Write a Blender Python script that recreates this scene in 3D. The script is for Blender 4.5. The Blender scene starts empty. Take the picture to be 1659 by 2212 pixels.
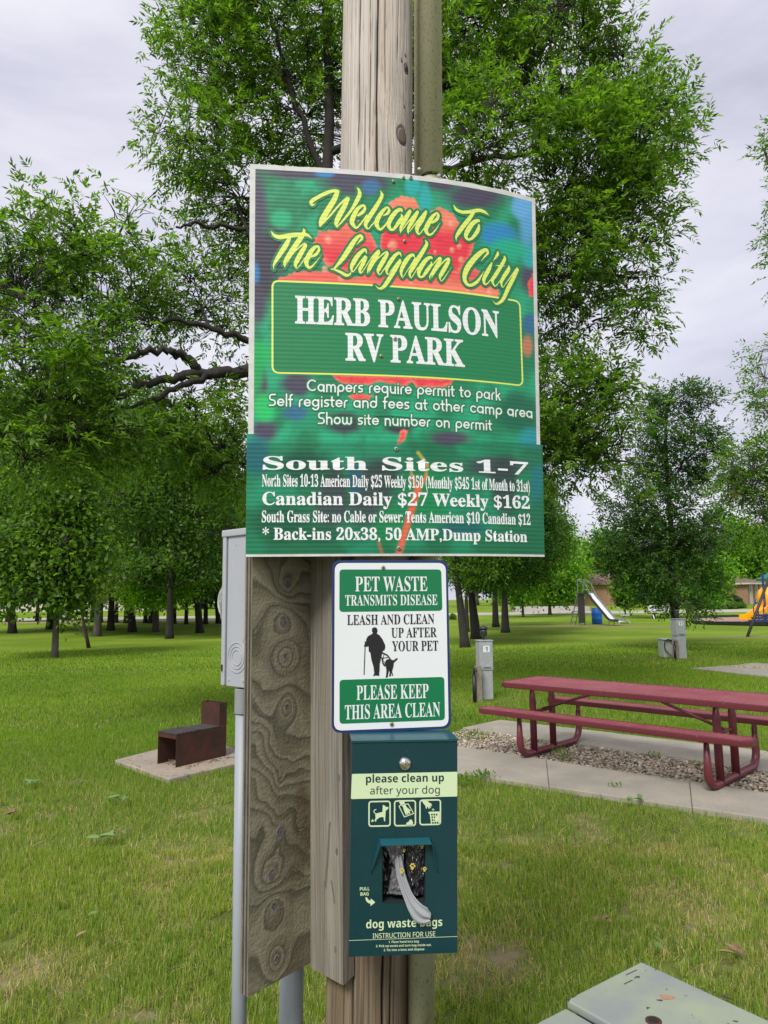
import bpy, math, random
import numpy as np
from mathutils import Vector, Matrix, Euler

random.seed(7)
RNG = np.random.default_rng(11)
sc = bpy.context.scene
COL = sc.collection
R = math.radians

# ------------------------------------------------------------------ camera
CAM_H, PITCH, ROLL, FPX = 1.45, 7.1, -0.7, 1531.0
DZ = CAM_H - 1.55
cam_d = bpy.data.cameras.new('camera'); cam = bpy.data.objects.new('camera', cam_d); COL.objects.link(cam)
cam_d.sensor_fit = 'VERTICAL'; cam_d.sensor_height = 34.6; cam_d.lens = 34.6 * FPX / 2212.0
cam_d.clip_start = 0.05; cam_d.clip_end = 3000
ROT = Matrix.Rotation(R(90 + PITCH), 3, 'X') @ Matrix.Rotation(R(ROLL), 3, 'Z')
cam.matrix_world = Matrix.Translation((0, 0, CAM_H)) @ ROT.to_4x4()
sc.camera = cam

# ------------------------------------------------------------------ world: overcast sky
SUN_EL, SUN_AZ = 48.0, 205.0         # azimuth the light comes from, clockwise from +Y
world = bpy.data.worlds.new('World'); sc.world = world; world.use_nodes = True
wn = world.node_tree.nodes; wl = world.node_tree.links; wn.clear()
def _n(t, **k):
    n = wn.new(t)
    for a, b in k.items(): setattr(n, a, b)
    return n
sky = _n('ShaderNodeTexSky', sky_type='NISHITA', sun_disc=False)
sky.sun_elevation = R(SUN_EL); sky.sun_rotation = R(SUN_AZ); sky.air_density = 1.0; sky.dust_density = 2.0
tc = _n('ShaderNodeTexCoord'); mp = _n('ShaderNodeMapping'); mp.inputs['Scale'].default_value = (1, 1, 2.6)
no = _n('ShaderNodeTexNoise'); no.inputs['Scale'].default_value = 2.1; no.inputs['Detail'].default_value = 6; no.inputs['Roughness'].default_value = .52
no.inputs['Distortion'].default_value = .4
cr = _n('ShaderNodeValToRGB')
cr.color_ramp.elements[0].position = .30; cr.color_ramp.elements[0].color = (.36, .365, .43, 1)
cr.color_ramp.elements[1].position = .62; cr.color_ramp.elements[1].color = (.62, .61, .665, 1)
e = cr.color_ramp.elements.new(.46); e.color = (.49, .485, .57, 1)
sk = _n('ShaderNodeVectorMath', operation='SCALE'); sk.inputs['Scale'].default_value = 0.10
mx = _n('ShaderNodeMix', data_type='RGBA'); mx.inputs[0].default_value = .90
bg = _n('ShaderNodeBackground'); bg.inputs['Strength'].default_value = 1.0
wo = _n('ShaderNodeOutputWorld')
wl.new(tc.outputs['Generated'], mp.inputs['Vector']); wl.new(mp.outputs[0], no.inputs['Vector']); wl.new(no.outputs[0], cr.inputs[0])
wl.new(sky.outputs[0], sk.inputs[0]); wl.new(sk.outputs[0], mx.inputs[6]); wl.new(cr.outputs[0], mx.inputs[7])
wl.new(mx.outputs[2], bg.inputs['Color']); wl.new(bg.outputs[0], wo.inputs['Surface'])

sun_d = bpy.data.lights.new('sun', 'SUN'); sun_d.energy = 2.4; sun_d.angle = R(22); sun_d.color = (1.0, .97, .92)
sun = bpy.data.objects.new('sun', sun_d); COL.objects.link(sun)
sv = Vector((math.sin(R(SUN_AZ)) * math.cos(R(SUN_EL)), math.cos(R(SUN_AZ)) * math.cos(R(SUN_EL)), math.sin(R(SUN_EL))))
sun.rotation_euler = sv.to_track_quat('Z', 'Y').to_euler(); sun.location = (0, -5, 12)

sc.view_settings.view_transform = 'Standard'; sc.view_settings.look = 'None'
sc.view_settings.exposure = 0.62; sc.view_settings.gamma = 1.0
sc.view_settings.use_curve_mapping = False
sc.render.engine = 'CYCLES'
sc.cycles.max_bounces = 6; sc.cycles.diffuse_bounces = 3; sc.cycles.transparent_max_bounces = 8
sc.cycles.use_denoising = True

# ------------------------------------------------------------------ geometry helpers
CO = Vector((0, 0, CAM_H))
def ray(px, py):
    return ROT @ Vector(((px - 829.5) / FPX, -(py - 1106.0) / FPX, -1.0))
def P(px, py, Y):                      # point at world depth Y seen at that place of the photograph
    d = ray(px, py); return CO + d * (Y / d.y)
def G(px, py, z=0.0):                  # point on a level plane
    d = ray(px, py); return CO + d * ((z - CAM_H) / d.z)
RI = np.array(ROT.transposed())
def project(V):
    q = (np.asarray(V, float) - np.array([0, 0, CAM_H])) @ RI.T
    return 829.5 + FPX * q[..., 0] / -q[..., 2], 1106.0 - FPX * q[..., 1] / -q[..., 2]

def tag(o, label=None, cat=None, group=None, kind=None):
    if label: o['label'] = label
    if cat: o['category'] = cat
    if group: o['group'] = group
    if kind: o['kind'] = kind
    return o

def thing(name, loc, label, cat, group=None, kind=None):
    o = bpy.data.objects.new(name, None); o.empty_display_size = .1; COL.objects.link(o); o.location = loc
    o['_l'] = 1; del o['_l']
    ROOTLOC[o.name] = Vector(loc)
    return tag(o, label, cat, group, kind)
ROOTLOC = {}
def rootloc(p):
    v = Vector((0, 0, 0))
    while p is not None:
        if p.parent is None: return ROOTLOC.get(p.name, Vector(p.location))
        p = p.parent
    return v

def fast_mesh(name, V, F, smooth=False, col=None, mats=()):
    V = np.ascontiguousarray(V, dtype=np.float32); F = np.ascontiguousarray(F, dtype=np.int32)
    me = bpy.data.meshes.new(name); n, k = F.shape
    me.vertices.add(len(V)); me.vertices.foreach_set('co', V.ravel())
    me.loops.add(n * k); me.loops.foreach_set('vertex_index', F.ravel())
    me.polygons.add(n); me.polygons.foreach_set('loop_start', np.arange(0, n * k, k, dtype=np.int32))
    try: me.polygons.foreach_set('loop_total', np.full(n, k, dtype=np.int32))
    except Exception: pass
    me.update(calc_edges=True)
    if smooth: me.polygons.foreach_set('use_smooth', np.ones(n, bool))
    if col is not None: set_col(me, col)
    for m in mats: me.materials.append(m)
    return me
def set_col(me, c):
    c = np.asarray(c, np.float32)
    if c.shape[1] == 3: c = np.hstack([c, np.ones((len(c), 1), np.float32)])
    a = me.color_attributes.new('Col', 'FLOAT_COLOR', 'POINT'); a.data.foreach_set('color', np.ascontiguousarray(c).ravel())

def link_mesh(name, me, parent=None):
    o = bpy.data.objects.new(name, me); COL.objects.link(o)
    if parent is not None: o.parent = parent
    return o
def arr_obj(name, V, F, mat, parent=None, **k):
    V = np.asarray(V, float)
    if parent is not None: V = V - np.array(rootloc(parent))
    return link_mesh(name, fast_mesh(name, V, F, mats=(mat,), **k), parent)

class MB:
    def __init__(s): s.v = []; s.f = []
    def add(s, vs, fs):
        b = len(s.v); s.v += [tuple(v) for v in vs]; s.f += [tuple(i + b for i in f) for f in fs]; return s
    def hexa(s, p):      # p: 4 bottom, 4 top (ccw from above)
        return s.add(p, [(3, 2, 1, 0), (4, 5, 6, 7), (0, 1, 5, 4), (1, 2, 6, 5), (2, 3, 7, 6), (3, 0, 4, 7)])
    def box(s, c, ax, ay, az):   # centre + three half vectors
        c, ax, ay, az = map(Vector, (c, ax, ay, az))
        return s.hexa([c - ax - ay - az, c + ax - ay - az, c + ax + ay - az, c - ax + ay - az,
                       c - ax - ay + az, c + ax - ay + az, c + ax + ay + az, c - ax + ay + az])
    def abox(s, x0, x1, y0, y1, z0, z1):
        return s.box(((x0 + x1) / 2, (y0 + y1) / 2, (z0 + z1) / 2), ((x1 - x0) / 2, 0, 0), (0, (y1 - y0) / 2, 0), (0, 0, (z1 - z0) / 2))
    def bar(s, a, b, w, h, up=(0, 0, 1)):
        a, b = Vector(a), Vector(b); d = (b - a); n = d.normalized(); u = Vector(up)
        x = n.cross(u).normalized(); y = x.cross(n).normalized()
        return s.box((a + b) / 2, d / 2, x * w / 2 * -1, y * h / 2)
    def tube(s, pts, rs, n=8, cap=True):
        pts = [Vector(p) for p in pts]
        if not hasattr(rs, '__len__'): rs = [rs] * len(pts)
        b = len(s.v); prev = None
        for i, p in enumerate(pts):
            t = (pts[min(i + 1, len(pts) - 1)] - pts[max(i - 1, 0)]).normalized()
            if prev is None: x = t.orthogonal().normalized()
            else: x = (prev - t * prev.dot(t)).normalized()
            prev = x; y = t.cross(x)
            for k in range(n):
                a = 2 * math.pi * k / n; s.v.append(tuple(p + (x * math.cos(a) + y * math.sin(a)) * rs[i]))
        for i in range(len(pts) - 1):
            for k in range(n):
                q = (k + 1) % n; s.f.append((b + i * n + k, b + i * n + q, b + (i + 1) * n + q, b + (i + 1) * n + k))
        if cap:
            s.f.append(tuple(b + k for k in reversed(range(n)))); e = b + (len(pts) - 1) * n; s.f.append(tuple(e + k for k in range(n)))
        return s
    def prism(s, poly, ex):      # polygon (3D pts) extruded along ex
        n = len(poly); ex = Vector(ex); b = len(s.v)
        s.v += [tuple(Vector(p)) for p in poly] + [tuple(Vector(p) + ex) for p in poly]
        s.f.append(tuple(b + i for i in range(n))); s.f.append(tuple(b + n + i for i in reversed(range(n))))
        for i in range(n):
            j = (i + 1) % n; s.f.append((b + j, b + i, b + n + i, b + n + j))
        return s
    def lathe(s, c, axis, prof, n=24):   # prof: (r, h) along axis
        c = Vector(c); t = Vector(axis).normalized(); x = t.orthogonal().normalized(); y = t.cross(x); b = len(s.v)
        for r, h in prof:
            for k in range(n):
                a = 2 * math.pi * k / n; s.v.append(tuple(c + t * h + (x * math.cos(a) + y * math.sin(a)) * r))
        for i in range(len(prof) - 1):
            for k in range(n):
                q = (k + 1) % n; s.f.append((b + i * n + k, b + i * n + q, b + (i + 1) * n + q, b + (i + 1) * n + k))
        s.f.append(tuple(b + k for k in reversed(range(n)))); e = b + (len(prof) - 1) * n; s.f.append(tuple(e + k for k in range(n)))
        return s
    def build(s, name, mat, parent=None, smooth=False, bevel=0, label=None):
        L = rootloc(parent) if parent is not None else Vector((0, 0, 0))
        me = bpy.data.meshes.new(name); me.from_pydata([(v[0] - L.x, v[1] - L.y, v[2] - L.z) for v in s.v], [], s.f); me.update()
        me.materials.append(mat)
        o = link_mesh(name, me, parent)
        if bevel:
            m = o.modifiers.new('b', 'BEVEL'); m.width = bevel; m.segments = 2; m.limit_method = 'ANGLE'; m.angle_limit = R(40)
            me.polygons.foreach_set('use_smooth', np.ones(len(me.polygons), bool))
            m2 = o.modifiers.new('n', 'WEIGHTED_NORMAL')
        if smooth:
            me.polygons.foreach_set('use_smooth', np.array([len(p.vertices) <= 4 for p in me.polygons]))
        if label: o['label'] = label
        return o

# value noise in numpy
_perm = RNG.random((64, 64, 64)).astype(np.float32)
def vnoise(x, y, z=0.0):
    x, y, z = np.broadcast_arrays(np.asarray(x, float), np.asarray(y, float), np.asarray(z, float))
    xi, yi, zi = np.floor(x).astype(int), np.floor(y).astype(int), np.floor(z).astype(int)
    fx, fy, fz = x - xi, y - yi, z - zi
    fx, fy, fz = [f * f * (3 - 2 * f) for f in (fx, fy, fz)]
    def g(a, b, c): return _perm[(xi + a) & 63, (yi + b) & 63, (zi + c) & 63]
    r = 0
    for a in (0, 1):
        for b in (0, 1):
            for c in (0, 1):
                r = r + g(a, b, c) * (fx if a else 1 - fx) * (fy if b else 1 - fy) * (fz if c else 1 - fz)
    return r
def fbm(x, y, z=0.0, o=4):
    r = 0; a = .5; t = 0
    for i in range(o): r = r + a * vnoise(np.asarray(x) * 2**i + 7.3 * i, np.asarray(y) * 2**i + 3.1 * i, np.asarray(z) * 2**i); t += a; a *= .5
    return r / t
def sstep(a, b, x): t = np.clip((np.asarray(x, float) - a) / (b - a), 0, 1); return t * t * (3 - 2 * t)
def lerp(a, b, t): return np.asarray(a) + (np.asarray(b) - np.asarray(a)) * np.asarray(t)[..., None]
def srgb(r, g, b):
    c = np.array([r, g, b], float) / 255; return np.where(c <= .04045, c / 12.92, ((c + .055) / 1.055) ** 2.4)

# ------------------------------------------------------------------ materials
def mat(name, col=None, rough=.6, metal=0.0, var=0.0, vs=4.0, vcol=None, bump=0.0, bs=60.0, spec=.5, attr=False, coat=0.0,
        speck=None, translucent=0.0, stretch=(1, 1, 1), alpha=None, wave=None, trans_col=None):
    m = bpy.data.materials.new(name); m.use_nodes = True; nt = m.node_tree; N = nt.nodes; L = nt.links
    b = N['Principled BSDF']; b.inputs['Roughness'].default_value = rough; b.inputs['Metallic'].default_value = metal
    b.inputs['Specular IOR Level'].default_value = spec
    if coat: b.inputs['Coat Weight'].default_value = coat; b.inputs['Coat Roughness'].default_value = .15
    t = N.new('ShaderNodeTexCoord'); mpn = N.new('ShaderNodeMapping'); mpn.inputs['Scale'].default_value = stretch
    L.new(t.outputs['Object'], mpn.inputs[0]); vec = mpn.outputs[0]
    if attr:
        a = N.new('ShaderNodeAttribute'); a.attribute_name = 'Col'; cur = a.outputs['Color']
    else:
        a = N.new('ShaderNodeRGB'); a.outputs[0].default_value = (*col, 1); cur = a.outputs[0]
    if var:
        nz = N.new('ShaderNodeTexNoise'); nz.inputs['Scale'].default_value = vs; nz.inputs['Detail'].default_value = 6; nz.inputs['Roughness'].default_value = .6
        L.new(vec, nz.inputs['Vector'])
        rp = N.new('ShaderNodeMapRange'); rp.inputs[1].default_value = .35; rp.inputs[2].default_value = .65; L.new(nz.outputs[0], rp.inputs[0])
        mxn = N.new('ShaderNodeMix'); mxn.data_type = 'RGBA'
        ml = N.new('ShaderNodeMath'); ml.operation = 'MULTIPLY'; ml.inputs[1].default_value = var; L.new(rp.outputs[0], ml.inputs[0])
        L.new(ml.outputs[0], mxn.inputs[0]); L.new(cur, mxn.inputs[6])
        if vcol is None:
            dk = N.new('ShaderNodeVectorMath'); dk.operation = 'SCALE'; dk.inputs['Scale'].default_value = .45; L.new(cur, dk.inputs[0]); L.new(dk.outputs[0], mxn.inputs[7])
        else: mxn.inputs[7].default_value = (*vcol, 1)
        cur = mxn.outputs[2]
    if speck:   # (scale, threshold, colour)
        nz = N.new('ShaderNodeTexNoise'); nz.inputs['Scale'].default_value = speck[0]; nz.inputs['Detail'].default_value = 3; L.new(vec, nz.inputs['Vector'])
        rp = N.new('ShaderNodeMapRange'); rp.inputs[1].default_value = speck[1]; rp.inputs[2].default_value = speck[1] + .03; L.new(nz.outputs[0], rp.inputs[0])
        mxn = N.new('ShaderNodeMix'); mxn.data_type = 'RGBA'; L.new(rp.outputs[0], mxn.inputs[0]); L.new(cur, mxn.inputs[6]); mxn.inputs[7].default_value = (*speck[2], 1)
        cur = mxn.outputs[2]
    L.new(cur, b.inputs['Base Color'])
    hs = []
    if bump:
        nz = N.new('ShaderNodeTexNoise'); nz.inputs['Scale'].default_value = bs; nz.inputs['Detail'].default_value = 5; L.new(vec, nz.inputs['Vector'])
        bp = N.new('ShaderNodeBump'); bp.inputs['Strength'].default_value = bump; bp.inputs['Distance'].default_value = .01; L.new(nz.outputs[0], bp.inputs['Height'])
        L.new(bp.outputs[0], b.inputs['Normal']); hs.append(bp)
    if wave:    # horizontal flutes: (scale, strength)
        wv = N.new('ShaderNodeTexWave'); wv.bands_direction = 'Z'; wv.inputs['Scale'].default_value = wave[0]; wv.inputs['Distortion'].default_value = .35
        wv.inputs['Detail'].default_value = 1; L.new(t.outputs['Object'], wv.inputs['Vector'])
        bp = N.new('ShaderNodeBump'); bp.inputs['Strength'].default_value = wave[1]; bp.inputs['Distance'].default_value = .003; L.new(wv.outputs[1], bp.inputs['Height'])
        if hs: L.new(hs[-1].outputs[0], bp.inputs['Normal'])
        L.new(bp.outputs[0], b.inputs['Normal'])
    if translucent:
        tr = N.new('ShaderNodeBsdfTranslucent'); ms = N.new('ShaderNodeMixShader'); ms.inputs[0].default_value = translucent
        if trans_col is not None:
            mu = N.new('ShaderNodeMix'); mu.data_type = 'RGBA'; mu.blend_type = 'MULTIPLY'; mu.inputs[0].default_value = 1
            L.new(cur, mu.inputs[6]); mu.inputs[7].default_value = (*trans_col, 1); L.new(mu.outputs[2], tr.inputs['Color'])
        else: L.new(cur, tr.inputs['Color'])
        L.new(b.outputs[0], ms.inputs[1]); L.new(tr.outputs[0], ms.inputs[2]); L.new(ms.outputs[0], N['Material Output'].inputs['Surface'])
    if alpha is not None: b.inputs['Alpha'].default_value = alpha
    return m

M = {}
M['leaf'] = mat('leaf', attr=True, rough=.5, spec=.35, translucent=.50, trans_col=(1.75, 2.05, .55))
M['grass'] = mat('grass_blade', attr=True, rough=.55, spec=.25, translucent=.45, trans_col=(2.15, 2.25, .75))
M['ground'] = mat('lawn', attr=True, rough=.95, spec=.1, var=.45, vs=14, bump=.8, bs=120)
M['bark'] = mat('bark', (.055, .045, .036), rough=.95, var=.8, vs=14, vcol=(.10, .085, .07), bump=1, bs=45, stretch=(1, 1, .25))
M['bark_light'] = mat('light_bark', (.11, .10, .085), rough=.95, var=.7, vs=9, bump=1, bs=40, stretch=(1, 1, .4))
M['bark_dark'] = mat('dark_bark', (.020, .017, .015), rough=.95, var=.6, vs=12, vcol=(.042, .035, .030), bump=1, bs=40, stretch=(1, 1, .25))
M['concrete'] = mat('concrete', (.36, .325, .26), rough=.9, var=.55, vs=2.2, vcol=(.20, .19, .165), bump=.5, bs=150, speck=(75, .66, (.12, .11, .10)))
M['pink_concrete'] = mat('weathered_concrete', (.36, .29, .22), rough=.95, var=.7, vs=2.6, vcol=(.24, .22, .19), bump=.6, bs=90, speck=(24, .62, (.16, .14, .11)))
M['road'] = mat('road', (.42, .39, .35), rough=.9, var=.4, vs=.2, bump=.2, bs=30)
M['gravel'] = mat('gravel_stone', attr=True, rough=.9)
M['gravel_bed'] = mat('gravel_bed', (.11, .095, .075), rough=1, var=.6, vs=30)
M['mulch'] = mat('mulch', (.36, .25, .19), rough=1, var=.5, vs=6, bump=1, bs=30)
M['dirt'] = mat('dirt', (.36, .26, .17), rough=1, var=.5, vs=3)
M['sign_print'] = mat('sign_print', attr=True, rough=.38, spec=.4, wave=(26, .13), var=.10, vs=3)
M['sign_core'] = mat('white_plastic_sheet', (.62, .62, .60), rough=.5, var=.3, vs=30)
M['yellow_print'] = mat('yellow_green_print', tuple(srgb(214, 226, 106)), rough=.4, wave=(26, .1))
M['green_print'] = mat('green_print', tuple(srgb(28, 116, 70)), rough=.4, wave=(26, .12))
M['panel_green'] = mat('panel_green_print', tuple(srgb(20, 122, 72)), rough=.4, wave=(26, .10), var=.06, vs=3)
M['white_print'] = mat('white_print', (.74, .76, .77), rough=.4, wave=(26, .12))
M['white_flat'] = mat('white_enamel', (.70, .735, .75), rough=.32, var=.06, vs=6)
M['green_flat'] = mat('green_enamel', tuple(srgb(8, 112, 68)), rough=.3)
M['black_flat'] = mat('black_print', (.012, .012, .014), rough=.35)
M['blue_flat'] = mat('dark_blue_border', tuple(srgb(28, 50, 105)), rough=.35)
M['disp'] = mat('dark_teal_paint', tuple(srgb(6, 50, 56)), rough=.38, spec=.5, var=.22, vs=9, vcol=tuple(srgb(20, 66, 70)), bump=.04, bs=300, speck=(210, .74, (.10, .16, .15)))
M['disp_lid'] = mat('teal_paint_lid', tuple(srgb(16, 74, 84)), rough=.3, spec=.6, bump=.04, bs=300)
M['mint'] = mat('mint_print', tuple(srgb(196, 214, 172)), rough=.4)
M['navy_text'] = mat('dark_teal_print', tuple(srgb(12, 48, 54)), rough=.4)
M['chrome'] = mat('chrome', (.6, .6, .58), rough=.2, metal=1)
M['brass'] = mat('brass', (.40, .34, .22), rough=.5, metal=.8, var=.4, vs=400)
M['zinc'] = mat('zinc_bolt', (.42, .42, .40), rough=.45, metal=.8, var=.5, vs=300)
M['bag_black'] = mat('black_bag_film', (.014, .013, .018), rough=.22, spec=.6, coat=.6)
M['bag_clear'] = mat('frosted_bag_film', (.50, .52, .53), rough=.3, spec=.5, translucent=.4)
M['bag_yellow'] = mat('yellow_paw_print', (.55, .42, .10), rough=.4)
M['cavity'] = mat('dark_cavity', (.01, .012, .013), rough=.8)
M['pipe'] = mat('grey_pvc', (.29, .315, .35), rough=.5, var=.18, vs=5, stretch=(1, 1, .3))
M['pipe_hub'] = mat('grey_pvc_hub', (.25, .265, .28), rough=.55, var=.2, vs=12)
M['meter'] = mat('meter_grey_paint', (.37, .385, .42), rough=.45, var=.10, vs=9, speck=(70, .73, (.2, .2, .2)))
M['tan'] = mat('tan_pvc', (.48, .465, .315), rough=.55, var=.28, vs=12, vcol=(.37, .35, .25), stretch=(1, 1, .4), speck=(190, .60, (.30, .28, .21)))
M['wood'] = mat('weathered_wood', attr=True, rough=.9, spec=.2, bump=.35, bs=170, stretch=(1, 1, .06))
M['ply'] = mat('plywood_face', attr=True, rough=.85, spec=.2, bump=.3, bs=120, stretch=(1, 1, 1.0))
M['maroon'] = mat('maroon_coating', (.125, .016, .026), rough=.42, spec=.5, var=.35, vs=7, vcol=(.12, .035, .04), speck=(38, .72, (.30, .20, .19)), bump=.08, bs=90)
M['maroon_top'] = mat('maroon_with_sky_sheen', (.30, .065, .085), rough=.4, spec=.5, var=.4, vs=5, vcol=(.40, .16, .17))  # pinker than the rims: sky reflection on the level tops put into the colour
M['rust'] = mat('rusty_brown_steel', (.045, .026, .021), rough=.7, metal=.2, var=.85, vs=7, vcol=(.10, .034, .022), bump=.3, bs=60, spec=.3)
M['soot'] = mat('sooty_steel', (.075, .068, .062), rough=.7, metal=.2, var=.7, vs=12, vcol=(.03, .028, .027))
M['ped'] = mat('pedestal_grey', (.36, .375, .38), rough=.55, var=.35, vs=8)
M['black_rubber'] = mat('black_rubber', (.012, .012, .012), rough=.5)
M['box_green'] = mat('faded_sage_paint', (.285, .325, .225), rough=.55, var=.9, vs=5.5, vcol=(.215, .24, .245), speck=(30, .685, (.045, .028, .024)))
M['steel'] = mat('slide_steel', (.82, .83, .87), rough=.35, metal=.0, var=.2, vs=3)
M['steel_dark'] = mat('slide_dark_steel', (.07, .07, .062), rough=.5, metal=.5, var=.3, vs=4)
M['galv'] = mat('galvanised_tube', (.22, .23, .22), rough=.5, metal=.6)
M['blue_plastic'] = mat('blue_plastic', tuple(srgb(14, 92, 178)), rough=.4)
M['yellow_plastic'] = mat('yellow_plastic', tuple(srgb(244, 170, 12)), rough=.4)
M['navy_metal'] = mat('navy_metal', tuple(srgb(30, 50, 92)), rough=.5)
M['teal_plastic'] = mat('teal_plastic', tuple(srgb(12, 100, 92)), rough=.5)
M['dark_metal'] = mat('dark_metal', (.03, .035, .03), rough=.6)
M['bench_wood'] = mat('grey_bench_slats', (.42, .43, .41), rough=.8, var=.4, vs=12)
M['bench_white'] = mat('white_bench_paint', (.62, .63, .62), rough=.6)
M['brick'] = mat('tan_brick', (.34, .20, .115), rough=.9, var=.6, vs=3.5, stretch=(1, 1, 4))
M['roof'] = mat('brown_shingle', (.17, .105, .085), rough=.95, var=.5, vs=2)
M['trim'] = mat('beige_trim', (.48, .46, .36), rough=.7)
M['glass'] = mat('window_glass', (.03, .035, .04), rough=.1)
M['cream'] = mat('cream_siding', (.55, .52, .44), rough=.8, var=.2, vs=1)
M['straw'] = mat('dry_leaf', (.24, .15, .08), rough=.9, var=.5, vs=60)
M['leaf_green'] = mat('fallen_green_leaf', (.20, .34, .10), rough=.5, translucent=.3, var=.2, vs=40)
M['leaf_dead'] = mat('fallen_pink_leaf', (.34, .22, .16), rough=.8, var=.4, vs=40)

# ------------------------------------------------------------------ ground, road, pads
def gz(x, y): return .5 * sstep(78, 82, y)
def patch(x, y):        # dry / bare patches of the near lawn
    a = fbm(x * 2.3 + 5, y * 2.3 + 9, 0, 4); b = fbm(x * 8.3, y * 8.3, 4, 3)
    near = 1 - sstep(3.2, 7.5, y)
    return np.clip(sstep(.53, .78, a * .65 + b * .35 + .07 * near) * (.25 + .75 * near), 0, 1)
def lawn_tone(x, y): return fbm(x * .32 + 3, y * .5 + 1, 2, 4)

xs = np.concatenate([-np.geomspace(900, 22, 26), np.arange(-21.9, 21.9, .16), np.geomspace(22, 900, 26)])
ys = np.concatenate([-np.geomspace(300, 3.2, 12), np.arange(-3, 30, .14), np.arange(30, 77, 1.0), np.arange(77, 84, .5), np.geomspace(85, 1500, 20)])
gx, gy = np.meshgrid(xs, ys)
nx_, ny_ = len(xs), len(ys)
bumpy = (fbm(gx * 1.3, gy * 1.3, 1, 3) - .5) * .035 * (sstep(6, 9, gy) * .5 + .5) * (1 - sstep(30, 60, gy))
V = np.stack([gx, gy, gz(gx, gy) + bumpy * 0.6 - .012], -1).reshape(-1, 3)
ii = (np.arange(ny_ - 1)[:, None] * nx_ + np.arange(nx_ - 1)[None]).ravel()
F = np.stack([ii, ii + 1, ii + nx_ + 1, ii + nx_], -1)
near = 1 - sstep(9, 22, V[:, 1]); pt = patch(V[:, 0], V[:, 1]); tn = lawn_tone(V[:, 0], V[:, 1])
c_far = lerp((.140, .225, .016), (.205, .300, .030), sstep(.3, .7, tn))
c_near = lerp((.135, .175, .036), (.25, .21, .12), pt) * (.6 + .8 * fbm(V[:, 0] * 9, V[:, 1] * 9, 4, 3))[:, None]
wear = np.zeros(len(V))
for (wx, wy, rx, ry) in [(*G(1345, 1354)[:2], 3.5, 1.2), (*G(1250, 1350)[:2], 3.5, 1.5), (*G(1052, 1508)[:2], .9, .5), (*G(1472, 1421)[:2], 1.8, .7), (*G(1612, 1375)[:2], 1.6, .7)]:
    wear = np.maximum(wear, np.exp(-(((V[:, 0] - wx) / rx) ** 2 + ((V[:, 1] - wy) / ry) ** 2)))
wear = sstep(.25, .8, wear * (.6 + .8 * fbm(V[:, 0] * 3, V[:, 1] * 3)))
gc = lerp(c_far, c_near, near); gc = lerp(gc, (.27, .21, .11), wear * .75)
ground = arr_obj('ground', V, F, M['ground'], smooth=True, col=gc); tag(ground, kind='structure')

def sheet(name, pts, m, z, th=.0, kind='structure', sub=1):
    b = MB()
    if th: b.prism([Vector((p[0], p[1], z)) for p in reversed(pts)], (0, 0, -th))
    else: b.add([(p[0], p[1], z) for p in pts], [tuple(range(len(pts)))])
    return tag(b.build(name, m), kind=kind)
tag(MB().abox(-320, 320, 65.5, 77, -.06, .012).build('road', M['road']), kind='structure')
tag(MB().abox(-75, -9, 56.8, 60.5, -.06, .006).build('dirt_path', M['dirt']), kind='structure')
tag(MB().abox(14, 22, 77.0, 84, -.06, .51).build('driveway', M['road']), kind='structure')

def line_ext(a, b, t): return a + (b - a) * t
# camp pad by the table: two concrete strips, gravel between them
n1, n2 = G(989, 1618), G(1659, 1722); n3, n4 = G(989, 1676), G(1659, 1778)
f1, f2 = G(1080, 1560), G(1659, 1629); f3, f4 = G(999, 1577.5), G(1526, 1653)
nearstrip = [line_ext(n3, n4, -.10), line_ext(n3, n4, 1.7), line_ext(n1, n2, 1.7), line_ext(n1, n2, -.10)]
farstrip = [f3, line_ext(f3, f4, 2.2), line_ext(f1, f2, 2.0), f1]
gravel_poly = [line_ext(n1, n2, -.08) + Vector((-.05, .05, 0)), line_ext(n1, n2, 1.7), line_ext(f3, f4, 2.2), f3]
def strip(name, q, nslab):
    root = tag(MB().add([(0, 0, 0)] * 0 or [(p.x, p.y, -.004) for p in q], [(0, 1, 2, 3)]).build(name, M['gravel_bed']), kind='structure')
    for i in range(nslab):
        t0, t1 = i / nslab, (i + 1) / nslab; g = .0018 / nslab
        a, b_, c, d = [Vector(v) for v in (q[0].lerp(q[1], t0 + g / 2), q[0].lerp(q[1], t1 - g / 2), q[3].lerp(q[2], t1 - g / 2), q[3].lerp(q[2], t0 + g / 2))]
        dz = random.uniform(-.003, .004)
        MB().prism([Vector((p.x, p.y, .03 + dz)) for p in (d, c, b_, a)], (0, 0, -.09)).build('slab', M['concrete'], root, bevel=.008)
strip('concrete_strip_near', nearstrip, 4); strip('concrete_strip_far', farstrip, 4)
sheet('gravel_bed', [(p.x, p.y) for p in gravel_poly], M['gravel_bed'], .004)

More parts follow.
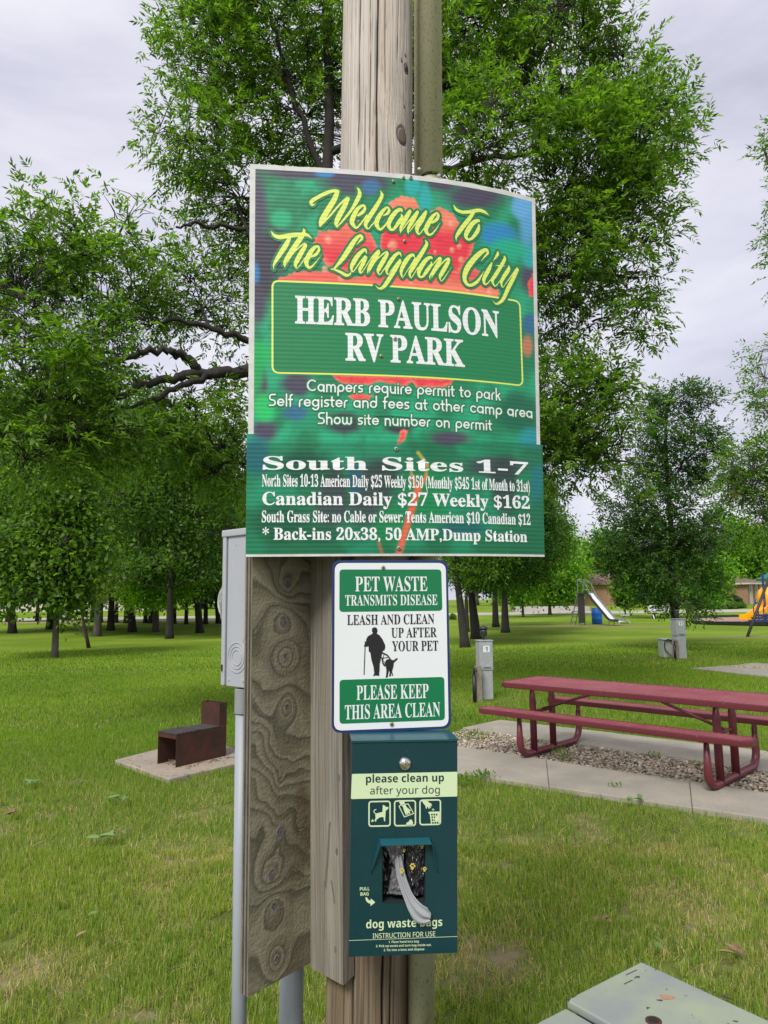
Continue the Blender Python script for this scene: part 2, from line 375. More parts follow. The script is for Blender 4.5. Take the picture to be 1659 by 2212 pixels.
def in_quad(x, y, q, m=0.0):
    r = np.ones(np.shape(x), bool); n = len(q)
    for i in range(n):
        a, b_ = q[i], q[(i + 1) % n]; ex, ey = b_[0] - a[0], b_[1] - a[1]; L = math.hypot(ex, ey)
        r &= ((x - a[0]) * -ey + (y - a[1]) * ex) / L > -m
    return r
def ico():
    t = (1 + 5 ** .5) / 2
    v = np.array([(-1, t, 0), (1, t, 0), (-1, -t, 0), (1, -t, 0), (0, -1, t), (0, 1, t), (0, -1, -t), (0, 1, -t), (t, 0, -1), (t, 0, 1), (-t, 0, -1), (-t, 0, 1)], float)
    v /= np.linalg.norm(v[0])
    f = np.array([(0, 11, 5), (0, 5, 1), (0, 1, 7), (0, 7, 10), (0, 10, 11), (1, 5, 9), (5, 11, 4), (11, 10, 2), (10, 7, 6), (7, 1, 8), (3, 9, 4), (3, 4, 2), (3, 2, 6), (3, 6, 8), (3, 8, 9), (4, 9, 5), (2, 4, 11), (6, 2, 10), (8, 6, 7), (9, 8, 1)])
    return v, f
def stones(name, q, n, size, zbase=.01, keep=None):
    x0, x1 = min(p[0] for p in q), max(p[0] for p in q); y0, y1 = min(p[1] for p in q), max(p[1] for p in q)
    X = RNG.uniform(x0, x1, n * 3); Y = RNG.uniform(y0, y1, n * 3); k = in_quad(X, Y, q)
    X, Y = X[k][:n], Y[k][:n]; n = len(X)
    iv, fi = ico(); S = RNG.lognormal(0, .3, (n, 1, 1)) * size * RNG.uniform(.6, 1.2, (n, 1, 3)); S[:, :, 2] *= .6
    jit = RNG.uniform(.8, 1.15, (n, 12, 1)); v = iv[None] * jit * S
    a = RNG.uniform(0, 6.28, n); ca, sa = np.cos(a)[:, None], np.sin(a)[:, None]
    vx = v[:, :, 0] * ca - v[:, :, 1] * sa; vy = v[:, :, 0] * sa + v[:, :, 1] * ca
    v = np.stack([vx + X[:, None], vy + Y[:, None], v[:, :, 2] + zbase + RNG.uniform(0, .012, (n, 1))], -1)
    F = (fi[None] + (np.arange(n) * 12)[:, None, None]).reshape(-1, 3)
    pal = np.array([(.36, .31, .235), (.27, .22, .16), (.42, .37, .29), (.19, .16, .12), (.33, .24, .16), (.50, .45, .37)])
    c = np.repeat(pal[RNG.integers(0, len(pal), n)] * RNG.uniform(.7, 1.15, (n, 1)), 12, 0)
    return tag(arr_obj(name, v.reshape(-1, 3), F, M['gravel'], col=c), 'small grey and tan stones loose between the concrete strips', 'gravel', kind='stuff')
stones('gravel', [(p.x, p.y) for p in gravel_poly], 15000, .0125)
# second pad, far right
s2 = [G(1495, 1446.5), G(1660, 1462), G(1760, 1462), G(1660, 1454), ]
q1 = [G(1494, 1446), G(1900, 1492), G(1900, 1470), G(1560, 1441)]
q2 = [G(1597, 1438.5), G(1900, 1462), G(1900, 1452), G(1628, 1434.5)]
strip('concrete_strip_right', q1, 2); strip('concrete_strip_back', q2, 2)
gp2 = [G(1562, 1441), G(1900, 1469), G(1900, 1463), G(1600, 1438.6)]
sheet('gravel_bed_right', [(p.x, p.y) for p in gp2], M['gravel_bed'], .004)
o = stones('gravel', [(p.x, p.y) for p in gp2], 5000, .018); tag(o, 'strip of pale stones on the smaller pad at the right edge', 'gravel', kind='stuff')

# grill pad
gp = [G(365, 1690), G(575, 1640), G(430, 1601), G(247, 1648)]
root = tag(MB().add([(p.x, p.y, .0) for p in gp], [(0, 1, 2, 3)]).build('grill_pad', M['gravel_bed']), kind='structure')
MB().prism([Vector((p.x, p.y, .028)) for p in reversed(gp)], (0, 0, -.08)).build('slab', M['pink_concrete'], root, bevel=.01)

# ------------------------------------------------------------------ grass blades
EXCL = [[(p[0], p[1]) for p in q] for q in (nearstrip, farstrip, gravel_poly, gp, q1, q2, gp2)]
def blades(n, y0, y1, wbase, hbase, segs, seed, margin=1.2):
    r = np.random.default_rng(seed)
    Y = np.sqrt(r.uniform(y0 ** 2, y1 ** 2, n)); X = r.uniform(-1, 1, n) * (Y * .60 + margin)
    keep = np.ones(n, bool)
    for q in EXCL: keep &= ~in_quad(X, Y, q, -.02 + 0 * 1)
    p_ = patch(X, Y); keep &= r.random(n) > p_ * .45
    keep &= fbm(X * 9, Y * 9, 8, 2) > .24
    keep &= r.random(n) > sstep(19, 24, Y)
    X, Y, p_ = X[keep], Y[keep], p_[keep]; n = len(X)
    tone = lawn_tone(X, Y); cl = fbm(X * 9, Y * 9, 3, 2)
    H = hbase * r.uniform(.5, 1.25, n) * (1 - .35 * p_) * (.75 + .6 * cl); W = wbase * r.uniform(.6, 1.3, n)
    az = r.uniform(0, 2 * np.pi, n); lean = r.uniform(.05, .8, n) ** 1.1 * H; ld = az + r.normal(0, .8, n) + np.pi / 2
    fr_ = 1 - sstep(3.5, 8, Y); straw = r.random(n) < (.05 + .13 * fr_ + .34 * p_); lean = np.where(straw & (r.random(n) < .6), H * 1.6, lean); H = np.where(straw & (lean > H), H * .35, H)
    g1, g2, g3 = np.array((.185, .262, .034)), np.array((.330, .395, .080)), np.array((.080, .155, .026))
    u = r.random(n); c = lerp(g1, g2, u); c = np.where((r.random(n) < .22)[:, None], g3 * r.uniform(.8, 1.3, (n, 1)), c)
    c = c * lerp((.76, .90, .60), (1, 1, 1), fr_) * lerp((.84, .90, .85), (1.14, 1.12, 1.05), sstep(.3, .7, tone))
    c = np.where(straw[:, None], np.array((.52, .42, .23)) * r.uniform(.6, 1.25, (n, 1)), c)
    dx, dy = np.cos(az) * W / 2, np.sin(az) * W / 2; lx, ly = np.cos(ld) * lean, np.sin(ld) * lean
    if segs == 1:
        V = np.stack([np.stack([X - dx, Y - dy, 0 * X - .01], -1), np.stack([X + dx, Y + dy, 0 * X - .01], -1), np.stack([X + lx, Y + ly, H], -1)], 1)
        F = np.arange(3 * n).reshape(n, 3); return V.reshape(-1, 3), F, np.repeat(c, 3, 0)
    V = np.stack([np.stack([X - dx, Y - dy, 0 * X - .01], -1), np.stack([X + dx, Y + dy, 0 * X - .01], -1),
                  np.stack([X + dx * .8 + lx * .35, Y + dy * .8 + ly * .35, H * .6], -1), np.stack([X - dx * .8 + lx * .35, Y - dy * .8 + ly * .35, H * .6], -1),
                  np.stack([X + lx, Y + ly, H * .98], -1)], 1)
    b = (np.arange(n) * 5)[:, None]
    F = np.concatenate([b + np.array([[0, 1, 2]]), b + np.array([[0, 2, 3]]), b + np.array([[3, 2, 4]])], 0)
    return V.reshape(-1, 3), F, np.repeat(c, 5, 0)
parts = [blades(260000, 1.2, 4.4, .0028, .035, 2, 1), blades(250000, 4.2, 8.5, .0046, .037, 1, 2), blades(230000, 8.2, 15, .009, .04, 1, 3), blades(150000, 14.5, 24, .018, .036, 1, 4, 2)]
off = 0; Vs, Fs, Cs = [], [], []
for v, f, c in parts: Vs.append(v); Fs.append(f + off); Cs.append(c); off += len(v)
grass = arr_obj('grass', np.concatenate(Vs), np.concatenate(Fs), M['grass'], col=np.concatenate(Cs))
tag(grass, 'mown green lawn with straw coloured dry patches in the foreground', 'grass', kind='stuff')

# ------------------------------------------------------------------ trees
def norm(v): return v / (np.linalg.norm(v, axis=-1, keepdims=True) + 1e-9)
def bez(a, b, c, n):
    t = np.linspace(0, 1, n)[:, None]; return (1 - t) ** 2 * a + 2 * t * (1 - t) * b + t ** 2 * c
def leaf_quads(B, A, Nn, L, W, col):
    n = len(B); S = norm(np.cross(A, Nn)); L = L[:, None]; W = W[:, None]
    V = np.stack([B, B + A * L * .42 + S * W * .5 + Nn * W * .10, B + A * L - Nn * L * .08, B + A * L * .42 - S * W * .5 + Nn * W * .10], 1)
    return V.reshape(-1, 3), np.arange(4 * n).reshape(n, 4), np.repeat(col, 4, 0)
PAL_MID = [(.085, .165, .022), (.175, .285, .040), (.046, .100, .020)]
PAL_BRIGHT = [(.12, .26, .020), (.20, .36, .035), (.07, .17, .018)]
PAL_DARK = [(.065, .135, .024), (.115, .205, .034), (.038, .086, .018)]
PAL_YEL = [(.13, .17, .03), (.18, .2, .04), (.1, .12, .03)]
def make_tree(name, base, trunk, r0, lobes, ncl, pal, seed, leafL=.10, leafW=.028, sprays=4, pairs=3, twigL=.28, bark='bark', mode='compound',
              label='', cat='tree', group=None, limbs=None, parent_thing=True, fill=.45, limb_part=True, r1=.25):
    r = np.random.default_rng(seed); base = np.array(base, float)
    root = thing(name, base, label, cat, group)
    trunk = np.array(trunk, float); tb = MB(); n = len(trunk)
    rs = [r0 * (1.45 if i == 0 else 1.0) * (1 - (1 - r1) * (i / (n - 1)) ** .8) for i in range(n)]
    t0 = trunk[0]; tr = [t0 - (0, 0, .1), t0 + (trunk[1] - t0) * .12] + list(trunk[1:]); rr = [rs[0], rs[0] * .74] + rs[1:]
    tb.tube(tr, rr, 10); tb.build('trunk', M[bark], root, smooth=True)
    skel = [bez(trunk[max(0, i)], (trunk[i] + trunk[i + 1]) / 2, trunk[i + 1], 8) for i in range(n - 1)]
    tz = np.concatenate(skel); zmin = trunk[0][2] + (trunk[-1][2] - trunk[0][2]) * .22
    tz_ok = tz[tz[:, 2] > zmin]; lim = MB(); allsk = [tz_ok]
    for lp in (limbs or []):
        lp = [np.array(p[:3]) for p in lp[0]], lp[1]
        pts = []
        for i in range(len(lp[0]) - 1): pts.append(np.linspace(lp[0][i], lp[0][i + 1], 6, endpoint=False))
        pts = np.concatenate(pts + [lp[0][-1][None]]); pts[1:-1] += r.normal(0, .02, (len(pts) - 2, 3))
        lb = MB(); lb.tube(pts, list(np.linspace(lp[1], lp[1] * .3, len(pts))), 8); lb.build('limb', M[bark], root, smooth=True); allsk.append(pts)
    for (c, rad, w) in sorted(lobes, key=lambda l: np.linalg.norm((np.array(l[0]) - trunk[0])[:2])):
        c = np.array(c, float); rad = np.array(rad, float)
        h = np.linalg.norm((c - trunk[0])[:2])
        zt = min(max(c[2] - .55 * h - .3 * rad[2], zmin), trunk[-1][2])
        if limbs:
            cand = np.concatenate(allsk); dd = np.linalg.norm(cand - c, axis=1) + .5 * np.maximum(0, cand[:, 2] - c[2] + .3) ; a = cand[dd.argmin()]
        else: a = tz_ok[np.argmin(np.abs(tz_ok[:, 2] - zt))]
        h = np.linalg.norm(c - a)
        mid = (a + c) / 2 + np.array([0, 0, .12 * h]) * r.uniform(.3, 1.2) + r.normal(0, .08, 3) * h
        pts = bez(a, mid, c, 12); rl = min(r0 * .3, .012 + .011 * np.linalg.norm(c - a))
        lim.tube(pts, list(np.linspace(rl, rl * .35, 12)), 6, cap=False); allsk.append(pts)
        for k in range(7):
            u = norm(r.normal(0, 1, 3) + np.array([0, 0, .3])); e = c + u * rad * .8; s0 = pts[r.integers(5, 12)]
            p2 = bez(s0, (s0 + e) / 2 + r.normal(0, .1, 3) * np.linalg.norm(e - s0), e, 7)
            lim.tube(p2, list(np.linspace(rl * .42, rl * .12, 7)), 5, cap=False); allsk.append(p2)
    SK = np.concatenate(allsk)
    W = np.array([w * (rad[0] * rad[1] * rad[2]) ** (2 / 3) for (c, rad, w) in lobes]); W /= W.sum()
    cnt = r.multinomial(ncl, W); C = []
    for (c, rad, w), k in zip(lobes, cnt):
        u = norm(r.normal(0, 1, (k, 3))); q = r.random((k, 1)); q = np.where(r.random((k, 1)) < fill, q ** (1 / 3), .72 + .33 * q)
        C.append(np.array(c) + u * q * np.array(rad))
    C = np.concatenate(C); C = C[C[:, 2] > .9 + 0 * C[:, 2]]
    # clumpy holes
    hole = fbm(C[:, 0] * 1.1 / (twigL * 3), C[:, 1] * 1.1 / (twigL * 3), C[:, 2] * 1.1 / (twigL * 3) + seed, 2)
    C = C[hole > (.350 if name == 'ash_tree' else .33)]
    k = len(C); A = np.zeros((k, 3))
    for i in range(0, k, 500):
        d = np.linalg.norm(C[i:i + 500, None] - SK[None], axis=2) + .6 * np.maximum(0, SK[None, :, 2] - C[i:i + 500, None, 2]); A[i:i + 500] = SK[d.argmin(1)]
    # twigs as thin triangular tubes
    d = norm(C - A); s = norm(np.cross(d, np.array([.3, .2, 1.0]))); t = np.cross(d, s)
    tips = C + d * twigL * .3; mid = (A + C) / 2 + r.normal(0, .06, (k, 3)) * np.linalg.norm(C - A, axis=1, keepdims=True) + np.array([0, 0, .05])
    ring = []
    th = max(.004, twigL * .018)
    for (p, w) in ((A, th * 1.3), (mid, th), (tips, th * .4)):
        for a_ in (0, 2.09, 4.19): ring.append(p + (s * math.cos(a_) + t * math.sin(a_)) * w)
    VT = np.stack(ring, 1); fq = []
    for i in (0, 3):
        for j in range(3): fq.append((i + j, i + (j + 1) % 3, i + 3 + (j + 1) % 3, i + 3 + j))
    FT = (np.array(fq)[None] + (np.arange(k) * 9)[:, None, None]).reshape(-1, 4)
    lb = len(lim.v); LV = np.array(lim.v) if lb else np.zeros((0, 3)); LF = np.array([f for f in lim.f if len(f) == 4]) if lb else np.zeros((0, 4), int)
    bo = arr_obj('branches', np.concatenate([LV, VT.reshape(-1, 3)]), np.concatenate([LF, FT + lb]), M[bark], root, smooth=True); tag(bo, kind='stuff')
    # leaves
    cj = r.random(k); rnd = lambda *s_: r.normal(0, 1, s_)
    if mode == 'compound':
        out = norm(d * .7 + rnd(k, 3) * .35 + np.array([0, 0, .25]))
        S = sprays; fr = np.linspace(.1, 1, S)[None, :, None]
        Bp = C[:, None] + out[:, None] * twigL * fr
        ax = norm(out[:, None] * (.35 + .65 * fr) + rnd(k, S, 3) * .55 + np.array([0, 0, -.08]))
        Q = 2 * pairs + 1; rl = leafL * 1.7
        Nn = norm(rnd(k, S, 3) * .45 + np.array([0, 0, 1.0])); side = norm(np.cross(ax, Nn))
        B, Ax, NN, LL, cc = [], [], [], [], []
        for q in range(Q):
            if q == Q - 1: f_ = 1.0; sg = 0
            else: f_ = .3 + .6 * (q // 2) / max(1, pairs - .5); sg = 1 if q % 2 else -1
            droop = np.array([0, 0, -.10]) * f_ * rl * 2
            B.append(Bp + ax * rl * f_ + droop * f_); Ax.append(norm(ax * (.75 if sg else 1) + side * sg * .8 + np.array([0, 0, -.14]) + rnd(k, S, 3) * .16))
            NN.append(norm(Nn + rnd(k, S, 3) * .35)); LL.append(leafL * r.uniform(.7, 1.15, (k, S)))
        B, Ax, NN = [np.stack(z, 2).reshape(-1, 3) for z in (B, Ax, NN)]; LL = np.stack(LL, 2).ravel(); rep = S * Q
    else:
        rep = sprays * 6; B = (C[:, None] + rnd(k, rep, 3) * twigL * .45).reshape(-1, 3)
        Ax = norm(rnd(k * rep, 3) + np.array([0, 0, -.3])); NN = norm(rnd(k * rep, 3) * .6 + np.array([0, 0, .9])); LL = leafL * r.uniform(.6, 1.25, k * rep)
    m_ = len(B); cl = np.repeat(cj, rep); u = np.clip(cl * .7 + r.random(m_) * .5 - .1, 0, 1)
    pal = np.array(pal); col = lerp(pal[0], pal[1], u); col = np.where((r.random(m_) < .25)[:, None], pal[2], col) * r.uniform(.85, 1.15, (m_, 1))
    NN = norm(NN - Ax * (NN * Ax).sum(1, keepdims=True))
    V, F, c = leaf_quads(B, Ax, NN, LL, LL * (leafW / leafL), col)
    co = arr_obj('crown', V, F, M['leaf'], root, col=c); tag(co, kind='stuff')
    return root
def copy_tree(o, parent=None):
    c = o.copy(); COL.objects.link(c); c.parent = parent
    for ch in o.children: copy_tree(ch, c)
    return c
def lobe(px, py, Y, rx, ry, w=1.0, rd=None):
    c = P(px, py, Y); s = Y / FPX * 1.0
    return (c, (rx * s, (rd if rd else (rx + ry) / 2) * s, ry * s), w)

# the big ash behind the sign
def tp(px, py, Y): return np.array(P(px, py, Y))
bA = np.array(G(688, 1298 + 1531 * CAM_H / 9.2)); bA[2] = 0
trunkA = [bA, tp(685, 1300, 9.2), tp(682, 1000, 9.2), tp(690, 780, 9.2), tp(700, 520, 9.3), tp(712, 260, 9.3), tp(705, 20, 9.3), tp(690, -250, 9.3)]
lobesA = [lobe(95, 540, 8.2, 120, 120, .8), lobe(30, 640, 7.8, 130, 110, .8), lobe(60, 800, 7.6, 160, 150, .65), lobe(280, 620, 8.6, 130, 130, .6), lobe(280, 460, 8.8, 50, 60, .6), lobe(230, 760, 8.2, 130, 80, .4),
          lobe(220, 900, 8.0, 150, 100, .75), lobe(430, 900, 8.8, 110, 110, .5), lobe(80, 960, 7.6, 120, 80, .9), lobe(430, 640, 9.4, 110, 120, .5), lobe(350, 965, 9.2, 110, 55, .7), lobe(480, 1000, 9.4, 80, 65, .7),
          lobe(470, 120, 9.2, 115, 120, .8), lobe(415, 300, 8.8, 90, 90, .8), lobe(600, 40, 9.2, 150, 130, .8), lobe(600, 260, 9.6, 110, 120, .7), lobe(440, -20, 9.2, 90, 70), lobe(520, 430, 9.5, 100, 100, .8),
          lobe(1040, 90, 8.8, 130, 150, 1), lobe(1220, 110, 8.6, 130, 150, 1), lobe(1340, 160, 8.7, 85, 110, .9), lobe(1400, 290, 8.7, 85, 85, 1), lobe(1090, 300, 8.0, 150, 110, 1.1), lobe(1270, 360, 8.5, 150, 130, 1.1),
          lobe(1360, 460, 8.6, 90, 100, 1), lobe(1240, 560, 8.5, 130, 110, 1), lobe(1370, 600, 8.6, 75, 75, .8), lobe(1330, 690, 8.6, 95, 45, .55), lobe(1220, 700, 8.7, 80, 60, .6), lobe(830, 150, 9.8, 170, 200, .7), lobe(1150, -60, 9.0, 200, 90, .8),
          lobe(1230, 880, 8.6, 95, 90, 1.0), lobe(1310, 950, 8.5, 75, 60, 1.0), lobe(1385, 1005, 8.4, 40, 30, .8), lobe(1235, 1000, 8.8, 95, 50, 1.0), lobe(1300, 850, 8.7, 45, 50, .8), lobe(1150, 960, 9.2, 80, 70, .8), lobe(700, 600, 10.5, 200, 200, .5), lobe(1000, 620, 10.5, 200, 180, .5), lobe(800, 860, 10.5, 220, 150, .5)]
limbsA = [([tp(690, 800, 9.2), tp(600, 800, 9.0), tp(530, 803, 8.8), tp(430, 808, 8.5), tp(360, 815, 8.3), tp(250, 860, 8.0)], .115),
          ([tp(440, 806, 8.55), tp(400, 770, 8.4), tp(370, 757, 8.3), tp(300, 760, 8.1), tp(220, 790, 7.8), tp(100, 800, 7.6)], .062),
          ([tp(470, 806, 8.6), tp(390, 835, 8.3), tp(330, 865, 8.2), tp(240, 890, 8.0)], .05),
          ([tp(688, 760, 9.2), tp(560, 740, 9.0), tp(470, 715, 8.8), tp(400, 695, 8.6), tp(330, 690, 8.5)], .06),
          ([tp(690, 600, 9.2), tp(580, 520, 9.0), tp(530, 503, 8.9), tp(430, 480, 8.7), tp(380, 490, 8.6)], .05),
          ([tp(700, 480, 9.3), tp(900, 380, 9.0), tp(1050, 340, 8.8), tp(1180, 330, 8.6), tp(1290, 290, 8.6)], .06),
          ([tp(690, 720, 9.3), tp(980, 620, 9.0), tp(1180, 590, 8.8), tp(1260, 590, 8.7), tp(1380, 600, 8.6)], .055),
          ([tp(705, 400, 9.3), tp(640, 230, 9.2), tp(600, 90, 9.2), tp(560, -20, 9.2)], .05),
          ([tp(685, 900, 9.3), tp(980, 900, 9.1), tp(1190, 920, 8.9), tp(1290, 945, 8.6)], .04),
          ([tp(708, 330, 9.3), tp(1020, 200, 9.0), tp(1090, 90, 8.8), tp(1110, 20, 8.8)], .06)]
make_tree('ash_tree', bA, trunkA, .21, lobesA, 8200, PAL_MID, 3, leafL=.094, leafW=.030, sprays=4, pairs=3, twigL=.34, bark='bark_dark', limbs=limbsA, r1=.12,
          label='huge spreading ash tree filling the view behind the welcome sign', fill=.5)

# young tree at left, tree at right, edge tree
def simple_tree(px, py, wpx, crown, ncl, label, pal=PAL_MID, seed=1, leafL=.1, leafW=.05, sprays=4, mode='simple', twigL=.4, bark='bark', group=None, lean=0.0, name='tree', limbs=None, fill=.6, pairs=3, top=None, Y=None):
    b = G(px, py); Y = b.y; r0 = wpx / 2 * Y / FPX
    lobes = [lobe(a, b_, Y + dd, c, d_, w) for (a, b_, c, d_, w, dd) in crown]
    zt = max(l[0][2] for l in lobes); cx = top if top is not None else np.mean([l[0][0] for l in lobes])
    tr = [np.array((b.x, Y, 0)), np.array((b.x + lean * .3, Y, zt * .3)), np.array((b.x * .6 + cx * .4 + lean * .6, Y, zt * .65)), np.array((cx + lean, Y, zt))]
    return make_tree(name, (b.x, Y, 0), tr, r0, lobes, ncl, pal, seed, leafL=leafL, leafW=leafW, sprays=sprays, pairs=pairs, twigL=twigL, bark=bark, mode=mode, label=label, group=group, limbs=limbs, fill=fill)

simple_tree(118, 1421, 14, [(60, 1190, 110, 90, 1, 0), (150, 1200, 80, 100, 1, 0), (100, 1080, 110, 90, .9, 0), (60, 1280, 90, 45, 1, -.5), (140, 1290, 75, 40, 1, .3), (110, 1000, 80, 60, .8, 0), (0, 1220, 70, 90, 1, 0)], 1500,
            'young maple with smooth grey trunk nearest the left edge', pal=PAL_MID, seed=5, leafL=.15, leafW=.10, sprays=4, twigL=.5, bark='bark_light')
EL = G(1466, 1404); ey = EL.y
def ep(px, py, d=0.0): return np.array(P(px, py, ey + d))
make_tree('elm_tree', EL, [np.array(EL), ep(1458, 1330), ep(1452, 1250), ep(1450, 1150), ep(1443, 1050), ep(1437, 960), ep(1440, 880), ep(1455, 850)], 19 / 2 * ey / FPX,
          [lobe(1478, 872, ey, 54, 31, 1), lobe(1405, 900, ey + .3, 35, 35, .9), lobe(1520, 868, ey, 25, 21, .7), lobe(1425, 955, ey - .4, 54, 37, .9), lobe(1500, 950, ey, 52, 37, .9), lobe(1545, 1010, ey + .4, 52, 43, .9),
           lobe(1395, 1020, ey, 51, 37, .8), lobe(1470, 1040, ey + .8, 54, 41, .6), lobe(1352, 1105, ey, 44, 41, .9), lobe(1405, 1095, ey - .6, 48, 41, .9), lobe(1500, 1085, ey, 48, 35, .7), lobe(1318, 1180, ey, 28, 37, .9), lobe(1375, 1180, ey - .4, 58, 41, 1),
           lobe(1440, 1160, ey + .4, 57, 46, 1), lobe(1515, 1165, ey - .3, 54, 37, .9), lobe(1360, 1235, ey, 44, 27, .9), lobe(1425, 1240, ey - .6, 58, 35, 1), lobe(1495, 1235, ey + .5, 48, 33, 1), lobe(1410, 1285, ey, 38, 21, .8), lobe(1482, 1305, ey - .6, 44, 18, 1)], 2300,
          [(.040, .095, .024), (.080, .160, .038), (.026, .062, .016)], 6, leafL=.125, leafW=.05, sprays=3, pairs=2, twigL=.36, bark='bark_dark', label='dark elm tree standing behind the pedestal numbered 11', fill=.45, r1=.2,
          limbs=[([ep(1452, 1190), ep(1490, 1160, -.3), ep(1545, 1140, -.4), ep(1580, 1155, -.5)], .07), ([ep(1450, 1150), ep(1410, 1110), ep(1360, 1090, .2)], .06), ([ep(1443, 1050), ep(1480, 990), ep(1530, 960, .3)], .05), ([ep(1440, 1000), ep(1415, 940), ep(1400, 890)], .045), ([ep(1455, 1260), ep(1400, 1220), ep(1350, 1200)], .055)])
simple_tree(1890, 1440, 22, [(1708, 320, 55, 55, 1, 0), (1680, 820, 48, 105, 1, 0), (1625, 1020, 62, 62, .9, 0), (1690, 1060, 95, 85, 1, 0), (1600, 1090, 45, 42, .8, 0), (1650, 1130, 70, 32, .8, 0), (1800, 900, 120, 170, .8, 0), (1800, 500, 110, 220, .8, 0)], 2300,
            'tall leafy tree at the right edge with branches reaching into view', pal=PAL_MID, seed=8, leafL=.12, leafW=.04, sprays=3, twigL=.38, fill=.5, mode='compound', pairs=2)
# trunks on the right of the sign and their crowns
simple_tree(1005, 1398, 19, [(1060, 1150, 100, 60, 1, 0), (1000, 1090, 120, 90, 1, 0), (960, 950, 150, 110, 1, 0), (1020, 1220, 80, 40, 1, 0), (1100, 1080, 80, 60, 1, 0)], 1900,
            'leaning dark tree trunk just right of the pet waste sign', pal=PAL_MID, seed=9, leafL=.13, leafW=.05, sprays=3, twigL=.42, bark='bark_dark', lean=-.6)
simple_tree(1029, 1379, 21, [(1110, 1180, 90, 50, 1, 0), (1150, 1120, 60, 50, 1, 0), (1100, 1050, 90, 60, 1, 0), (1060, 1240, 80, 36, 1, 0), (1165, 1060, 40, 30, .7, 0)], 1900,
            'thick leaning tree second from the pet waste sign', pal=[(.04, .11, .025), (.075, .165, .035), (.025, .06, .015)], seed=10, leafL=.14, leafW=.055, sprays=3, twigL=.45, bark='bark_dark', lean=-.5)
simple_tree(1092, 1366, 17, [(1150, 1190, 75, 45, 1, 0), (1100, 1130, 90, 70, 1, 0), (1190, 1150, 45, 50, .9, 0), (1130, 1245, 75, 30, 1, 0), (1150, 1090, 60, 50, .8, 0)], 1500,
            'broad dark trunk right of the pedestal numbered 1 lamp', pal=PAL_DARK, seed=12, leafL=.16, leafW=.07, sprays=3, twigL=.5, bark='bark_dark')
simple_tree(1009, 1364, 10, [(1010, 1190, 60, 70, 1, 0), (1040, 1130, 70, 60, 1, 0)], 400, 'slender trunk half hidden behind the leaning pair beside the sign', pal=PAL_MID, seed=13, leafL=.18, leafW=.08, sprays=3, twigL=.55, bark='bark_dark')
simple_tree(1071, 1354, 14, [(1060, 1170, 80, 60, 1, 0), (1120, 1210, 70, 45, 1, 0), (1090, 1090, 90, 70, 1, 0)], 700, 'straight dark trunk between the leaning pair and the broad trunk', pal=PAL_MID, seed=14, leafL=.2, leafW=.09, sprays=3, twigL=.6, bark='bark_dark')
simple_tree(1130, 1333, 6, [(1130, 1255, 45, 42, 1, 0), (1100, 1270, 35, 30, 1, 0), (1160, 1240, 40, 35, 1, 0)], 420, 'small bright maple on the lawn left of the slide', pal=PAL_BRIGHT, seed=15, leafL=.3, leafW=.2, sprays=3, twigL=.8)
simple_tree(1188, 1328, 7, [(1195, 1230, 60, 60, 1, 0), (1170, 1270, 50, 30, 1, 0), (1225, 1270, 40, 30, 1, 0), (1200, 1170, 50, 50, .9, 0)], 600, 'bright green maple with short trunk nearer the slide', pal=PAL_BRIGHT, seed=16, leafL=.32, leafW=.2, sprays=3, twigL=.9)
simple_tree(1351, 1331, 3, [(1352, 1265, 24, 30, 1, 0), (1350, 1290, 20, 15, 1, 0)], 260, 'thin young tree beside the slatted park bench', pal=PAL_MID, seed=17, leafL=.28, leafW=.16, sprays=3, twigL=.6)
simple_tree(1413, 1335, 6, [(1405, 1255, 50, 40, 1, 0), (1430, 1285, 35, 22, 1, 0), (1390, 1215, 45, 35, 1, 0)], 520, 'light green tree behind the white bench', pal=PAL_BRIGHT, seed=18, leafL=.28, leafW=.18, sprays=3, twigL=.8)
simple_tree(1525, 1331, 4, [(1520, 1265, 42, 36, 1, 0), (1545, 1240, 35, 35, 1, 0), (1500, 1290, 30, 18, 1, 0)], 480, 'bright tree with slim trunk left of the playground border', pal=PAL_BRIGHT, seed=19, leafL=.28, leafW=.18, sprays=3, twigL=.8)

# the grove on the left: four crown shapes, copied
def grove_variant(seed, pal, H=10.5, Rr=3.1, low=1.9, bark='bark_dark', r0=.16, ncl=1300, lean=0):
    r = random.Random(seed); lob = []
    for i in range(11):
        z = low + 1.1 + (H - low - 2.2) * (i + .5) / 11; rad = Rr * (.72 + .5 * math.sin(math.pi * min(1, (z - low) / (H - low)) ** .8)) * .62
        a = r.uniform(0, 6.28); d_ = Rr * .42
        lob.append(((math.cos(a) * d_ + lean * z / 4, math.sin(a) * d_, z), (rad, rad, rad * .72), 1))
    for i in range(5):
        a = i * 1.256 + seed; lob.append(((math.cos(a) * Rr * .75, math.sin(a) * Rr * .75, low + .55 + r.uniform(-.2, .7)), (1.3, 1.3, .55), 1))
    tr = [np.array((0, 0, 0.)), np.array((lean * .3, 0, H * .2)), np.array((lean * .7 + .1, 0, H * .5)), np.array((lean, .1, H * .85))]
    return make_tree('grove_tree', (0, 0, 0), tr, r0, lob, ncl, pal, seed, leafL=.20, leafW=.10, sprays=3, twigL=.55, bark=bark, mode='simple', fill=.6, r1=.3)
GV = [grove_variant(31, PAL_MID), grove_variant(32, PAL_DARK, low=2.3, ncl=1400), grove_variant(33, PAL_DARK, H=12, Rr=3.6, low=2.0, ncl=1500, lean=-.8), grove_variant(34, PAL_MID, H=9, low=1.7, ncl=1200, bark='bark_light')]
used = set()
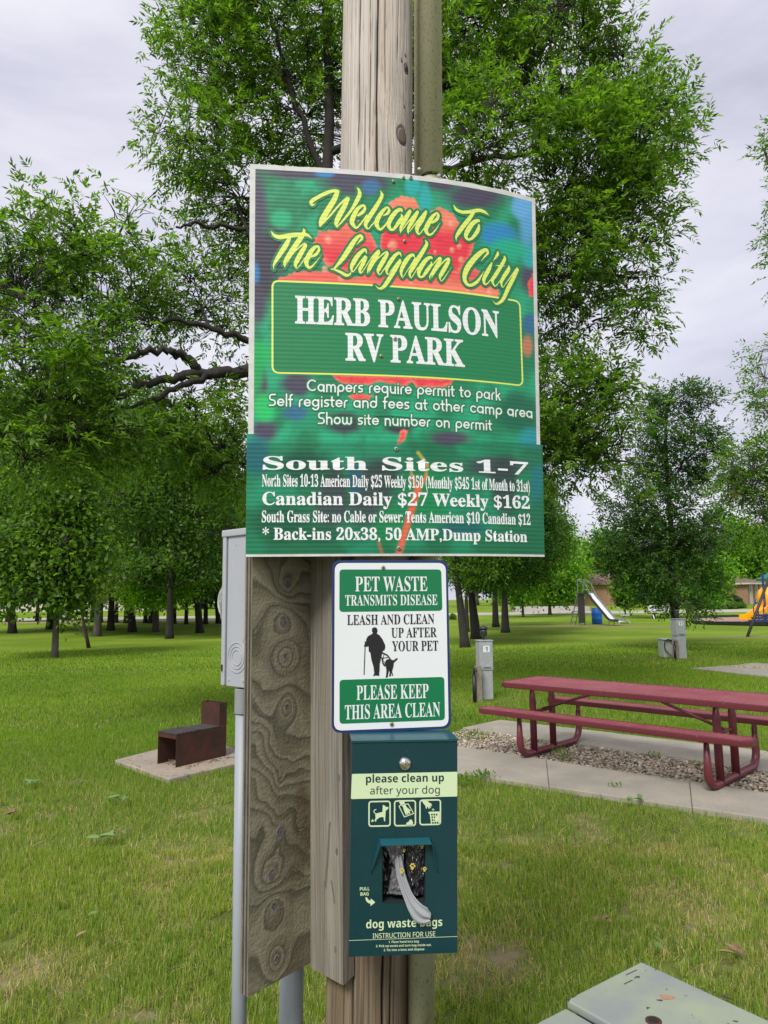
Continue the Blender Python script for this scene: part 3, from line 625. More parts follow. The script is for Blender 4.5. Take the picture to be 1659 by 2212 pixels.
grove = [  # px, py, trunk scale, variant, label
 (27, 1368, 1.1, 2, 'broad dark trunk at the far left beside the young maple'),
 (107, 1359, 1.1, 1, 'short dark trunk showing just behind the young maple'),
 (210, 1374, 1.0, 3, 'pale brown trunk right of the thin leaning sapling'),
 (239, 1362, 1.1, 1, 'dark trunk right of the pale brown one in the grove'),
 (251, 1345, .7, 0, 'slim far trunk close behind the dark trunk of the grove'),
 (217, 1344, .8, 1, 'far trunk peeking out behind the pale brown trunk'),
 (199, 1344, .8, 0, 'far trunk between the leaning sapling and the pale brown trunk'),
 (273, 1346, .9, 1, 'far dark trunk hidden behind the left leaning one'),
 (286, 1365, 1.1, 2, 'dark trunk leaning to the left in the middle of the grove'),
 (314, 1346, .7, 0, 'first of the two slim far trunks at mid grove'),
 (325, 1346, .8, 1, 'second of the two slim far trunks at mid grove'),
 (366, 1379, .9, 1, 'nearest thick dark trunk of the grove towards the grill'),
 (376, 1347, .7, 1, 'slim far trunk right behind the nearest thick trunk'),
 (402, 1348, .6, 0, 'slim straight trunk between two thick ones of the grove'),
 (432, 1367, 1.0, 2, 'thick dark trunk left of the meter box'),
 (444, 1348, .7, 1, 'slim far trunk left of the meter dome'),
 (472, 1347, .8, 2, 'far trunk partly hidden by the glass meter dome'),
 (80, 1342, .7, 0, 'small far trunk left behind the young maple'),
 (15, 1344, .7, 1, 'small far trunk at the extreme left edge'),
 (520, 1352, .8, 1, 'grove tree seen only as foliage behind the meter box'),
 (620, 1352, .8, 0, 'grove tree seen only as foliage behind the plywood'),
]
for i, (px, py, s, v, lab) in enumerate(grove):
    src = GV[v]; t = src if v not in used else copy_tree(src); used.add(v)
    b = G(px, py); k = s * (1.08 if b.y < 47 else 1.35)
    t.location = (b.x, b.y, 0); t.rotation_euler = (0, 0, random.uniform(0, 6.28) if v != 2 else random.uniform(-.4, .4)); t.scale = (k, k, k * random.uniform(.95, 1.1))
    tag(t, lab, 'tree', 'grove of park trees on the left lawn')
simple_tree(336, 1365, 14, [(335, 1105, 45, 36, 1, -4), (300, 1165, 46, 40, 1, -4), (345, 1180, 50, 40, 1, -4.5), (385, 1230, 50, 36, .9, -4), (325, 1250, 60, 34, 1, -4), (310, 1290, 50, 22, 1, -4), (375, 1280, 45, 24, .9, -4)], 1100,
            'forked tree of bright yellow green leaves in the middle of the grove', pal=[(.20, .36, .03), (.30, .46, .045), (.12, .24, .02)], seed=22, leafL=.20, leafW=.10, sprays=3, twigL=.5, bark='bark')
# trees beyond the road
farv = []
def far_tree(px, Y, hpx, wpx, pal, seed, lab, src=None, group='trees beyond the road'):
    b = P(px, 1300, Y); z0 = float(gz(b.x, Y)); H = hpx * Y / FPX; Wd = wpx * Y / FPX
    r = random.Random(seed); lob = []
    for i in range(8):
        a = r.uniform(0, 6.28); z = H * (.22 + .70 * i / 8); w = Wd * .36 * (1 - .45 * (i / 8) ** 2)
        lob.append(((b.x + math.cos(a) * Wd * .24, Y + math.sin(a) * Wd * .24, z0 + z), (w, w, H * .17), 1))
    return make_tree('far_tree', (b.x, Y, z0), [np.array((b.x, Y, z0)), np.array((b.x, Y, z0 + H * .3)), np.array((b.x, Y, z0 + H * .6)), np.array((b.x, Y, z0 + H * .85))], .25, lob, 620, pal, seed,
                     leafL=.5, leafW=.34, sprays=3, twigL=1.5, mode='simple', label=lab, group=group, fill=.7)
ft = [far_tree(1200, 92, 175, 150, PAL_BRIGHT, 41, 'bright green tree beyond the road left of the slide'),
      far_tree(1300, 104, 160, 130, PAL_BRIGHT, 42, 'bright rounded tree behind the steel slide'),
      far_tree(1640, 108, 190, 150, PAL_BRIGHT, 43, 'bright tree rising behind the brick house roof'),
      far_tree(1540, 112, 215, 130, [(.035, .09, .03), (.06, .13, .045), (.03, .07, .02)], 44, 'greyish green tree behind the left end of the brick house'),
      far_tree(1130, 100, 150, 120, PAL_MID, 45, 'mid green tree beyond the road above the driveway')]
k = 0
for (px, Y, s, v) in [(-150, 105, 1.4, 3), (-60, 110, 1.3, 4), (30, 100, 1.3, 3), (110, 112, 1.5, 4), (190, 104, 1.4, 3), (270, 112, 1.5, 4), (350, 108, 1.5, 3), (440, 112, 1.5, 4), (530, 108, 1.4, 3), (620, 108, 1.4, 4),
                      (1030, 110, 1.2, 3), (1240, 120, .85, 1), (1400, 112, .8, 0), (1470, 108, .9, 4), (1590, 125, .9, 0), (1720, 110, 1.1, 2), (1800, 108, 1.2, 0), (1360, 128, .8, 3)]:
    t = copy_tree(ft[v]); b = P(px, 1300, Y); t.location = (b.x, Y, float(gz(b.x, Y))); t.rotation_euler = (0, 0, k * 1.7); t.scale = (s, s, s); k += 1
    side = 'left' if px < 560 else 'hidden' if px < 980 else 'right'
    tag(t, {'left': 'tree of the far row beyond the road, glimpsed through the left grove', 'hidden': 'tree of the far row beyond the road, behind the sign and pole', 'right': 'tree of the far row beyond the road, above the playground side'}[side], 'tree', 'row of trees beyond the road, %s part' % side)
# thin leaning sapling with bare twigs
sb = G(192, 1399); sp = thing('sapling', sb, 'thin leaning sapling with bare lower twigs and yellowish leaves', 'sapling')
Y = sb.y
pts = [P(192, 1401, Y), P(187, 1375, Y), P(182, 1350, Y), P(177, 1325, Y), P(174, 1300, Y)]
MB().tube(pts, [.075, .055, .05, .04, .02], 8).build('trunk', M['bark_dark'], sp, smooth=True)
tw = MB()
for (a, b_, c) in [((186, 1380), (165, 1352), (140, 1330)), ((184, 1372), (168, 1345), (152, 1328)), ((183, 1358), (172, 1340), (160, 1320)), ((189, 1384), (192, 1350), (196, 1322)), ((184, 1365), (160, 1350), (145, 1345))]:
    tw.tube([P(*a, Y), P(*b_, Y), P(*c, Y + .2)], [.012, .009, .005], 5)
tw.build('twig', M['bark'], sp)
r = np.random.default_rng(5); n = 700; C = np.array(P(190, 1272, Y)) + r.normal(0, 1, (n, 3)) * np.array([.45, .4, .28]); A_ = norm(r.normal(0, 1, (n, 3))); Nn = norm(r.normal(0, .6, (n, 3)) + np.array([0, 0, 1])); Nn = norm(Nn - A_ * (Nn * A_).sum(1, keepdims=True))
pv = np.array(PAL_YEL); V, F, c = leaf_quads(C, A_, Nn, np.full(n, .11), np.full(n, .05), lerp(pv[0], pv[1], r.random(n)))
tag(arr_obj('crown', V, F, M['leaf'], sp, col=c), kind='stuff')
# hedge / bushes below the brick house
def bush(px, Y, wpx, hpx, lab, pal=PAL_DARK, seed=1, name='bush', cat='bush', n=2600):
    b = P(px, 1300, Y); z0 = float(gz(b.x, Y)); w = wpx * Y / FPX; h = hpx * Y / FPX; r = np.random.default_rng(seed)
    root = thing(name, (b.x, Y, z0), lab, cat)
    u = norm(r.normal(0, 1, (n, 3))); u[:, 2] = np.abs(u[:, 2]); C = np.array((b.x, Y, z0)) + u * np.array([w / 2, min(w / 2, 1.4), h]) * (.6 + .4 * r.random((n, 1))) * (.85 + .3 * fbm(u[:, 0] * 3, u[:, 1] * 3, u[:, 2] * 3 + seed)[:, None])
    A_ = norm(r.normal(0, 1, (n, 3))); Nn = norm(u + r.normal(0, .4, (n, 3))); Nn = norm(Nn - A_ * (Nn * A_).sum(1, keepdims=True))
    pv = np.array(pal); s = .12 * Y / 85 * 1.6
    V, F, c = leaf_quads(C, A_, Nn, np.full(n, s * 1.6), np.full(n, s), lerp(pv[0], pv[1], r.random(n)))
    tag(arr_obj('foliage', V, F, M['leaf'], root, col=c), kind='stuff')
    MB().tube([(b.x, Y, z0 - .05), (b.x, Y, z0 + h * .6)], [.06, .03], 6).build('stem', M['bark'], root)
bush(1548, 79.8, 130, 13, 'long dark hedge running along the front of the brick house', seed=2, n=4200)
bush(1580, 81.2, 45, 22, 'taller shrub against the house wall under its window', seed=3, pal=[(.03, .07, .02), (.05, .10, .03), (.02, .05, .01)])
bush(977, 52, 12, 11, 'small round bush on the lawn right beside the pet waste sign', seed=4, pal=PAL_MID, n=900)
bush(1215, 88, 26, 10, 'low shrub in front of the middle brick house', seed=6, n=900)

# ------------------------------------------------------------------ houses
def quadwin(root, x0, x1, y, z0, z1, split=True, m='trim'):
    f = MB(); t = .07
    f.abox(x0 - t, x1 + t, y - .05, y + .02, z1, z1 + t).abox(x0 - t, x1 + t, y - .06, y + .02, z0 - t, z0).abox(x0 - t, x0, y - .05, y + .02, z0, z1).abox(x1, x1 + t, y - .05, y + .02, z0, z1)
    if split: f.abox((x0 + x1) / 2 - .03, (x0 + x1) / 2 + .03, y - .045, y + .02, z0, z1)
    w = f.build('window', M[m], root); MB().abox(x0, x1, y - .01, y + .015, z0, z1).build('pane', M['glass'], w)
Yh = 82.0; z0 = .5
def hx(px, Y=Yh): return P(px, 1290, Y).x
ho = thing('brick_house', (hx(1620), Yh, z0), 'low tan brick house with brown roof behind the playground', 'house')
xa, xb, xc = hx(1545), hx(1592.6), hx(1615.4)
H = 2.45
w = MB().abox(xa, xb, Yh + 3, Yh + 12, z0, z0 + H).build('wall', M['brick'], ho)
# protruding wing: near corner at xc, side running right and back
e_r = Vector((math.cos(R(52)), math.sin(R(52)), 0)); e_l = Vector((-e_r.y, e_r.x, 0)); pc = Vector((xc, Yh, z0)); Lr = 5.6; Ll = 2.2
xr = hx(1650, Yh + 3.2)
w2 = MB().hexa([Vector((xb, Yh + 2, z0)), pc, Vector((xr, Yh + 3.2, z0)), Vector((xr - 1, Yh + 12, z0)), Vector((xb, Yh + 2, z0 + H)), pc + Vector((0, 0, H)), Vector((xr, Yh + 3.2, z0 + H)), Vector((xr - 1, Yh + 12, z0 + H))]).build('wall', M['brick'], ho)
pd = (Vector((xr, Yh + 3.2, z0)) - pc); nrm = Vector((pd.y, -pd.x, 0)).normalized() * .04
for (u0, u1) in [(.12, .30), (.46, .64), (.76, .92)]:
    a, b_ = pc + pd * u0 + nrm, pc + pd * u1 + nrm
    pn = MB().prism([a, b_, b_ + Vector((0, 0, H - .1)), a + Vector((0, 0, H - .1))], -nrm * .9).build('pale_panel', M['trim'], ho)
    a2, b2 = a.lerp(b_, .15) + nrm * .3, a.lerp(b_, .6) + nrm * .3
    MB().prism([a2 + Vector((0, 0, 1.45)), b2 + Vector((0, 0, 1.45)), b2 + Vector((0, 0, 2.2)), a2 + Vector((0, 0, 2.2))], -nrm * .5).build('pane', M['glass'], pn)
quadwin(ho, hx(1566, 85), hx(1581, 85), Yh + 3, z0 + .9, z0 + 1.75)
zt = z0 + H; ov = .5
rp = [Vector((xa - ov, Yh + 2.2, zt)), Vector((xb, Yh + 1.2, zt)), Vector((xc, Yh - .7, zt)), Vector((xr + .9, Yh + 2.8, zt)), Vector((xr - .5, Yh + 12.5, zt)), Vector((xa - ov, Yh + 12.5, zt))]
rid = [Vector((xa + 2.5, Yh + 7.4, zt + 1.35)), Vector((xc - .5, Yh + 6.4, zt + 1.35))]
MB().add(rp + rid, [(0, 1, 7, 6), (1, 2, 7), (2, 3, 7), (3, 4, 7), (4, 5, 6, 7), (5, 0, 6), (5, 4, 3, 2, 1, 0)]).build('roof', M['roof'], ho)
fa = MB()
for i in range(5): fa.bar(rp[i] - Vector((0, 0, .09)), rp[i + 1] - Vector((0, 0, .09)), .08, .18)
fa.build('fascia', M['trim'], ho)
# middle house
hm = thing('brick_house', (hx(1240, 92), 92, z0), 'brick house half hidden by trees behind the slide', 'house')
xa, xb = hx(1205, 92), hx(1425, 92)
MB().abox(xa, xb, 92, 101, z0, z0 + 2.6).build('wall', M['brick'], hm)
MB().add([(xa - .6, 91.4, 3.1), (xb + .6, 91.4, 3.1), (xb + .6, 101.6, 3.1), (xa - .6, 101.6, 3.1), (xa + 4, 96.5, 4.7), (xb - 4, 96.5, 4.7)], [(0, 1, 5, 4), (1, 2, 5), (2, 3, 4, 5), (3, 0, 4), (3, 2, 1, 0)]).build('roof', M['roof'], hm)
quadwin(hm, xa + 1.2, xa + 2.6, 92, z0 + .9, z0 + 2); quadwin(hm, xb - 4, xb - 2.4, 92, z0 + .9, z0 + 2)
g_ = thing('garage', (hx(1143, 94), 94, z0), 'cream garage with dark doorway seen between the trunks', 'garage')
xa, xb = hx(1098, 94), hx(1163, 94)
MB().abox(xa, xb, 94, 100, z0, z0 + 2.7).build('wall', M['cream'], g_)
MB().abox(xa + .6, xa + 2.6, 93.96, 94.02, z0, z0 + 2.1).build('doorway', M['glass'], g_)
MB().add([(xa - .4, 93.5, 3.2), (xb + .4, 93.5, 3.2), (xb + .4, 100.4, 3.2), (xa - .4, 100.4, 3.2), (xa - .4, 97, 4.6), (xb + .4, 97, 4.6)], [(0, 1, 5, 4), (2, 3, 4, 5), (1, 2, 5), (3, 0, 4), (3, 2, 1, 0)]).build('roof', M['roof'], g_)
hl = thing('pale_building', (hx(120, 94), 94, z0), 'pale low building glimpsed through the grove at the left', 'building')
xa, xb = hx(-60, 94), hx(330, 94)
MB().abox(xa, xb, 94, 104, z0, z0 + 2.6).build('wall', M['cream'], hl)
MB().add([(xa - .6, 93.4, 3.1), (xb + .6, 93.4, 3.1), (xb + .6, 104.6, 3.1), (xa - .6, 104.6, 3.1), (xa + 4, 99, 4.7), (xb - 4, 99, 4.7)], [(0, 1, 5, 4), (1, 2, 5), (2, 3, 4, 5), (3, 0, 4), (3, 2, 1, 0)]).build('roof', M['roof'], hl)
for k in range(5): quadwin(hl, xa + 3 + k * 4.4, xa + 4.6 + k * 4.4, 94, z0 + .9, z0 + 2)
u = G(135, 1344); ub = thing('utility_box', u, 'pale grey utility cabinet on the lawn beside the young maple', 'cabinet')
MB().abox(u.x - .3, u.x + .3, u.y, u.y + .5, 0, .62).build('body', M['ped'], ub, bevel=.02); MB().abox(u.x - .33, u.x + .33, u.y - .03, u.y + .53, .62, .68).build('lid', M['ped'], ub)

# ------------------------------------------------------------------ playground and park furniture
# steel slide
sl = G(1268, 1350); sY = sl.y
st = thing('playground_slide', sl, 'old steel slide with dark side panel and handrails', 'slide')
k = sY / FPX
def SP(px, py, dy=0.0): return P(px, py, sY + dy)
topz = SP(1275, 1281).z; A0 = SP(1268, 1281); A0.z = topz
bot = G(1330, 1351); e1 = Vector((bot.x - A0.x, bot.y - A0.y, 0)); L = e1.length; e1.normalize(); e2 = Vector((-e1.y, e1.x, 0)); wd = .36
prof = [(0, topz), (.15, topz - .02), (L * .5, topz * .55), (L * .84, .32), (L * .93, .22), (L + .35, .20)]
ch = MB()
for i in range(len(prof) - 1):
    a = A0 * 1; b_ = A0 * 1
    a = Vector((A0.x, A0.y, 0)) + e1 * prof[i][0] + Vector((0, 0, prof[i][1])); b_ = Vector((A0.x, A0.y, 0)) + e1 * prof[i + 1][0] + Vector((0, 0, prof[i + 1][1]))
    ch.bar(a, b_, wd * 2, .02)
ch.build('chute', M['steel'], st)
for sg in (-1, 1):
    rb = MB()
    for i in range(len(prof) - 1):
        a = Vector((A0.x, A0.y, .06)) + e1 * prof[i][0] + Vector((0, 0, prof[i][1])) + e2 * wd * sg; b_ = Vector((A0.x, A0.y, .06)) + e1 * prof[i + 1][0] + Vector((0, 0, prof[i + 1][1])) + e2 * wd * sg
        rb.bar(a, b_, .03, .13)
    rb.build('side_rail', M['steel_dark' if sg < 0 else 'galv'], st)
B0 = Vector((A0.x, A0.y, 0))
MB().box(B0 - e1 * .35 + e2 * -.05 + Vector((0, 0, topz * .5 + .05)), e2 * .30, e1 * .03, Vector((0, 0, topz * .5 - .05))).build('back_panel', M['steel_dark'], st)
for sg in (-1, 1):
    MB().tube([B0 - e1 * .38 + e2 * .3 * sg, B0 - e1 * .38 + e2 * .3 * sg + Vector((0, 0, topz + .72))], .03, 6).build('post', M['galv'], st)
    MB().tube([B0 - e1 * .38 + e2 * .3 * sg + Vector((0, 0, topz + .7)), B0 + e1 * .05 + e2 * .3 * sg + Vector((0, 0, topz + .55)), B0 + e1 * .45 + e2 * .3 * sg + Vector((0, 0, topz - .25))], .025, 6).build('handrail', M['galv'], st)
MB().tube([B0 - e1 * .38 - e2 * .3 + Vector((0, 0, topz + .72)), B0 - e1 * .38 + e2 * .3 + Vector((0, 0, topz + .72))], .03, 6).build('top_bar', M['galv'], st)
MB().box(B0 - e1 * .12 + Vector((0, 0, topz - .02)), e2 * .3, e1 * .26, Vector((0, 0, .02))).build('platform', M['steel_dark'], st)
for i in range(6):
    z = topz * (i + .5) / 6; MB().tube([B0 - e1 * (.9 - .5 * z / topz) - e2 * .26 + Vector((0, 0, z)), B0 - e1 * (.9 - .5 * z / topz) + e2 * .26 + Vector((0, 0, z))], .02, 6).build('rung', M['galv'], st)
for sg in (-1, 1): MB().tube([B0 - e1 * .95 + e2 * .26 * sg, B0 - e1 * .4 + e2 * .26 * sg + Vector((0, 0, topz))], .025, 6).build('ladder_rail', M['galv'], st)
for sg in (-1, 1):
    MB().tube([B0 + e1 * (L * .86) + e2 * .26 * sg, B0 + e1 * (L * .86) + e2 * .26 * sg + Vector((0, 0, .3))], .02, 6).build('foot', M['galv'], st)
# blue barrel
bb = G(1290, 1347.5); k = bb.y / FPX
br = thing('barrel', bb, 'blue plastic barrel on the grass under the slide', 'barrel')
MB().lathe(bb, (0, 0, 1), [(.27, 0), (.285, .04), (.285, .25), (.297, .28), (.285, .31), (.285, .55), (.297, .58), (.285, .61), (.285, .80), (.27, .84)], 20).build('drum', M['blue_plastic'], br, smooth=True)
MB().lathe(bb + Vector((0, 0, .84)), (0, 0, 1), [(.27, 0), (.27, .03)], 20).build('rim', M['black_rubber'], br)
def bench(base, rot, m, lab, Lb=1.5):
    root = thing('park_bench', base, lab, 'bench'); c, s = math.cos(rot), math.sin(rot); u = Vector((c, s, 0)); v = Vector((-s, c, 0)); Z = Vector((0, 0, 1)); b = Vector(base)
    for i in range(4): MB().box(b + v * (-.2 + .12 * i) + Z * .44, u * Lb / 2, v * .05, Z * .018).build('seat_slat', M[m], root)
    for i in range(3): MB().box(b + v * (.24 + .035 * i) + Z * (.58 + .13 * i), u * Lb / 2, v * .018, Z * .05).build('back_slat', M[m], root)
    for sg in (-1, 1):
        p = b + u * (Lb / 2 - .2) * sg
        MB().bar(p + v * -.30, p + v * .05 + Z * .42, .05, .05, up=u).build('leg', M[m], root)
        MB().bar(p + v * .32, p + v * .0 + Z * .42, .05, .05, up=u).build('leg', M[m], root)
        MB().bar(p + v * .18 + Z * .40, p + v * .33 + Z * .90, .05, .04, up=u).build('back_support', M[m], root)
    return root
g = G(1350, 1346); bench((g.x, g.y, 0), R(72), 'bench_wood', 'grey slatted park bench seen end on beside the slide', 1.3)
g = G(1436, 1336); bench((g.x, g.y, 0), R(-2), 'bench_white', 'white park bench on the lawn behind the dark elm', 2.0)
# playground border ring + mulch
ring = [(1495, 1343), (1505, 1337.6), (1540, 1335.6), (1580, 1334.5), (1640, 1334), (1720, 1334), (1790, 1337), (1800, 1345), (1760, 1352), (1659, 1352), (1600, 1351), (1540, 1349.8), (1505, 1348), (1495, 1345)]
rw = [G(*p) for p in ring]
tag(MB().add([(p.x, p.y, .05) for p in rw], [tuple(range(len(rw)))][::1]).build('mulch', M['mulch']), kind='structure')
bt = thing('playground_border', rw[0], 'black plastic edging around the tan playground mulch', 'edging')
for i in range(len(rw)):
    a, b_ = rw[i], rw[(i + 1) % len(rw)]; MB().bar(a + Vector((0, 0, .11)), b_ + Vector((0, 0, .09)), .12, .17).build('edging_timber', M['black_rubber'], bt)
# play structure
pb = G(1645, 1344); pY = pb.y; k = pY / FPX
ps = thing('play_structure', pb, 'play structure with yellow spiral slide and navy steps at right edge', 'play structure')
def PP(px, py, dy=0): return P(px, py, pY + dy)
def chute(pts, w, name):
    b = MB(); 
    for i in range(len(pts) - 1):
        a, c = Vector(pts[i]), Vector(pts[i + 1]); b.bar(a, c, w, .05)
        n = (c - a).cross(Vector((0, 0, 1))).normalized() * w / 2
        b.bar(a + n + Vector((0, 0, .12)), c + n + Vector((0, 0, .12)), .05, .28); b.bar(a - n + Vector((0, 0, .12)), c - n + Vector((0, 0, .12)), .05, .28)
    return b.build(name, M['yellow_plastic'], ps)
chute([PP(1606, 1338, -.3), PP(1622, 1337, -.2), PP(1640, 1325), PP(1658, 1308, .5), PP(1672, 1296, 1.2), PP(1668, 1285, 2.0)], .62, 'slide')
MB().lathe(PP(1664, 1312, .9), (0, 0, 1), [(.50, -.1), (.62, .15), (.68, .55), (.55, .95), (.35, 1.15)], 16).build('slide_bowl', M['yellow_plastic'], ps, smooth=True)
for i in range(3): MB().box(PP(1640 + 6 * i, 1341 - 6 * i, -1.4 + .3 * i), (.50, 0, 0), (0, .16, 0), (0, 0, .05)).build('step', M['navy_metal'], ps)
for (x_, y_, dy) in [(1629, 1329, -1.6), (1650, 1329, -1.6), (1638, 1318, -1.0), (1660, 1316, -1.0)]:
    a = PP(x_, y_, dy); MB().tube([Vector((a.x, a.y, .0)), Vector((a.x, a.y, .85)), Vector((a.x + .35, a.y + .4, 1.25))], .03, 6).build('handrail', M['navy_metal'], ps)
for (px, dy) in [(1655, .4), (1700, .4), (1655, 2.2), (1700, 2.2)]:
    a = PP(px, 1344, dy); MB().tube([Vector((a.x, a.y, 0)), Vector((a.x, a.y, 2.7))], .06, 8).build('post', M['navy_metal'], ps)
a = PP(1678, 1300, 1.3); MB().lathe(Vector((a.x, a.y, 2.3)), (0, 0, 1), [(1.0, 0), (1.0, .1), (.1, .6)], 8).build('roof', M['teal_plastic'], ps)
a = PP(1678, 1300, 1.3); MB().abox(a.x - .8, a.x + .8, a.y - .9, a.y + .9, 1.0, 1.08).build('deck', M['navy_metal'], ps)
sg_ = G(1612, 1375); sw = thing('swing_frame', sg_, 'dark slanted steel leg of a swing frame near the playground', 'swing')
tpz = P(1661, 1248, sg_.y + .8); MB().tube([sg_ + Vector((0, 0, -.1)), tpz], .055, 8).build('leg', M['dark_metal'], sw, smooth=True)
top_ = sg_ + (tpz - sg_) * 1.08
MB().tube([top_, top_ + Vector((3.5, -.6, 0))], .05, 8).build('top_bar', M['dark_metal'], sw, smooth=True)
MB().tube([top_, top_ + Vector((-.1 + 1.2, 1.6, -top_.z))], .05, 8).build('leg', M['dark_metal'], sw, smooth=True)

# lettering helpers --------------------------------------------------------------
def serif(s):
    return ''.join(chr(0x1D400 + ord(c) - 65) if 'A' <= c <= 'Z' else chr(0x1D41A + ord(c) - 97) if 'a' <= c <= 'z' else chr(0x1D7CE + ord(c) - 48) if '0' <= c <= '9' else c for c in s)
def sansb(s):
    return ''.join(chr(0x1D5D4 + ord(c) - 65) if 'A' <= c <= 'Z' else chr(0x1D5EE + ord(c) - 97) if 'a' <= c <= 'z' else chr(0x1D7EC + ord(c) - 48) if '0' <= c <= '9' else c for c in s)
def sans(s):
    return ''.join(chr(0x1D5A0 + ord(c) - 65) if 'A' <= c <= 'Z' else chr(0x1D5BA + ord(c) - 97) if 'a' <= c <= 'z' else chr(0x1D7E2 + ord(c) - 48) if '0' <= c <= '9' else c for c in s)
def text_tris(body, offset=0.0, res=3):
    cu = bpy.data.curves.new('t', 'FONT'); cu.body = body; cu.resolution_u = res; cu.offset = offset
    o = bpy.data.objects.new('t', cu); COL.objects.link(o); dg = bpy.context.evaluated_depsgraph_get(); dg.update()
    me = bpy.data.meshes.new_from_object(o.evaluated_get(dg)); me.calc_loop_triangles()
    V = np.array([v.co[:2] for v in me.vertices]); F = np.array([t.vertices for t in me.loop_triangles])
    bpy.data.objects.remove(o); bpy.data.curves.remove(cu); bpy.data.meshes.remove(me)
    return V, F
CAP = {}
def cap_h(st):
    if st not in CAP: v, _ = text_tris({'serif': serif, 'sansb': sansb, 'sans': sans}[st]('H')); CAP[st] = v[:, 1].max()
    return CAP[st]
class Flat:
    def __init__(s, tl, tr, bl):
        s.o = Vector(tl); s.s = (Vector(tr) - s.o).normalized(); up = s.o - Vector(bl); s.t = (up - s.s * up.dot(s.s)).normalized(); s.n = s.s.cross(s.t)
        if s.n.dot(CO - s.o) < 0: s.n = -s.n
    def hit(s, px, py):
        d = ray(px, py); k = (s.o - CO).dot(s.n) / d.dot(s.n); p = CO + d * k - s.o; return np.array([p.dot(s.s), p.dot(s.t)])
    def pos(s, st, off=0.0):
        st = np.asarray(st, float); return np.array(s.o) + st[..., :1] * np.array(s.s) + st[..., 1:2] * np.array(s.t) + np.array(s.n) * off
class Curved:
    def __init__(s, knots):    # (px, Y) along the sheet
        X = [P(px, 1203, Y).x for px, Y in knots]; Y = [k[1] for k in knots]; s.c = np.polyfit(X, Y, 3); s.X = X
    def f(s, x): return np.polyval(s.c, x)
    def hit(s, px, py):
        d = ray(px, py); k = 1.9
        for _ in range(12): k = float(s.f(d.x * k)) / d.y
        p = CO + d * k; return np.array([p.x, p.z])
    def pos(s, st, off=0.0):
        st = np.asarray(st, float); x = st[..., 0]; sl = np.polyval(np.polyder(s.c), x); nn = np.stack([sl, -np.ones_like(sl), 0 * sl], -1); nn /= np.linalg.norm(nn, axis=-1, keepdims=True)
        return np.stack([x, s.f(x), st[..., 1]], -1) + nn * off
def emit(name, V2, F, surf, off, mat_, parent, label=None):
    V = surf.pos(V2, off)
    # face towards the camera
    a, b_, c = V[F[0][0]], V[F[0][1]], V[F[0][2]]
    if np.dot(np.cross(b_ - a, c - a), np.array(CO) - a) < 0: F = F[:, ::-1]
    o = arr_obj(name, V, F, mat_, parent)
    if label: o['label'] = label
    return o
def text_line(surf, body, st, xyL, xyR, hpx, cm, mat_, parent, off, offset=0.0, maxseg=None):
    fn = {'serif': serif, 'sansb': sansb, 'sans': sans}[st]
    V, F = text_tris(fn(body), offset); ch = cap_h(st)
    pl, pr = cm(*xyL), cm(*xyR); a, b_ = surf.hit(*pl), surf.hit(*pr)
    up = surf.hit(cm(xyL[0], xyL[1] - hpx)[0], cm(xyL[0], xyL[1] - hpx)[1]); hh = abs(up[1] - a[1])
    u = (V[:, 0] - V[:, 0].min()) / (V[:, 0].max() - V[:, 0].min())
    W = np.stack([a[0] + (b_[0] - a[0]) * u, a[1] + (b_[1] - a[1]) * u + V[:, 1] / ch * hh], -1)
    return emit('lettering', W, F, surf, off, mat_, parent)
# stroke drawings: signed field over a grid, filled by marching squares
def catmull(pts, m=6):
    p = np.array(pts, float)
    if len(p) < 3: return p
    q = np.vstack([2 * p[0] - p[1], p, 2 * p[-1] - p[-2]]); out = []
    for i in range(1, len(q) - 2):
        for t in np.linspace(0, 1, m, endpoint=False):
            out.append(.5 * ((2 * q[i]) + (-q[i - 1] + q[i + 1]) * t + (2 * q[i - 1] - 5 * q[i] + 4 * q[i + 1] - q[i + 2]) * t * t + (-q[i - 1] + 3 * q[i] - 3 * q[i + 1] + q[i + 2]) * t ** 3))
    out.append(q[-2]); return np.array(out)
def field(strokes, h, pad):
    al = np.concatenate([s[:, :2] for s in strokes]); lo = al.min(0) - pad; hi = al.max(0) + pad
    nx, ny = int((hi[0] - lo[0]) / h) + 2, int((hi[1] - lo[1]) / h) + 2
    F = np.full((ny, nx), 1.0); gx = lo[0] + np.arange(nx) * h; gy = lo[1] + np.arange(ny) * h
    for s in strokes:
        for a, b_ in zip(s[:-1], s[1:]):
            m = max(a[2], b_[2]) + pad * .9
            i0, i1 = max(0, int((min(a[0], b_[0]) - m - lo[0]) / h)), min(nx, int((max(a[0], b_[0]) + m - lo[0]) / h) + 2)
            j0, j1 = max(0, int((min(a[1], b_[1]) - m - lo[1]) / h)), min(ny, int((max(a[1], b_[1]) + m - lo[1]) / h) + 2)
            X, Y = np.meshgrid(gx[i0:i1], gy[j0:j1]); d = b_[:2] - a[:2]; L = d @ d + 1e-12
            t = np.clip(((X - a[0]) * d[0] + (Y - a[1]) * d[1]) / L, 0, 1)
            D = np.hypot(X - a[0] - t * d[0], Y - a[1] - t * d[1]) - (a[2] + (b_[2] - a[2]) * t)
            F[j0:j1, i0:i1] = np.minimum(F[j0:j1, i0:i1], D)
    return F, lo, h
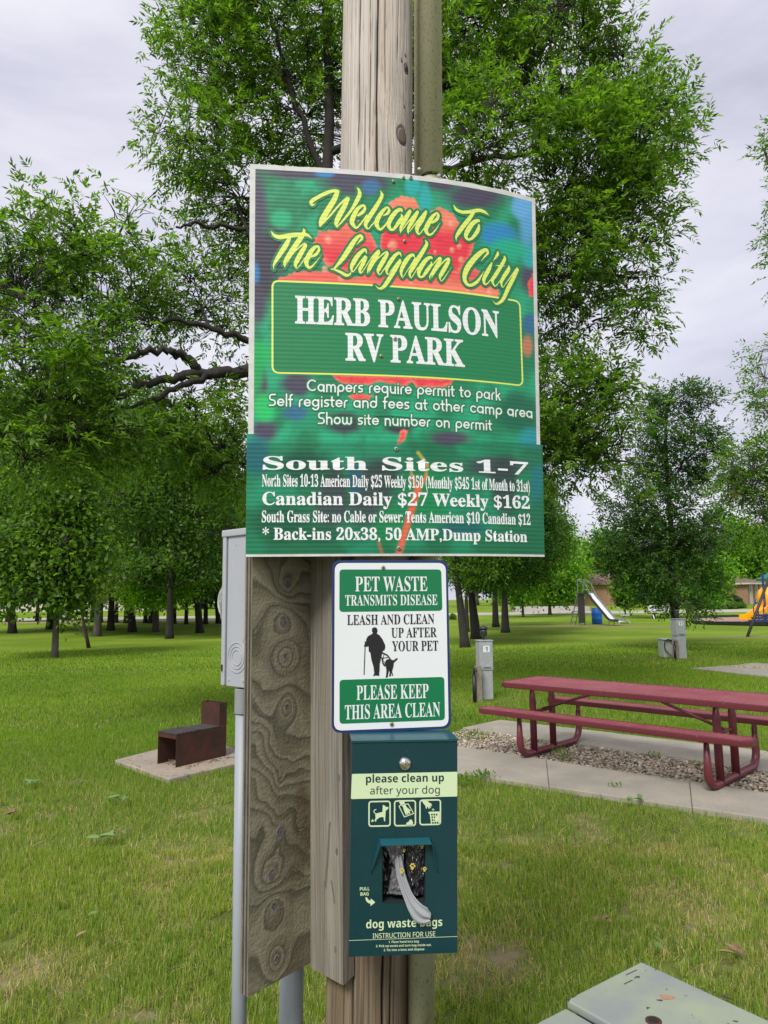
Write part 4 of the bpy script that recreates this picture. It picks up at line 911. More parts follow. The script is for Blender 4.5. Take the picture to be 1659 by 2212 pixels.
def poly_field(polys, h, pad):      # even-odd inside, approximate distance to edges
    al = np.concatenate(polys); lo = al.min(0) - pad; hi = al.max(0) + pad
    nx, ny = int((hi[0] - lo[0]) / h) + 2, int((hi[1] - lo[1]) / h) + 2
    X, Y = np.meshgrid(lo[0] + np.arange(nx) * h, lo[1] + np.arange(ny) * h); D = np.full(X.shape, 1e3); ins = np.zeros(X.shape, bool)
    for p in polys:
        for a, b_ in zip(p, np.roll(p, -1, 0)):
            d = b_ - a; t = np.clip(((X - a[0]) * d[0] + (Y - a[1]) * d[1]) / (d @ d + 1e-12), 0, 1); D = np.minimum(D, np.hypot(X - a[0] - t * d[0], Y - a[1] - t * d[1]))
            c = ((a[1] > Y) != (b_[1] > Y)); xx = a[0] + (Y - a[1]) / (b_[1] - a[1] + 1e-12) * d[0]; ins ^= c & (X < xx)
    return np.where(ins, -D, D), lo, h
def march(F, lo, h, iso=0.0):
    F = F - iso; ins = F < 0; V, T = [], []
    c00, c10, c11, c01 = ins[:-1, :-1], ins[:-1, 1:], ins[1:, 1:], ins[1:, :-1]
    full = c00 & c10 & c11 & c01; mixed = (c00 | c10 | c11 | c01) & ~full
    def pt(x, y): V.append((lo[0] + x * h, lo[1] + y * h)); return len(V) - 1
    for j in range(full.shape[0]):
        row = full[j]
        if not row.any(): continue
        d = np.diff(np.concatenate([[0], row.astype(int), [0]])); st = np.where(d == 1)[0]; en = np.where(d == -1)[0]
        for a_, e_ in zip(st, en):
          for a in range(a_, e_, 10):
            b_ = min(a + 10, e_)
            q = [pt(a, j), pt(b_, j), pt(b_, j + 1), pt(a, j + 1)]; T += [(q[0], q[1], q[2]), (q[0], q[2], q[3])]
    js, is_ = np.where(mixed)
    for j, i in zip(js, is_):
        cs = [(i, j, F[j, i]), (i + 1, j, F[j, i + 1]), (i + 1, j + 1, F[j + 1, i + 1]), (i, j + 1, F[j + 1, i])]; poly = []
        for k in range(4):
            a, b_ = cs[k], cs[(k + 1) % 4]
            if a[2] < 0: poly.append(pt(a[0], a[1]))
            if (a[2] < 0) != (b_[2] < 0): t = a[2] / (a[2] - b_[2]); poly.append(pt(a[0] + (b_[0] - a[0]) * t, a[1] + (b_[1] - a[1]) * t))
        for k in range(1, len(poly) - 1): T.append((poly[0], poly[k], poly[k + 1]))
    return np.array(V), np.array(T)

# ------------------------------------------------------------------ the pole with its boards and conduits
def wood_col(base, dark, tint, u, z, seed, fine=220.0):
    g = fbm(u * fine, z * 3.5 + seed, seed, 4); l = fbm(u * fine * .22, z * 1.6, seed + 3, 3); b = fbm(u * 20, z * 5, seed + 5, 3)
    c = lerp(base, dark, np.clip(sstep(.40, .72, g) * .75, 0, 1)); c = lerp(c, tint, sstep(.45, .7, l) * .6); return c * (.82 + .36 * b)[..., None]
pole = thing('utility_pole', (P(794, 2200, 2.10).x, 2.10, 0), 'weathered grey wooden pole carrying the signs', 'pole')
pT = P(816.5, 0, 2.10); pB = P(794, 2140, 2.10)
def pole_x(z): return pB.x + (pT.x - pB.x) * (z - pB.z) / (pT.z - pB.z)
PR = .1135
za = np.concatenate([np.arange(-.1, .2, .04), np.arange(.2, .85, .004), np.arange(.85, 2.5, .03), np.arange(2.5, 3.65, .0035), np.arange(3.65, 8, .12)])
NA = 420; aa = np.linspace(0, 2 * np.pi, NA, endpoint=False)
AA, ZZ = np.meshgrid(aa, za); U = AA * PR
crk = np.zeros_like(U)
def crack(a0, z0_, z1_, w, wob, seed, depth=.006):
    global crk
    zz = np.clip(ZZ, z0_, z1_); c = a0 * PR + (fbm(zz * 3 + seed, 0 * zz, seed, 3) - .5) * wob; fade = np.minimum(sstep(z0_ - .01, z0_ + .08, ZZ), 1 - sstep(z1_ - .08, z1_ + .01, ZZ))
    crk = np.maximum(crk, np.exp(-((U - c) / (w * (.5 + .8 * fbm(ZZ * 9, 0 * ZZ, seed + 1, 2)))) ** 2) * fade)
def ang(px, py):      # angle on the pole of a place in the photograph
    p = P(px, py, 2.10); x = (p.x * (2.10 - math.sqrt(max(0, PR ** 2 * .5))) / 2.10 - pole_x(p.z)) / PR
    return math.pi * 1.5 + math.asin(max(-.98, min(.98, x * .97)))
def zof(py): return P(820, py, 2.0).z
crack(ang(818, 100), zof(420), zof(-200), .0030, .012, 3); crack(ang(779, 60), zof(330), zof(-60), .0015, .008, 5); crack(ang(862, 30), zof(140), zof(-200), .0012, .006, 7)
crack(ang(880, 250), zof(420), zof(120), .0013, .010, 9); crack(ang(788, 300), zof(420), zof(200), .0010, .006, 11); crack(ang(842, 350), zof(420), zof(300), .0010, .008, 13)
crack(ang(800, 150), zof(360), zof(-100), .0008, .010, 15); crack(ang(832, 200), zof(220), zof(-100), .0009, .010, 17); crack(ang(812, 330), zof(420), zof(250), .0008, .008, 18)
crack(ang(826, 2150), .2, .8, .0035, .014, 21); crack(ang(760, 2150), .2, .8, .0015, .01, 23); crack(ang(845, 2150), .2, .75, .002, .01, 24); crack(ang(740, 2150), .2, .75, .001, .01, 26)
knots = [(ang(882, 131), zof(131), .0115), (ang(872, 283), zof(284), .021), (ang(880, 103), zof(104), .004), (ang(871, 122), zof(122), .004), (ang(877, 218), zof(218), .003)]
kn = np.zeros_like(U); kr = np.zeros_like(U); warp = np.zeros_like(U)
for (a0, zk, rk) in knots:
    dx = (U - a0 * PR); dz = (ZZ - zk) * .72; D = np.hypot(dx, dz); kn = np.maximum(kn, 1 - sstep(rk * .75, rk * 1.05, D)); kr = np.maximum(kr, np.exp(-((D - rk) / (rk * .16)) ** 2))
    warp += np.sign(dx) * rk * .9 * np.exp(-(D / (rk * 2.6)) ** 2)
Uw = U - warp
base = wood_col(srgb(194, 186, 178), srgb(144, 136, 128), srgb(196, 178, 162), Uw, ZZ, 2.0, 420.0)
fine = fbm(Uw * 520, ZZ * 14, 3.3, 3); base = lerp(base, srgb(92, 82, 78), np.clip(sstep(.62, .82, fine) * .6, 0, 1))
lowb = wood_col(srgb(132, 118, 98), srgb(78, 66, 54), srgb(104, 88, 68), Uw, ZZ, 6.0, 380.0); base = lerp(base, lowb, 1 - sstep(.9, 1.7, ZZ))
rings = .5 + .5 * np.sin(np.sqrt(((U - knots[1][0] * PR)) ** 2 + ((ZZ - knots[1][1]) * .72) ** 2) * 2 * np.pi / .0042)
base = lerp(base, lerp(srgb(128, 116, 106), srgb(98, 86, 78), rings), kn); base = lerp(base, srgb(60, 50, 44), np.clip(kr * .8, 0, 1))
k0 = np.hypot(U - knots[0][0] * PR, (ZZ - knots[0][1]) * .8) < .0085; base = np.where(k0[..., None], srgb(70, 56, 46), base)
base = lerp(base, srgb(30, 24, 22), np.clip(crk * 1.35, 0, 1))
rr = PR - .006 * crk - .003 * kr + .0012 * (fbm(Uw * 160, ZZ * 4, 9, 3) - .5) + .0015 * kn + .002 * (fbm(U * 14, ZZ * 3, 9, 2) - .5)
V = np.stack([pole_x(ZZ) + rr * np.cos(AA), 2.10 + rr * np.sin(AA), ZZ], -1).reshape(-1, 3)
nz_ = len(za); I = (np.arange(nz_ - 1)[:, None] * NA); J = np.arange(NA)[None]; J2 = (J + 1) % NA
F = np.stack([I + J, I + J2, I + NA + J2, I + NA + J], -1).reshape(-1, 4)
arr_obj('shaft', V, F, M['wood'], pole, smooth=True, col=base.reshape(-1, 3))

# tan conduit cover on the right of the pole, two lengths
def half_guard(name, pTop, pBot, rad, label, cat='conduit'):
    root = thing(name, (pBot.x, pBot.y, 0), label, cat); b = MB(); n = 14; prof_ = []
    prof_.append((-rad - .014, .012)); prof_.append((-rad - .002, .004))
    for i in range(n + 1):
        a = math.pi + math.pi * i / n; prof_.append((rad * math.cos(a), rad * 1.05 * math.sin(a)))
    prof_.append((rad, .03))
    m = len(prof_); vs = []
    for p in (pBot, pTop):
        for (x, y) in prof_: vs.append((p.x + x, p.y + y, p.z))
    for p in (pBot, pTop):
        for (x, y) in prof_: vs.append((p.x + x * .94, p.y + y * .94 + .002, p.z))
    fs = [(i, i + 1, m + i + 1, m + i) for i in range(m - 1)] + [(2 * m + i + 1, 2 * m + i, 3 * m + i, 3 * m + i + 1) for i in range(m - 1)] + [(i + 1, i, 2 * m + i, 2 * m + i + 1) for i in range(m - 1)]
    b.add(vs, fs); b.build('cover', M['tan'], root, smooth=True); return root
Yg = 2.06
gt, gb2 = P(931.5, -700, Yg), P(931.5, 383, Yg); gt.x += .0; 
ug = half_guard('conduit_cover', P(925, -900, Yg), P(930.5, 384, Yg), .037, 'upper tan plastic conduit cover running up the pole above the sign')
MB().lathe(P(906, 366, Yg - .03), (0, -1, 0), [(.006, 0), (.006, .003), (.002, .005)], 8).build('screw', M['zinc'], ug)
half_guard('conduit_cover', P(930, 392, Yg + .008), Vector((P(904, 2212, Yg).x - .004, Yg + .008, -.05)), .036, 'lower tan conduit behind the dog bag dispenser reaching the ground')

# plywood board and timber
def board_grid(surf_o, es, et, W, H_, zb, nS, nT): pass
pa, pb_, pc_ = P(560, 1210, 1.90), P(685, 1210, 2.07), P(720, 1210, 1.96)
def gp3(px, Y, z): d = ray(px, 1700); return None
A2 = P(541, 1700, 1.90); B2 = P(671, 1700, 2.07); C2 = P(741, 2100, 1.96)
A2 = Vector((A2.x, 1.90, 0)); B2 = Vector((B2.x, 2.07, 0)); C2 = Vector((C2.x, 1.96, 0))
zs_top = 1.93 + DZ
class Board(Flat): pass
ply = thing('plywood_board', (A2.x, A2.y, 0), 'weathered plywood panel with dark knots left of the pet waste sign', 'board')
S = Flat(Vector((A2.x, A2.y, zs_top)), Vector((B2.x, B2.y, zs_top)), Vector((A2.x, A2.y, 0)))
W_ = (B2 - A2).length; tA = S.hit(527, 2160)[1]; tB = S.hit(662, 2085)[1]
nS, nT = 120, 520
ss, tt = np.meshgrid(np.linspace(0, 1, nS), np.linspace(0, 1, nT)); SS = ss * W_; TT = (1 - tt) * (tA + (tB - tA) * ss)
kl = [(622, 1261, .020), (612, 1343, .024), (617, 1418, .016), (620, 1528, .014), (607, 1682, .008), (605, 1796, .020), (587, 1890, .022), (592, 1958, .017), (598, 2072, .013)]
wn_ = (fbm(SS * 9, TT * 9, 1, 3) - .5)
gfield = TT * 14 + wn_ * 1.9 + SS * 7 + 1.0 * np.sin(TT * 8 + SS * 7 + 2 * wn_); kd = np.zeros_like(SS); ke = np.zeros_like(SS); rays = np.zeros_like(SS)
for i, (kx, ky, kr_) in enumerate(kl):
    c = S.hit(kx, ky); dx, dy = SS - c[0], (TT - c[1]) * .85; D = np.hypot(dx, dy)
    gfield += (2.6, -2.2, 2.4, -2.6, 1.2, -2.0, 2.8, -2.0, 2.6)[i] * np.exp(-((D + (fbm(SS * 30, TT * 22, i, 3) - .5) * .012) / (kr_ * 2.4)) ** 1.6)
    kd = np.maximum(kd, 1 - sstep(kr_ * .55, kr_ * .8, D + (fbm(SS * 90, TT * 90, i, 2) - .5) * .008)); ke = np.maximum(ke, np.exp(-((D - kr_ * .62) / .0022) ** 2))
    if i in (2, 3, 4, 7, 8): rays = np.maximum(rays, 1 - sstep(.003, .0075, np.hypot(dx * 1.0, dy * 1.5) + (fbm(SS * 200, TT * 200, i, 2) - .5) * .006))
ph = gfield - np.floor(gfield); band = ph ** 2.2 * (1 - sstep(.9, 1.0, ph)) * .95 + .3 * sstep(.5, .75, fbm(gfield * 3, SS * 8, 3, 2))
gr = .5 * fbm(gfield * 14 + SS * 20, SS * 24, 5, 3) + .5 * fbm(TT * 420 + wn_ * 14, SS * 26 + 9, 6, 3)
c = lerp(srgb(144, 138, 116), srgb(58, 56, 48), np.clip(band * .85, 0, 1)); c = c * (.68 + .62 * gr)[..., None]
c = lerp(c, srgb(84, 66, 48), sstep(.4, .9, ss) * sstep(.45, .7, fbm(SS * 10, TT * 5, 8, 3)) * .6)
kc = lerp(srgb(118, 112, 108), srgb(82, 78, 76), fbm(SS * 160, TT * 160, 2, 3)); c = lerp(c, kc, kd); c = lerp(c, srgb(150, 146, 138), ke * .55); c = lerp(c, srgb(40, 26, 20), np.clip(rays, 0, 1))
hgt = -.0009 * band + .0005 * (gr - .5) - .002 * rays + .0006 * kd
V = np.array(S.o) + SS[..., None] * np.array(S.s) + TT[..., None] * np.array(S.t) + hgt[..., None] * np.array(S.n)
I = (np.arange(nT - 1)[:, None] * nS + np.arange(nS - 1)[None]).ravel(); F = np.stack([I, I + 1, I + nS + 1, I + nS], -1)
arr_obj('face', V.reshape(-1, 3), F, M['ply'], ply, smooth=True, col=c.reshape(-1, 3))
# edge: five plies
nb = -S.n; TH = .030
def ppt(s_, t_, d_): return Vector(S.o) + S.s * s_ + S.t * t_ + nb * d_
pm = [mat('ply_edge_%s' % n_, c_, rough=.95, var=.7, vs=30, bump=.8, bs=90, stretch=(1, 1, .2)) for n_, c_ in (('pale', tuple(srgb(124, 118, 102))), ('dark', tuple(srgb(74, 68, 60))))]
for i in range(5):
    d0, d1 = .0008 + TH * i / 5, .0008 + TH * (i + 1) / 5 - .0004; ins = .0015 if i % 2 else 0
    q = [ppt(ins, tA + ins, d0), ppt(W_, tB + ins, d0), ppt(W_, tB + ins, d1), ppt(ins, tA + ins, d1)]
    MB().hexa([q[0], q[1], q[2], q[3], ppt(ins, 0, d0), ppt(W_, 0, d0), ppt(W_, 0, d1), ppt(ins, 0, d1)]).build('ply_layer', pm[i % 2], ply)
# timber
tmb = thing('timber_board', (C2.x, C2.y, 0), 'grey timber board behind the pet waste sign and dispenser', 'board')
S2 = Flat(Vector((B2.x, B2.y, zs_top)), Vector((C2.x, C2.y, zs_top)), Vector((B2.x, B2.y, 0)))
Wt = (C2 - B2).length; tB2 = S2.hit(664, 2086)[1]; tC2 = S2.hit(740, 2128)[1]
nS, nT = 90, 420; ss, tt = np.meshgrid(np.linspace(0, 1, nS), np.linspace(0, 1, nT)); SS = ss * Wt; TT = (1 - tt) * (tB2 + (tC2 - tB2) * ss)
c = wood_col(srgb(140, 136, 126), srgb(98, 94, 86), srgb(126, 116, 102), SS + .006 * np.sin(TT * 6), TT, 12.0, 260)
dk = np.zeros_like(SS); kk = np.zeros_like(SS)
for (kx, ky, kr_) in [(730, 1374, .005), (732, 1681, .006), (727, 1841, .0065), (724, 2053, .006)]:
    h_ = S2.hit(kx, ky); D = np.hypot(SS - h_[0], (TT - h_[1]) * .6); dk = np.maximum(dk, 1 - sstep(kr_ * .5, kr_, D))
for (x0_, y0_, x1_, y1_, w_) in [(712, 1780, 703, 1915, .004), (700, 1905, 702, 2030, .0014), (716, 1905, 722, 1950, .003), (690, 1520, 712, 1522, .0012)]:
    a, b_ = S2.hit(x0_, y0_), S2.hit(x1_, y1_); d = b_ - a; t = np.clip(((SS - a[0]) * d[0] + (TT - a[1]) * d[1]) / (d @ d), 0, 1)
    D = np.hypot(SS - a[0] - t * d[0] + (fbm(TT * 60, SS * 0, 3, 2) - .5) * .004, TT - a[1] - t * d[1]); kk = np.maximum(kk, np.exp(-(D / w_) ** 2))
c = lerp(c, srgb(52, 42, 36), np.clip(dk + kk * .8, 0, 1))
V = np.array(S2.o) + SS[..., None] * np.array(S2.s) + TT[..., None] * np.array(S2.t) + ((fbm(SS * 200, TT * 4, 3, 3) - .5) * .0008 - .002 * dk - .001 * kk)[..., None] * np.array(S2.n)
I = (np.arange(nT - 1)[:, None] * nS + np.arange(nS - 1)[None]).ravel(); F = np.stack([I, I + 1, I + nS + 1, I + nS], -1)
arr_obj('face', V.reshape(-1, 3), F, M['wood'], tmb, smooth=True, col=c.reshape(-1, 3))
nb2 = -S2.n; T2 = .036
def qpt(s_, t_, d_): return Vector(S2.o) + S2.s * s_ + S2.t * t_ + nb2 * d_
wm = mat('timber_side', tuple(srgb(112, 104, 92)), rough=.95, var=.7, vs=9, bump=.6, bs=60, stretch=(1, 1, .08))
MB().hexa([qpt(0, tB2, .0008), qpt(Wt, tC2, .0008), qpt(Wt, tC2 + .012, T2), qpt(0, tB2, T2), qpt(0, 0, .0008), qpt(Wt, 0, .0008), qpt(Wt, 0, T2), qpt(0, 0, T2)]).build('core', wm, tmb)

# meter socket box on the back of the plywood
mo = P(539, 1480, 1.915); eU = Vector((-(B2 - A2).y, (B2 - A2).x, 0)).normalized()    # away from the back of the plywood
mz0 = P(539, 1489, 1.915).z; mz1 = P(545, 1140, 1.93).z; bl = P(478, 1480, 1.99)
mc = Vector((P(541, 1400, 1.915).x, 1.915, 0)); ml_ = Vector((P(481, 1400, 1.995).x, 1.995, 0)); eM = (ml_ - mc); mw = eM.length; eM.normalize(); eN = Vector((-eM.y, eM.x, 0))
if eN.y < 0: eN = -eN          # into the scene
mt = thing('electric_meter', (mc.x, mc.y, 0), 'light grey electric meter socket box fixed to the back of the plywood', 'meter box')
def mp3(a, b_, z): return mc + eM * a + eN * b_ + Vector((0, 0, z))
dpt = .20
MB().hexa([mp3(mw - .016, 0, mz0), mp3(0, 0, mz0), mp3(0, dpt, mz0), mp3(mw - .016, dpt, mz0), mp3(mw - .016, 0, mz1 - .014), mp3(0, 0, mz1 - .014), mp3(0, dpt, mz1 - .014), mp3(mw - .016, dpt, mz1 - .014)]).build('housing', M['meter'], mt, bevel=.004)
MB().hexa([mp3(mw + .003, -.004, mz0 + .002), mp3(mw - .013, -.004, mz0 + .002), mp3(mw - .013, dpt + .004, mz0 + .002), mp3(mw + .003, dpt + .004, mz0 + .002), mp3(mw + .003, -.004, mz1 - .012), mp3(mw - .013, -.004, mz1 - .012), mp3(mw - .013, dpt + .004, mz1 - .012), mp3(mw + .003, dpt + .004, mz1 - .012)]).build('front_cover', M['meter'], mt, bevel=.003)
MB().hexa([mp3(mw + .006, -.006, mz1 - .02), mp3(-.01, -.006, mz1 - .02), mp3(-.01, dpt + .006, mz1 - .02), mp3(mw + .006, dpt + .006, mz1 - .02), mp3(mw + .006, -.006, mz1), mp3(-.01, -.006, mz1), mp3(-.01, dpt + .006, mz1), mp3(mw + .006, dpt + .006, mz1)]).build('rain_cap', M['meter'], mt, bevel=.003)
kz = P(512, 1421, 1.95).z; ka = mw * .47
for r_ in (.040, .030, .0205):
    b = MB(); pts = [mp3(ka + r_ * math.cos(t), -.0005, kz + r_ * math.sin(t)) for t in np.linspace(0, 2 * math.pi, 37)]; b.tube(pts, .0013, 5, cap=False); b.build('knockout', M['meter'], mt, smooth=True)
for (a, z) in [(.03, .02), (.012, .03), (mw - .03, .02)]: MB().lathe(mp3(a, 0, mz0 + z), -eN, [(.005, 0), (.004, .0015)], 12).build('rivet', M['meter'], mt)
MB().box(mp3(mw - .006, -.006, mz0 + .05), eM * .0012, eN * .002, Vector((0, 0, .009))).build('latch_slot', M['black_rubber'], mt)
gz_ = P(470, 1300, 1.95).z
dome = MB().lathe(mp3(mw, dpt * .45, gz_), eM, [(.078, 0), (.078, .022), (.074, .05), (.062, .068), (.040, .078), (.01, .082)], 32)
gm = bpy.data.materials.new('meter_glass'); gm.use_nodes = True; gb_ = gm.node_tree.nodes['Principled BSDF']; gb_.inputs['Base Color'].default_value = (.85, .9, .82, 1); gb_.inputs['Transmission Weight'].default_value = .85; gb_.inputs['Roughness'].default_value = .06; gb_.inputs['IOR'].default_value = 1.25
dome.build('glass_dome', gm, mt, smooth=True)
MB().lathe(mp3(mw, dpt * .45, gz_), eM, [(.062, .001), (.062, .035)], 24).build('dial', M['white_flat'], mt)
MB().lathe(mp3(mw, dpt * .45, gz_), eM, [(.088, 0), (.088, .012), (.080, .014)], 32).build('ring', M['zinc'], mt, smooth=True)
# conduits below
def pipe(name, pxT, pyT, pxB, pyB, Y, rad, label, hub=None):
    a, b_ = P(pxT, pyT, Y), P(pxB, pyB, Y); d = (a - b_).normalized(); b0 = b_ - d * ((b_.z + .1) / d.z)
    root = thing(name, (b0.x, b0.y, 0), label, 'pipe'); MB().tube([b0, a], rad, 24).build('tube', M['pipe'], root, smooth=True)
    if hub:
        h0, h1 = P(*hub[0], Y), P(*hub[1], Y); MB().lathe(h0, (h1 - h0), [(hub[2] * .9, 0), (hub[2], .001), (hub[2], (h1 - h0).length - .001), (hub[2] * .9, (h1 - h0).length)], 28).build('hub', M['pipe_hub'], root, bevel=.0008)
    return root
pipe('conduit_pipe', 525, 1500, 516, 2212, 1.965, .0196, 'slim pale grey conduit pipe dropping from the meter box', ((525, 1541), (526, 1487), .0235))
pipe('conduit_pipe', 634, 1900, 628, 2212, 2.15, .034, 'thicker pale grey pipe standing behind the plywood')

# ------------------------------------------------------------------ big welcome sign (two printed sheets on one board)
SG = Curved([(540, 1.880), (640, 1.893), (740, 1.908), (860, 1.928), (955, 1.952), (1050, 1.990), (1155, 2.045)])
# sign root
so = thing('welcome_sign', SG.pos(np.array([0, 1.7]))[:3], 'large bowed campground sign with red flower print and yellow script', 'sign')
def cm1(x, y): return 497.7 + .43339 * x, 331.8 + .43339 * y
def cm2(x, y): return 497.7 + .43339 * x, 912.45 + .43339 * y
tlc, trc, blc, brc = SG.hit(540, 355), SG.hit(1156, 430), SG.hit(534, 1203), SG.hit(1172, 1203)
def zcol(u, v):       # sheet coordinates: u across 0..1, v down 0..1 between corner rows
    top = tlc + (trc - tlc) * u[..., None]; bot = blc + (brc - blc) * u[..., None]; return top + (bot - top) * v[..., None]
def printed(px, py):
    """colours of the blurred hibiscus print, in the coordinates of the sheet as seen"""
    x = (px - 497.7) / .43339; y = (py - 331.8) / .43339
    n1 = fbm(x / 130 + 3, y / 130, 1, 4); n2 = fbm(x / 120, y / 120 + 5, 7, 2)
    c = lerp(srgb(30, 122, 82), srgb(36, 160, 116), sstep(.35, .65, n1)); c = lerp(c, srgb(24, 116, 76), sstep(.4, .7, n2) * .5)
    def blob(c, cx, cy, rx, ry, col, a=1.0, rot=0.0, soft=1.0):
        ca, sa = math.cos(rot), math.sin(rot); dx, dy = x - cx, y - cy; X_ = (dx * ca + dy * sa) / rx; Y_ = (-dx * sa + dy * ca) / ry
        d = np.hypot(X_, Y_) + (n2 - .5) * .5; return lerp(c, col, (1 - sstep(.5, 1.25, d)) * a)
    dk = srgb(72, 62, 84); dk2 = srgb(58, 50, 66); bl = srgb(40, 130, 190); tl = srgb(40, 165, 165)
    for b_ in [(130, 300, 60, 260, dk), (200, 480, 110, 160, dk2), (620, 150, 170, 70, dk), (400, 90, 260, 40, dk), (1230, 210, 170, 80, dk), (1050, 130, 100, 60, dk), (150, 640, 80, 120, dk2), (130, 760, 60, 100, dk),
               (1500, 620, 70, 90, dk), (150, 1180, 40, 120, dk), (560, 1340, 110, 60, dk2), (170, 1380, 70, 60, dk), (1440, 1300, 120, 120, srgb(20, 96, 70)), (700, 1700, 110, 190, dk), (760, 1600, 90, 90, dk2), (520, 1650, 70, 110, dk2), (1330, 1560, 170, 60, dk),
               (1370, 1640, 70, 170, dk2), (1100, 1420, 120, 40, dk), (360, 1560, 160, 90, srgb(14, 78, 60)), (250, 1850, 160, 110, srgb(16, 90, 62)), (500, 1760, 90, 140, dk), (330, 1150, 90, 60, dk), (840, 1360, 80, 40, dk2)]:
        c = blob(c, *b_[:4], b_[4], .95)
    for b_ in [(470, 100, 50, 22, bl), (700, 170, 50, 40, srgb(60, 110, 150)), (1480, 330, 50, 150, srgb(90, 160, 210)), (1330, 400, 110, 60, bl), (1450, 270, 50, 60, srgb(100, 165, 215)), (970, 230, 30, 90, tl), (910, 160, 40, 50, tl), (880, 110, 30, 30, srgb(40, 190, 130)),
               (740, 520, 40, 60, tl), (1500, 520, 50, 60, tl), (120, 600, 30, 60, srgb(40, 120, 180)), (150, 1000, 60, 60, srgb(24, 170, 90)), (330, 1290, 70, 50, srgb(50, 100, 140)), (1490, 850, 40, 60, srgb(50, 100, 140)), (1480, 960, 30, 60, srgb(190, 120, 90)), (130, 1510, 80, 110, srgb(24, 104, 130)),
               (1500, 1420, 80, 60, srgb(30, 140, 150)), (1530, 1650, 40, 110, srgb(30, 130, 150)), (620, 1620, 40, 90, srgb(36, 90, 130)), (1150, 1870, 130, 40, srgb(24, 96, 110)), (980, 1700, 110, 160, srgb(20, 150, 84)), (800, 1850, 120, 110, srgb(20, 150, 84)), (110, 1080, 60, 150, srgb(20, 160, 82)), (1380, 480, 90, 60, srgb(20, 170, 130)),
               (250, 330, 60, 50, srgb(30, 170, 120)), (170, 1260, 60, 80, srgb(30, 190, 100)), (430, 1900, 120, 60, srgb(20, 100, 70))]:
        c = blob(c, *b_[:4], b_[4], .9)
    red = srgb(226, 58, 72); sal = srgb(236, 132, 104); sal2 = srgb(240, 160, 128)
    edge = (fbm(x / 14, y / 14, 3, 2) - .5) * 16
    def petal(c, pts, grad):
        p = np.array(pts, float); ins = np.zeros(x.shape, bool); D = np.full(x.shape, 1e3); X_ = x + edge * .6; Y_ = y + edge
        for a, b2 in zip(p, np.roll(p, -1, 0)):
            d = b2 - a; t = np.clip(((X_ - a[0]) * d[0] + (Y_ - a[1]) * d[1]) / (d @ d), 0, 1); D = np.minimum(D, np.hypot(X_ - a[0] - t * d[0], Y_ - a[1] - t * d[1]))
            cc = ((a[1] > Y_) != (b2[1] > Y_)); xx = a[0] + (Y_ - a[1]) / (b2[1] - a[1] + 1e-9) * d[0]; ins ^= cc & (X_ < xx)
        sd = np.where(ins, D, -D); a_ = sstep(-3, 4, sd); q = np.clip(1 - D / grad[2], 0, 1) * grad[3]
        q = np.maximum(q, sstep(grad[0], grad[1], y) if grad[0] < grad[1] else 1 - sstep(grad[1], grad[0], y)); pc2 = lerp(red, sal, np.clip(q, 0, 1)); v = fbm(x / 40, y / 18, 9, 3)
        return lerp(c, pc2 * (.84 + .3 * v)[..., None], a_)
    c = petal(c, [(240, 620), (330, 590), (500, 585), (640, 620), (740, 560), (900, 500), (1050, 520), (1200, 560), (1330, 640), (1340, 700), (1320, 730), (700, 720), (400, 700), (245, 680)], (560, 690, 60, .7))
    c = petal(c, [(410, 450), (440, 390), (520, 380), (520, 300), (640, 330), (700, 400), (735, 470), (740, 520), (690, 560), (600, 600), (480, 560), (440, 500)], (520, 300, 30, .8))
    c = petal(c, [(755, 400), (790, 250), (850, 208), (920, 225), (950, 290), (970, 360), (1040, 400), (1010, 560), (860, 600), (745, 500)], (400, 290, 14, .6))
    c = petal(c, [(985, 300), (1040, 262), (1110, 300), (1150, 360), (1215, 430), (1200, 520), (1130, 600), (1000, 560), (960, 450)], (420, 330, 26, .8))
    c = petal(c, [(1480, 640), (1530, 560), (1545, 700), (1490, 720)], (900, 1000, 20, .4))
    c = petal(c, [(500, 1100), (1130, 1120), (1090, 1160), (930, 1170), (905, 1135), (880, 1160), (740, 1140), (650, 1158), (540, 1140)], (1180, 1250, 20, .8))
    c = petal(c, [(585, 1210), (640, 1190), (715, 1205), (690, 1228), (610, 1228)], (1280, 1350, 20, .8))
    c = petal(c, [(850, 1376), (888, 1378), (872, 1420), (848, 1452), (828, 1450)], (1440, 1470, 20, .9))
    for (dx_, dy_, r_) in [(488, 430, 20), (810, 455, 24), (1100, 350, 18), (1140, 460, 14), (1105, 480, 14), (790, 460, 8), (640, 490, 12), (1150, 530, 16), (470, 575, 16), (1290, 690, 16), (1185, 680, 12), (550, 620, 16), (1020, 490, 9), (1070, 540, 10), (900, 640, 12), (600, 660, 10)]:
        d = np.hypot(x - dx_, (y - dy_) * .85); c = lerp(c, sal2, (np.exp(-(d / r_ / .95) ** 4)) * .55); c = lerp(c, srgb(236, 190, 160), np.exp(-(np.hypot(x - dx_ + r_ * .2, y - dy_ + r_ * .25) / (r_ * .45)) ** 2) * .6)
    # lower sheet: orange stem and yellow stamens
    y2 = (py - 912.45) / .43339
    def seg(c, a, b2, w, col, al=.9):
        a, b2 = np.array(a, float), np.array(b2, float); d = b2 - a; t = np.clip(((x - a[0]) * d[0] + (y2 - a[1]) * d[1]) / (d @ d), 0, 1); D = np.hypot(x - a[0] - t * d[0], y2 - a[1] - t * d[1]); return lerp(c, col, np.exp(-(D / w) ** 3) * al)
    m2 = y2 > 100
